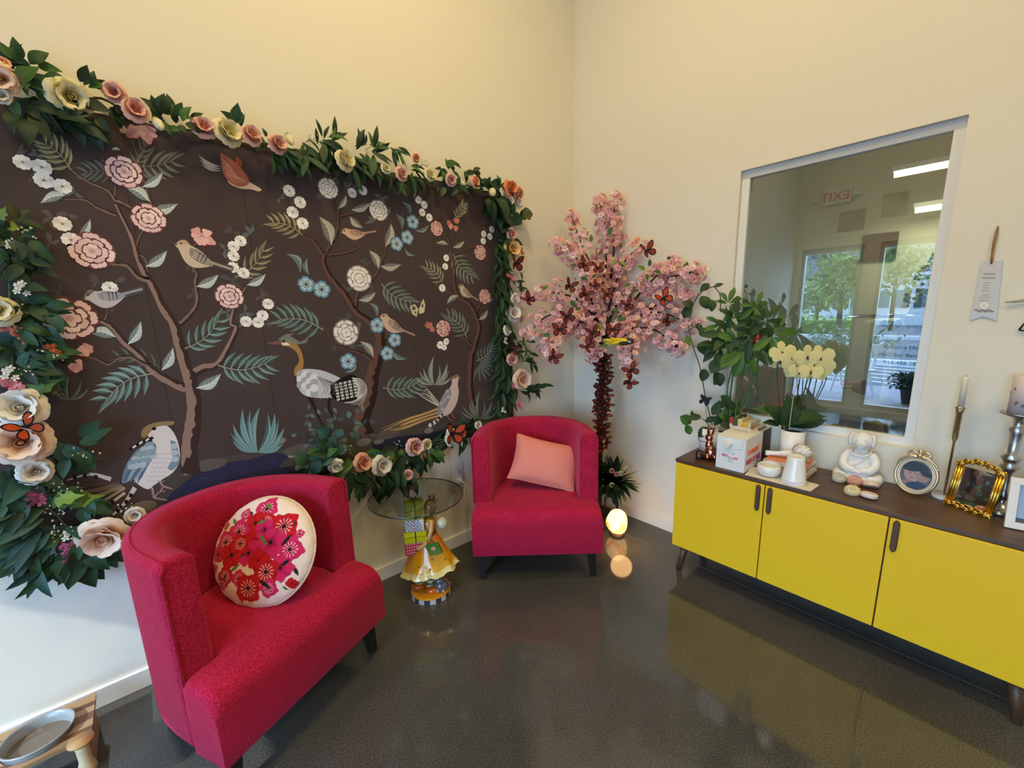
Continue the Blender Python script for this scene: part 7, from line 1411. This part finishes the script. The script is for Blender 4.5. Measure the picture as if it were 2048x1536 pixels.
# white square vase with a trailing vine
VX, VY = 2.405, 1.052
t = thing('trailing_plant', 'trailing heart-leaved vine in a white pot at the left end of the sideboard', 'plant', (VX, VY, ZT_)); vh = .135
MB().lathe([(.040, 0), (.046, .004), (.050, vh), (.046, vh), (.043, vh - .012), (0, vh - .014)], 26).build('pot', m_pot, t); MB().lathe([(0, vh - .012), (.043, vh - .012)], 20, cap=False).build('soil', m_soil, t)
def vine(root, pts, xs, r=.0028, mt=None, name='vine'):
    P = [sbp(px, py, xs[k] if isinstance(xs, list) else xs) for k, (px, py) in enumerate(pts)]; MB().tube([tuple(local(root, p)) for p in catmull(P, 6)], r, 6).build(name, mt or m_vine, root)
vine(t, [(1425, 850), (1412, 800), (1400, 735), (1385, 690), (1378, 655), (1385, 612), (1405, 582), (1428, 573)], 2.40); vine(t, [(1428, 573), (1440, 590), (1441, 625)], 2.40); vine(t, [(1385, 690), (1400, 695), (1418, 680)], 2.38, .002); vine(t, [(1425, 860), (1405, 838), (1385, 838), (1378, 848)], [2.40, 2.36, 2.33, 2.32], .002); vine(t, [(1428, 862), (1400, 858), (1398, 880), (1412, 884)], [2.40, 2.35, 2.33, 2.32], .002)
def sleaf(root, px, py, x, lp, ang, kind, tone, fz=(-.75, -.5, .45)):
    p = sbp(px, py, x); k = lp / 425.0; a = D2R(ang); dv = Vector(CM[0]) * math.cos(a) + Vector(CM[1]) * math.sin(a) + Vector(CM[2]) * R.uniform(-.35, .25)
    return put('leaf', leafm(kind, tone, R.randrange(2)), root, local(root, p), orient(dv, Vector(fz) + Vector((R.uniform(-.3, .3), R.uniform(-.3, .3), R.uniform(-.2, .2)))), k)
for a in [(1378, 612, 30, -110, 'round', 'plantd'), (1385, 615, 26, 150, 'round', 'plantd'), (1404, 592, 34, -75, 'round', 'plantd'), (1418, 600, 28, -80, 'round', 'plantd'), (1400, 583, 34, 40, 'oval', 'plantd'), (1428, 574, 22, 20, 'oval', 'plantd'), (1390, 650, 30, -30, 'round', 'plantd'), (1402, 655, 26, -70, 'round', 'plantd'), (1395, 690, 32, -60, 'oval', 'plantd'), (1418, 682, 40, -110, 'oval', 'plantd'), (1436, 705, 36, -95, 'oval', 'plantd'), (1408, 738, 30, -100, 'round', 'plantd'), (1440, 718, 38, -120, 'round', 'plantd'), (1430, 745, 34, -70, 'round', 'plantd'), (1382, 846, 34, 150, 'round', 'plant'), (1372, 850, 26, -70, 'round', 'plant'), (1386, 838, 22, 100, 'oval', 'plantd'), (1402, 833, 34, 190, 'oval', 'plantd'), (1412, 812, 28, 100, 'oval', 'plantd'), (1425, 830, 40, 70, 'oval', 'plantd'), (1410, 842, 30, 20, 'oval', 'plantd'), (1440, 850, 36, 10, 'round', 'plantd'), (1415, 855, 30, -130, 'round', 'plantd'), (1445, 790, 30, -60, 'round', 'plantd'), (1428, 770, 28, 60, 'oval', 'plantd')]:
    sleaf(t, a[0], a[1], 2.385, *a[2:])
# money tree in a second white pot
MX, MY = 2.382, .955 + .035
mt = thing('money_tree', 'tall bright green money tree with finger leaves beside the window', 'plant', (2.410, .995 - .06, ZT_)); mh = .118
mt.location = (2.335, .955, ZT_); MX, MY = 2.335, .955
mt.location = (2.36, 1.0 - .055, ZT_)
PX, PYY = 2.345, .962
mt.location = (2.45, .99 - .005, ZT_)
MB().lathe([(.036, 0), (.042, .004), (.050, mh), (.046, mh), (.042, mh - .012), (0, mh - .014)], 26).build('pot', m_pot, mt); MB().lathe([(0, mh - .012), (.042, mh - .012)], 20, cap=False).build('soil', m_soil, mt)
for pts, r in [([(1462, 852), (1460, 800), (1466, 740), (1458, 690), (1455, 628)], .0048), ([(1468, 852), (1476, 790), (1490, 730), (1500, 680), (1510, 620)], .0045), ([(1472, 852), (1488, 800), (1508, 750), (1526, 690), (1545, 672)], .0040), ([(1466, 852), (1455, 780), (1470, 720), (1480, 690)], .004), ([(1470, 850), (1500, 780), (1505, 720), (1502, 690)], .0035), ([(1455, 628), (1452, 612)], .003)]: vine(mt, pts, 2.43, r, m_stem, 'stem')
LF = 'finger'
def palm_leaf(px, py, L, n, base, spread, tone, x=2.42):
    for k in range(n):
        a = base + (k - (n - 1) / 2) * spread / max(1, n - 1) ; sleaf(mt, px + 3 * math.cos(D2R(a)), py - 3 * math.sin(D2R(a)), x + R.uniform(-.03, .02), L * 1.15 * (1 - .12 * abs(k - (n - 1) / 2)) * R.uniform(.9, 1.1), a, 'finger', tone)
for a in [(1456, 608, 34, 6, 50, 230, 'plant'), (1510, 612, 40, 6, -60, 250, 'plant'), (1442, 648, 44, 6, -80, 260, 'plant'), (1478, 650, 50, 5, 10, 200, 'plant'), (1474, 690, 62, 6, -110, 210, 'plant'), (1500, 672, 56, 6, -70, 280, 'plantd'), (1546, 672, 56, 5, -40, 210, 'plant'), (1530, 640, 46, 6, -40, 300, 'plantd'), (1458, 668, 50, 5, 180, 170, 'plantd'), (1488, 700, 60, 4, -85, 110, 'plant'), (1440, 690, 44, 4, 200, 140, 'plantd'), (1505, 640, 40, 5, 120, 160, 'plantd'), (1470, 640, 40, 4, 60, 160, 'plantd')]: palm_leaf(*a)
for k in range(16): sleaf(mt, 1450 + R.uniform(-22, 22), 838 + R.uniform(-24, 14), 2.43, R.uniform(26, 40), R.uniform(20, 160), 'oval', R.choice(['plantd', 'plantd', 'plant']))
# burgundy glass bud on a stake, blue butterfly stake
t = thing('glass_bud_stake', 'dark red tulip-shaped glass bud on a thin stake among the money tree leaves', 'ornament', tuple(sbp(1513, 800, 2.40))); q = Vector(local(t, sbp(1515, 690, 2.40))); MB().tube([(0, 0, 0), tuple(q)], .0022, 6).build('stake', m_vine, t)
MB().lathe([(.006, -.030), (.020, -.018), (.024, .0), (.018, .022), (.010, .034), (.012, .036)], 14, tuple(q + Vector((0, 0, .02)))).build('bud', mat('burgundy_glass', (.13, .006, .012), .15, coat=.5), t)
butterfly(sbp(1409, 801, 2.37), Vector((-.6, -.5, .6)), Vector((.2, -.2, .9)), .030, (.02, .025, .09), 'dark blue butterfly on a wire above the trailing plant', 'butterflies on the sideboard plants', .3)
wst = MB().tube([tuple(sbp(1411, 806, 2.372)), tuple(sbp(1414, 846, 2.385))], .0013, 5).build('wire_stake', m_vine); tag(wst, 'thin wire stake holding the dark blue butterfly in the trailing plant', 'stake')
# orchid in a white pot
OX, OY = 2.432, .600 + .015
op = sbp(1569, 905, 2.43); t = thing('orchid', 'pale yellow orchid with several stems in a white pot', 'plant', (2.452, .648, ZT_)); oh_ = hgt(1570, 858, 2.44); pr_ = .056
MB().lathe([(.040, 0), (.044, .004), (pr_, oh_), (pr_ - .005, oh_), (pr_ - .008, oh_ - .014), (0, oh_ - .016)], 30).build('pot', m_pot, t); MB().lathe([(0, oh_ - .013), (pr_ - .008, oh_ - .013)], 20, cap=False).build('soil', m_soil, t)
m_ostem = mat('orchid_stem', (.045, .05, .018), .5)
for pts in [[(1564, 858), (1558, 800), (1554, 745), (1556, 722)], [(1566, 858), (1568, 790), (1571, 730), (1580, 715)], [(1570, 858), (1580, 800), (1590, 740), (1596, 730)], [(1572, 858), (1592, 800), (1602, 745), (1612, 728)], [(1574, 858), (1606, 790), (1618, 745), (1632, 728)], [(1576, 858), (1612, 790), (1626, 745), (1640, 735)]]: vine(t, pts, 2.43, .0028, m_ostem, 'stem')
vine(t, [(1578, 858), (1586, 800), (1594, 765)], 2.40, .0018, mat('bamboo', (.6, .5, .3), .6), 'stake')
def orchid_mesh():
    mb = MB(); Y1, Y2 = rgb(226, 214, 120), rgb(244, 238, 190)
    def pet(a, l, w, lift):
        ca, sa = math.cos(a), math.sin(a); o = [(.06, 0), (.3, w * .7), (.7, w), (1.0, w * .5), (1.04, 0), (1.0, -w * .5), (.7, -w), (.3, -w * .7)]
        mb.add([((u * l * ca - v * l * sa), (u * l * sa + v * l * ca), lift * u) for u, v in o] + [(.55 * l * ca, .55 * l * sa, lift * .55 + .06)], [(k, (k + 1) % 8, 8) for k in range(8)], mixc(Y1, Y2, R.uniform(.3, 1)))
    for a in (PI / 2, PI * 1.22, -PI * .22): pet(a, 1.0, .34, -.05)
    for a in (.12, PI - .12): pet(a, 1.05, .52, .05)
    mb.ball((0, -.08, .12), (.10, .16, .12), 8, 6, (.35, .06, .08)); mb.ball((0, -.26, .10), (.16, .06, .05), 8, 5, (.10, .02, .03)); mb.ball((0, .06, .14), (.06, .07, .07), 8, 5, (.8, .75, .5))
    return mb.mesh('orchid_flower', m_petal, fix=False)
ORC = orchid_mesh()
for px, py, s in [(1565, 705, 24), (1560, 722, 20), (1584, 715, 20), (1592, 730, 24), (1604, 722, 22), (1600, 742, 20), (1615, 712, 22), (1628, 728, 24), (1640, 714, 24), (1622, 742, 20), (1644, 734, 22), (1588, 744, 18), (1634, 748, 18)]: put('orchid_flower', ORC, t, local(t, sbp(px, py, 2.41 + R.uniform(-.02, .03))), orient(Vector((R.uniform(-.3, .3), R.uniform(-.3, .3), 1)), Vector((-.9, -.35 + R.uniform(-.3, .3), .15))), s / 430)
for px, py, L, a, tone in [(1552, 835, 50, 150, 'plant'), (1570, 850, 80, 60, 'plantd'), (1580, 850, 70, 25, 'plantd'), (1562, 850, 60, 120, 'plantd'), (1575, 852, 90, 10, 'plantd'), (1568, 852, 70, 90, 'plantd'), (1558, 850, 40, 170, 'plantd'), (1582, 845, 60, 45, 'plantd')]: sleaf(t, px, py, 2.42, L, a, 'oval', tone, (-.4, -.3, .9))
# ================================================================ on the walls
tg = thing('wall_plaque', 'silver-grey swallow-tailed plaque with cursive lines hanging by a twine loop', 'plaque', tuple(on_win(1975, 640, XW - .001)))
g = lambda px, py, x=XW - .006: Vector(on_win(px, py, x)) - tg.location
out = [(1966, 524), (2006, 521), (1992, 641), (1966, 632), (1940, 641)]; MB().prism([g(*p) for p in out], (.005, 0, 0)).build('board', mat('silver_card', (.52, .53, .55), .4, .2), tg)
MB().prism([g(1966 + (p[0] - 1972) * 0 + 3 * (1 if p[0] < 1970 else -1), p[1] + (3 if p[1] < 560 else -4), XW - .0065) if False else g(p[0] + (3 if p[0] < 1966 else -3), p[1] + (3 if p[1] < 560 else -5), XW - .0068) for p in out], (.0006, 0, 0)).build('face', mat('silver_card_face', (.62, .63, .65), .5), tg)
m_twine = mat('twine', (.35, .17, .07), .8); MB().tube(catmull([g(1982, 528, XW - .009), g(1984, 500, XW - .010), g(1990, 470, XW - .010), g(1996, 452, XW - .008), g(1994, 470, XW - .010), g(1987, 500, XW - .011), g(1983, 528, XW - .009)], 4), .0022, 6).build('twine_loop', m_twine, tg); MB().tube([g(1983, 524, XW - .010), g(1985, 506, XW - .010)], .0042, 7).build('twine_knot', m_twine, tg); MB().ball(tuple(g(1983, 529, XW - .0075)), (.002, .0055, .0055), 10, 7).build('eyelet', m_porc, tg)
mb = MB(); mb.sm = False
for k, (yy, wd, th) in enumerate([(548, 24, 2.6), (556, 28, 2.6), (566, 14, 1.2), (571, 16, 1.2), (576, 14, 1.2), (581, 16, 1.2), (590, 12, 1.2), (595, 24, 1.4), (601, 22, 1.2)]):
    x0 = 1984 - (yy - 530) * .185 - wd / 2 - 2
    for q in range(int(wd / 3)):
        a = x0 + q * 3; mb.add([tuple(g(a, yy - th / 2 + R.uniform(-.6, .6), XW - .0071)), tuple(g(a + 2.1, yy - th / 2 + R.uniform(-.6, .6), XW - .0071)), tuple(g(a + 2.1, yy + th / 2, XW - .0071)), tuple(g(a, yy + th / 2, XW - .0071))], [(0, 1, 2, 3)])
mb.build('script_lines', mat('script_grey', (.20, .20, .22), .6), tg, fix=False)
mb = MB()
for q in range(7): mb.ball(tuple(g(1968 + 6 * math.cos(q), 612 + 5 * math.sin(q), XW - .0072)), (.0006, .006, .006), 8, 5)
mb.build('rose_motif', m_card, tg); mb = MB()
for q in range(6): mb.ball(tuple(g(1953 + q * 6, 620 + (q % 2) * 3, XW - .0071)), (.0006, .007, .003), 8, 5)
mb.build('leaf_motif', mat('script_grey', (.20, .20, .22), .6), tg)
tw = thing('twig_hanger', 'grey twig wall hanger with a black triangle at the right edge of the photo', 'wall decor', tuple(on_win(2046, 640, XW - .001))); g2_ = lambda px, py, x: Vector(on_win(px, py, x)) - tw.location
MB().tube(catmull([g2_(2010, 604, XW - .012), g2_(2030, 603, XW - .014), (g2_(2060, 598, XW - .012)), g2_(2110, 590, XW - .012)], 5), [.003] * 4 + [.005] * 12, 7).build('twig', mat('grey_wood', (.40, .38, .36), .8, bump=.4), tw)
MB().tube([g2_(2038, 660, XW - .008), g2_(2062, 630, XW - .008), g2_(2062, 664, XW - .008), g2_(2038, 660, XW - .008)], .0035, 6).build('black_triangle', m_dark, tw); MB().tube([g2_(2060, 600, XW - .010), g2_(2062, 632, XW - .010)], .0012, 5).build('cord', m_twine, tw)
# outlet with plugged cord
oc = on_mural(917, 951, YW - .001); t = thing('wall_outlet', 'white wall outlet with a plugged-in cord between the table and the right armchair', 'outlet', tuple(oc))
MB().box2((-.036, -.005, -.058), (.036, 0, .058)).build('plate', m_trim, t, bevel=.003)
for z in (-.024, .024): MB().box2((-.017, -.0075, z - .016), (.017, -.004, z + .016)).build('socket', m_porc, t, bevel=.003)
for z in (.024,):
    for x in (-.006, .006): MB().box2((x - .0012, -.0082, z - .005), (x + .0012, -.0074, z + .006)).build('slot', m_dark, t)
MB().box2((-.011, -.036, -.036), (.011, -.006, -.014)).build('plug', m_porc, t, bevel=.004)
cd_ = [(0, -.036, -.025), (.012, -.046, -.05), (.018, -.034, -.12), (.026, -.018, -.25), (.030, -.018, -.36), (.045, -.022, -.44), (.12, -.03, -.476), (.22, -.05, -.4765)]
MB().tube(catmull(cd_, 6), .0032, 6).build('cord', m_porc, t)
# ================================================================ raised pet bowl at the left edge
m_bam = vmat('bamboo_strips', .45); px0, py0 = -.462, 1.975
t = thing('pet_feeder', 'raised striped bamboo pet feeder in the lower left corner', 'pet feeder', (px0, py0, 0)); FZ = .125
mb = MB(); cols = [rgb(150, 122, 92), rgb(104, 70, 46), rgb(160, 134, 102), rgb(112, 78, 52), rgb(164, 140, 108), rgb(96, 64, 42), rgb(158, 128, 94)]
edges = [-.105, -.075, -.055, -.02, .02, .05, .075, .115]
def strip_top(a, b, c):   # board with a round hole, cut strip by strip
    n = 30; rh = .088
    for s in (-1, 1):
        L_ = []
        for k in range(n + 1):
            y = a + (b - a) * k / n; x = math.sqrt(max(0, rh * rh - y * y)) if abs(y) < rh else 0; L_.append((s * x, y))
        for k in range(n):
            (xa, ya), (xb, yb) = L_[k], L_[k + 1]; e = s * .135
            for z, r in ((FZ, 0), (FZ - .014, 1)): mb.add([(xa, ya, z), (e, ya, z), (e, yb, z), (xb, yb, z)], [(0, 1, 2, 3)], c, False)
            mb.add([(e, ya, FZ), (e, yb, FZ), (e, yb, FZ - .014), (e, ya, FZ - .014)], [(0, 1, 2, 3)], c, False)
            if abs(ya) < rh: mb.add([(xa, ya, FZ), (xb, yb, FZ), (xb, yb, FZ - .014), (xa, ya, FZ - .014)], [(0, 1, 2, 3)], c, False)
    for y in ((a,) if a == edges[0] else ()) + ((b,) if b == edges[-1] else ()): mb.add([(-.135, y, FZ), (.135, y, FZ), (.135, y, FZ - .014), (-.135, y, FZ - .014)], [(0, 1, 2, 3)], c, False)
for k in range(7): strip_top(edges[k], edges[k + 1], cols[k])
mb.build('board', m_bam, t)
for sx in (-.118, .118): MB().box2((sx - .008, -.088, .0), (sx + .008, .098, FZ - .014)).build('side_panel', mat('bamboo_side', rgb(178, 136, 92), .5, var=.2, vscale=4, stretch=(3, 30, 3)), t)
for sx, sy in ((.108, -.108),):
    MB().lathe([(.026, 0), (.024, .02), (.017, .045), (.018, FZ - .030), (.020, FZ - .014)], 16, (sx, sy, 0), rgb(226, 206, 160)).build('front_post', vmat('bamboo_strips', .45), t); MB().lathe([(.024, 0), (.034, .010), (.034, .016), (.0, .018)], 20, (sx, sy, FZ - .014), rgb(206, 160, 106)).build('post_cap', vmat('bamboo_strips', .45), t)
bo = thing('pet_bowl', 'large grey metal pet bowl set in the bamboo feeder', 'bowl', (px0, py0, FZ + .0005)); MB().lathe([(.060, -.060), (.078, -.045), (.085, -.008), (.087, .012), (.093, .022), (.090, .025), (.083, .018), (.078, -.006), (.068, -.045), (0, -.052)], 48).build('body', mat('grey_enamel', (.24, .28, .31), .25, coat=.4), bo); MB().lathe([(0, -.012), (.076, -.012)], 36, cap=False).build('water', mat('murky_water', (.13, .11, .09), .03, spec=.7), bo)
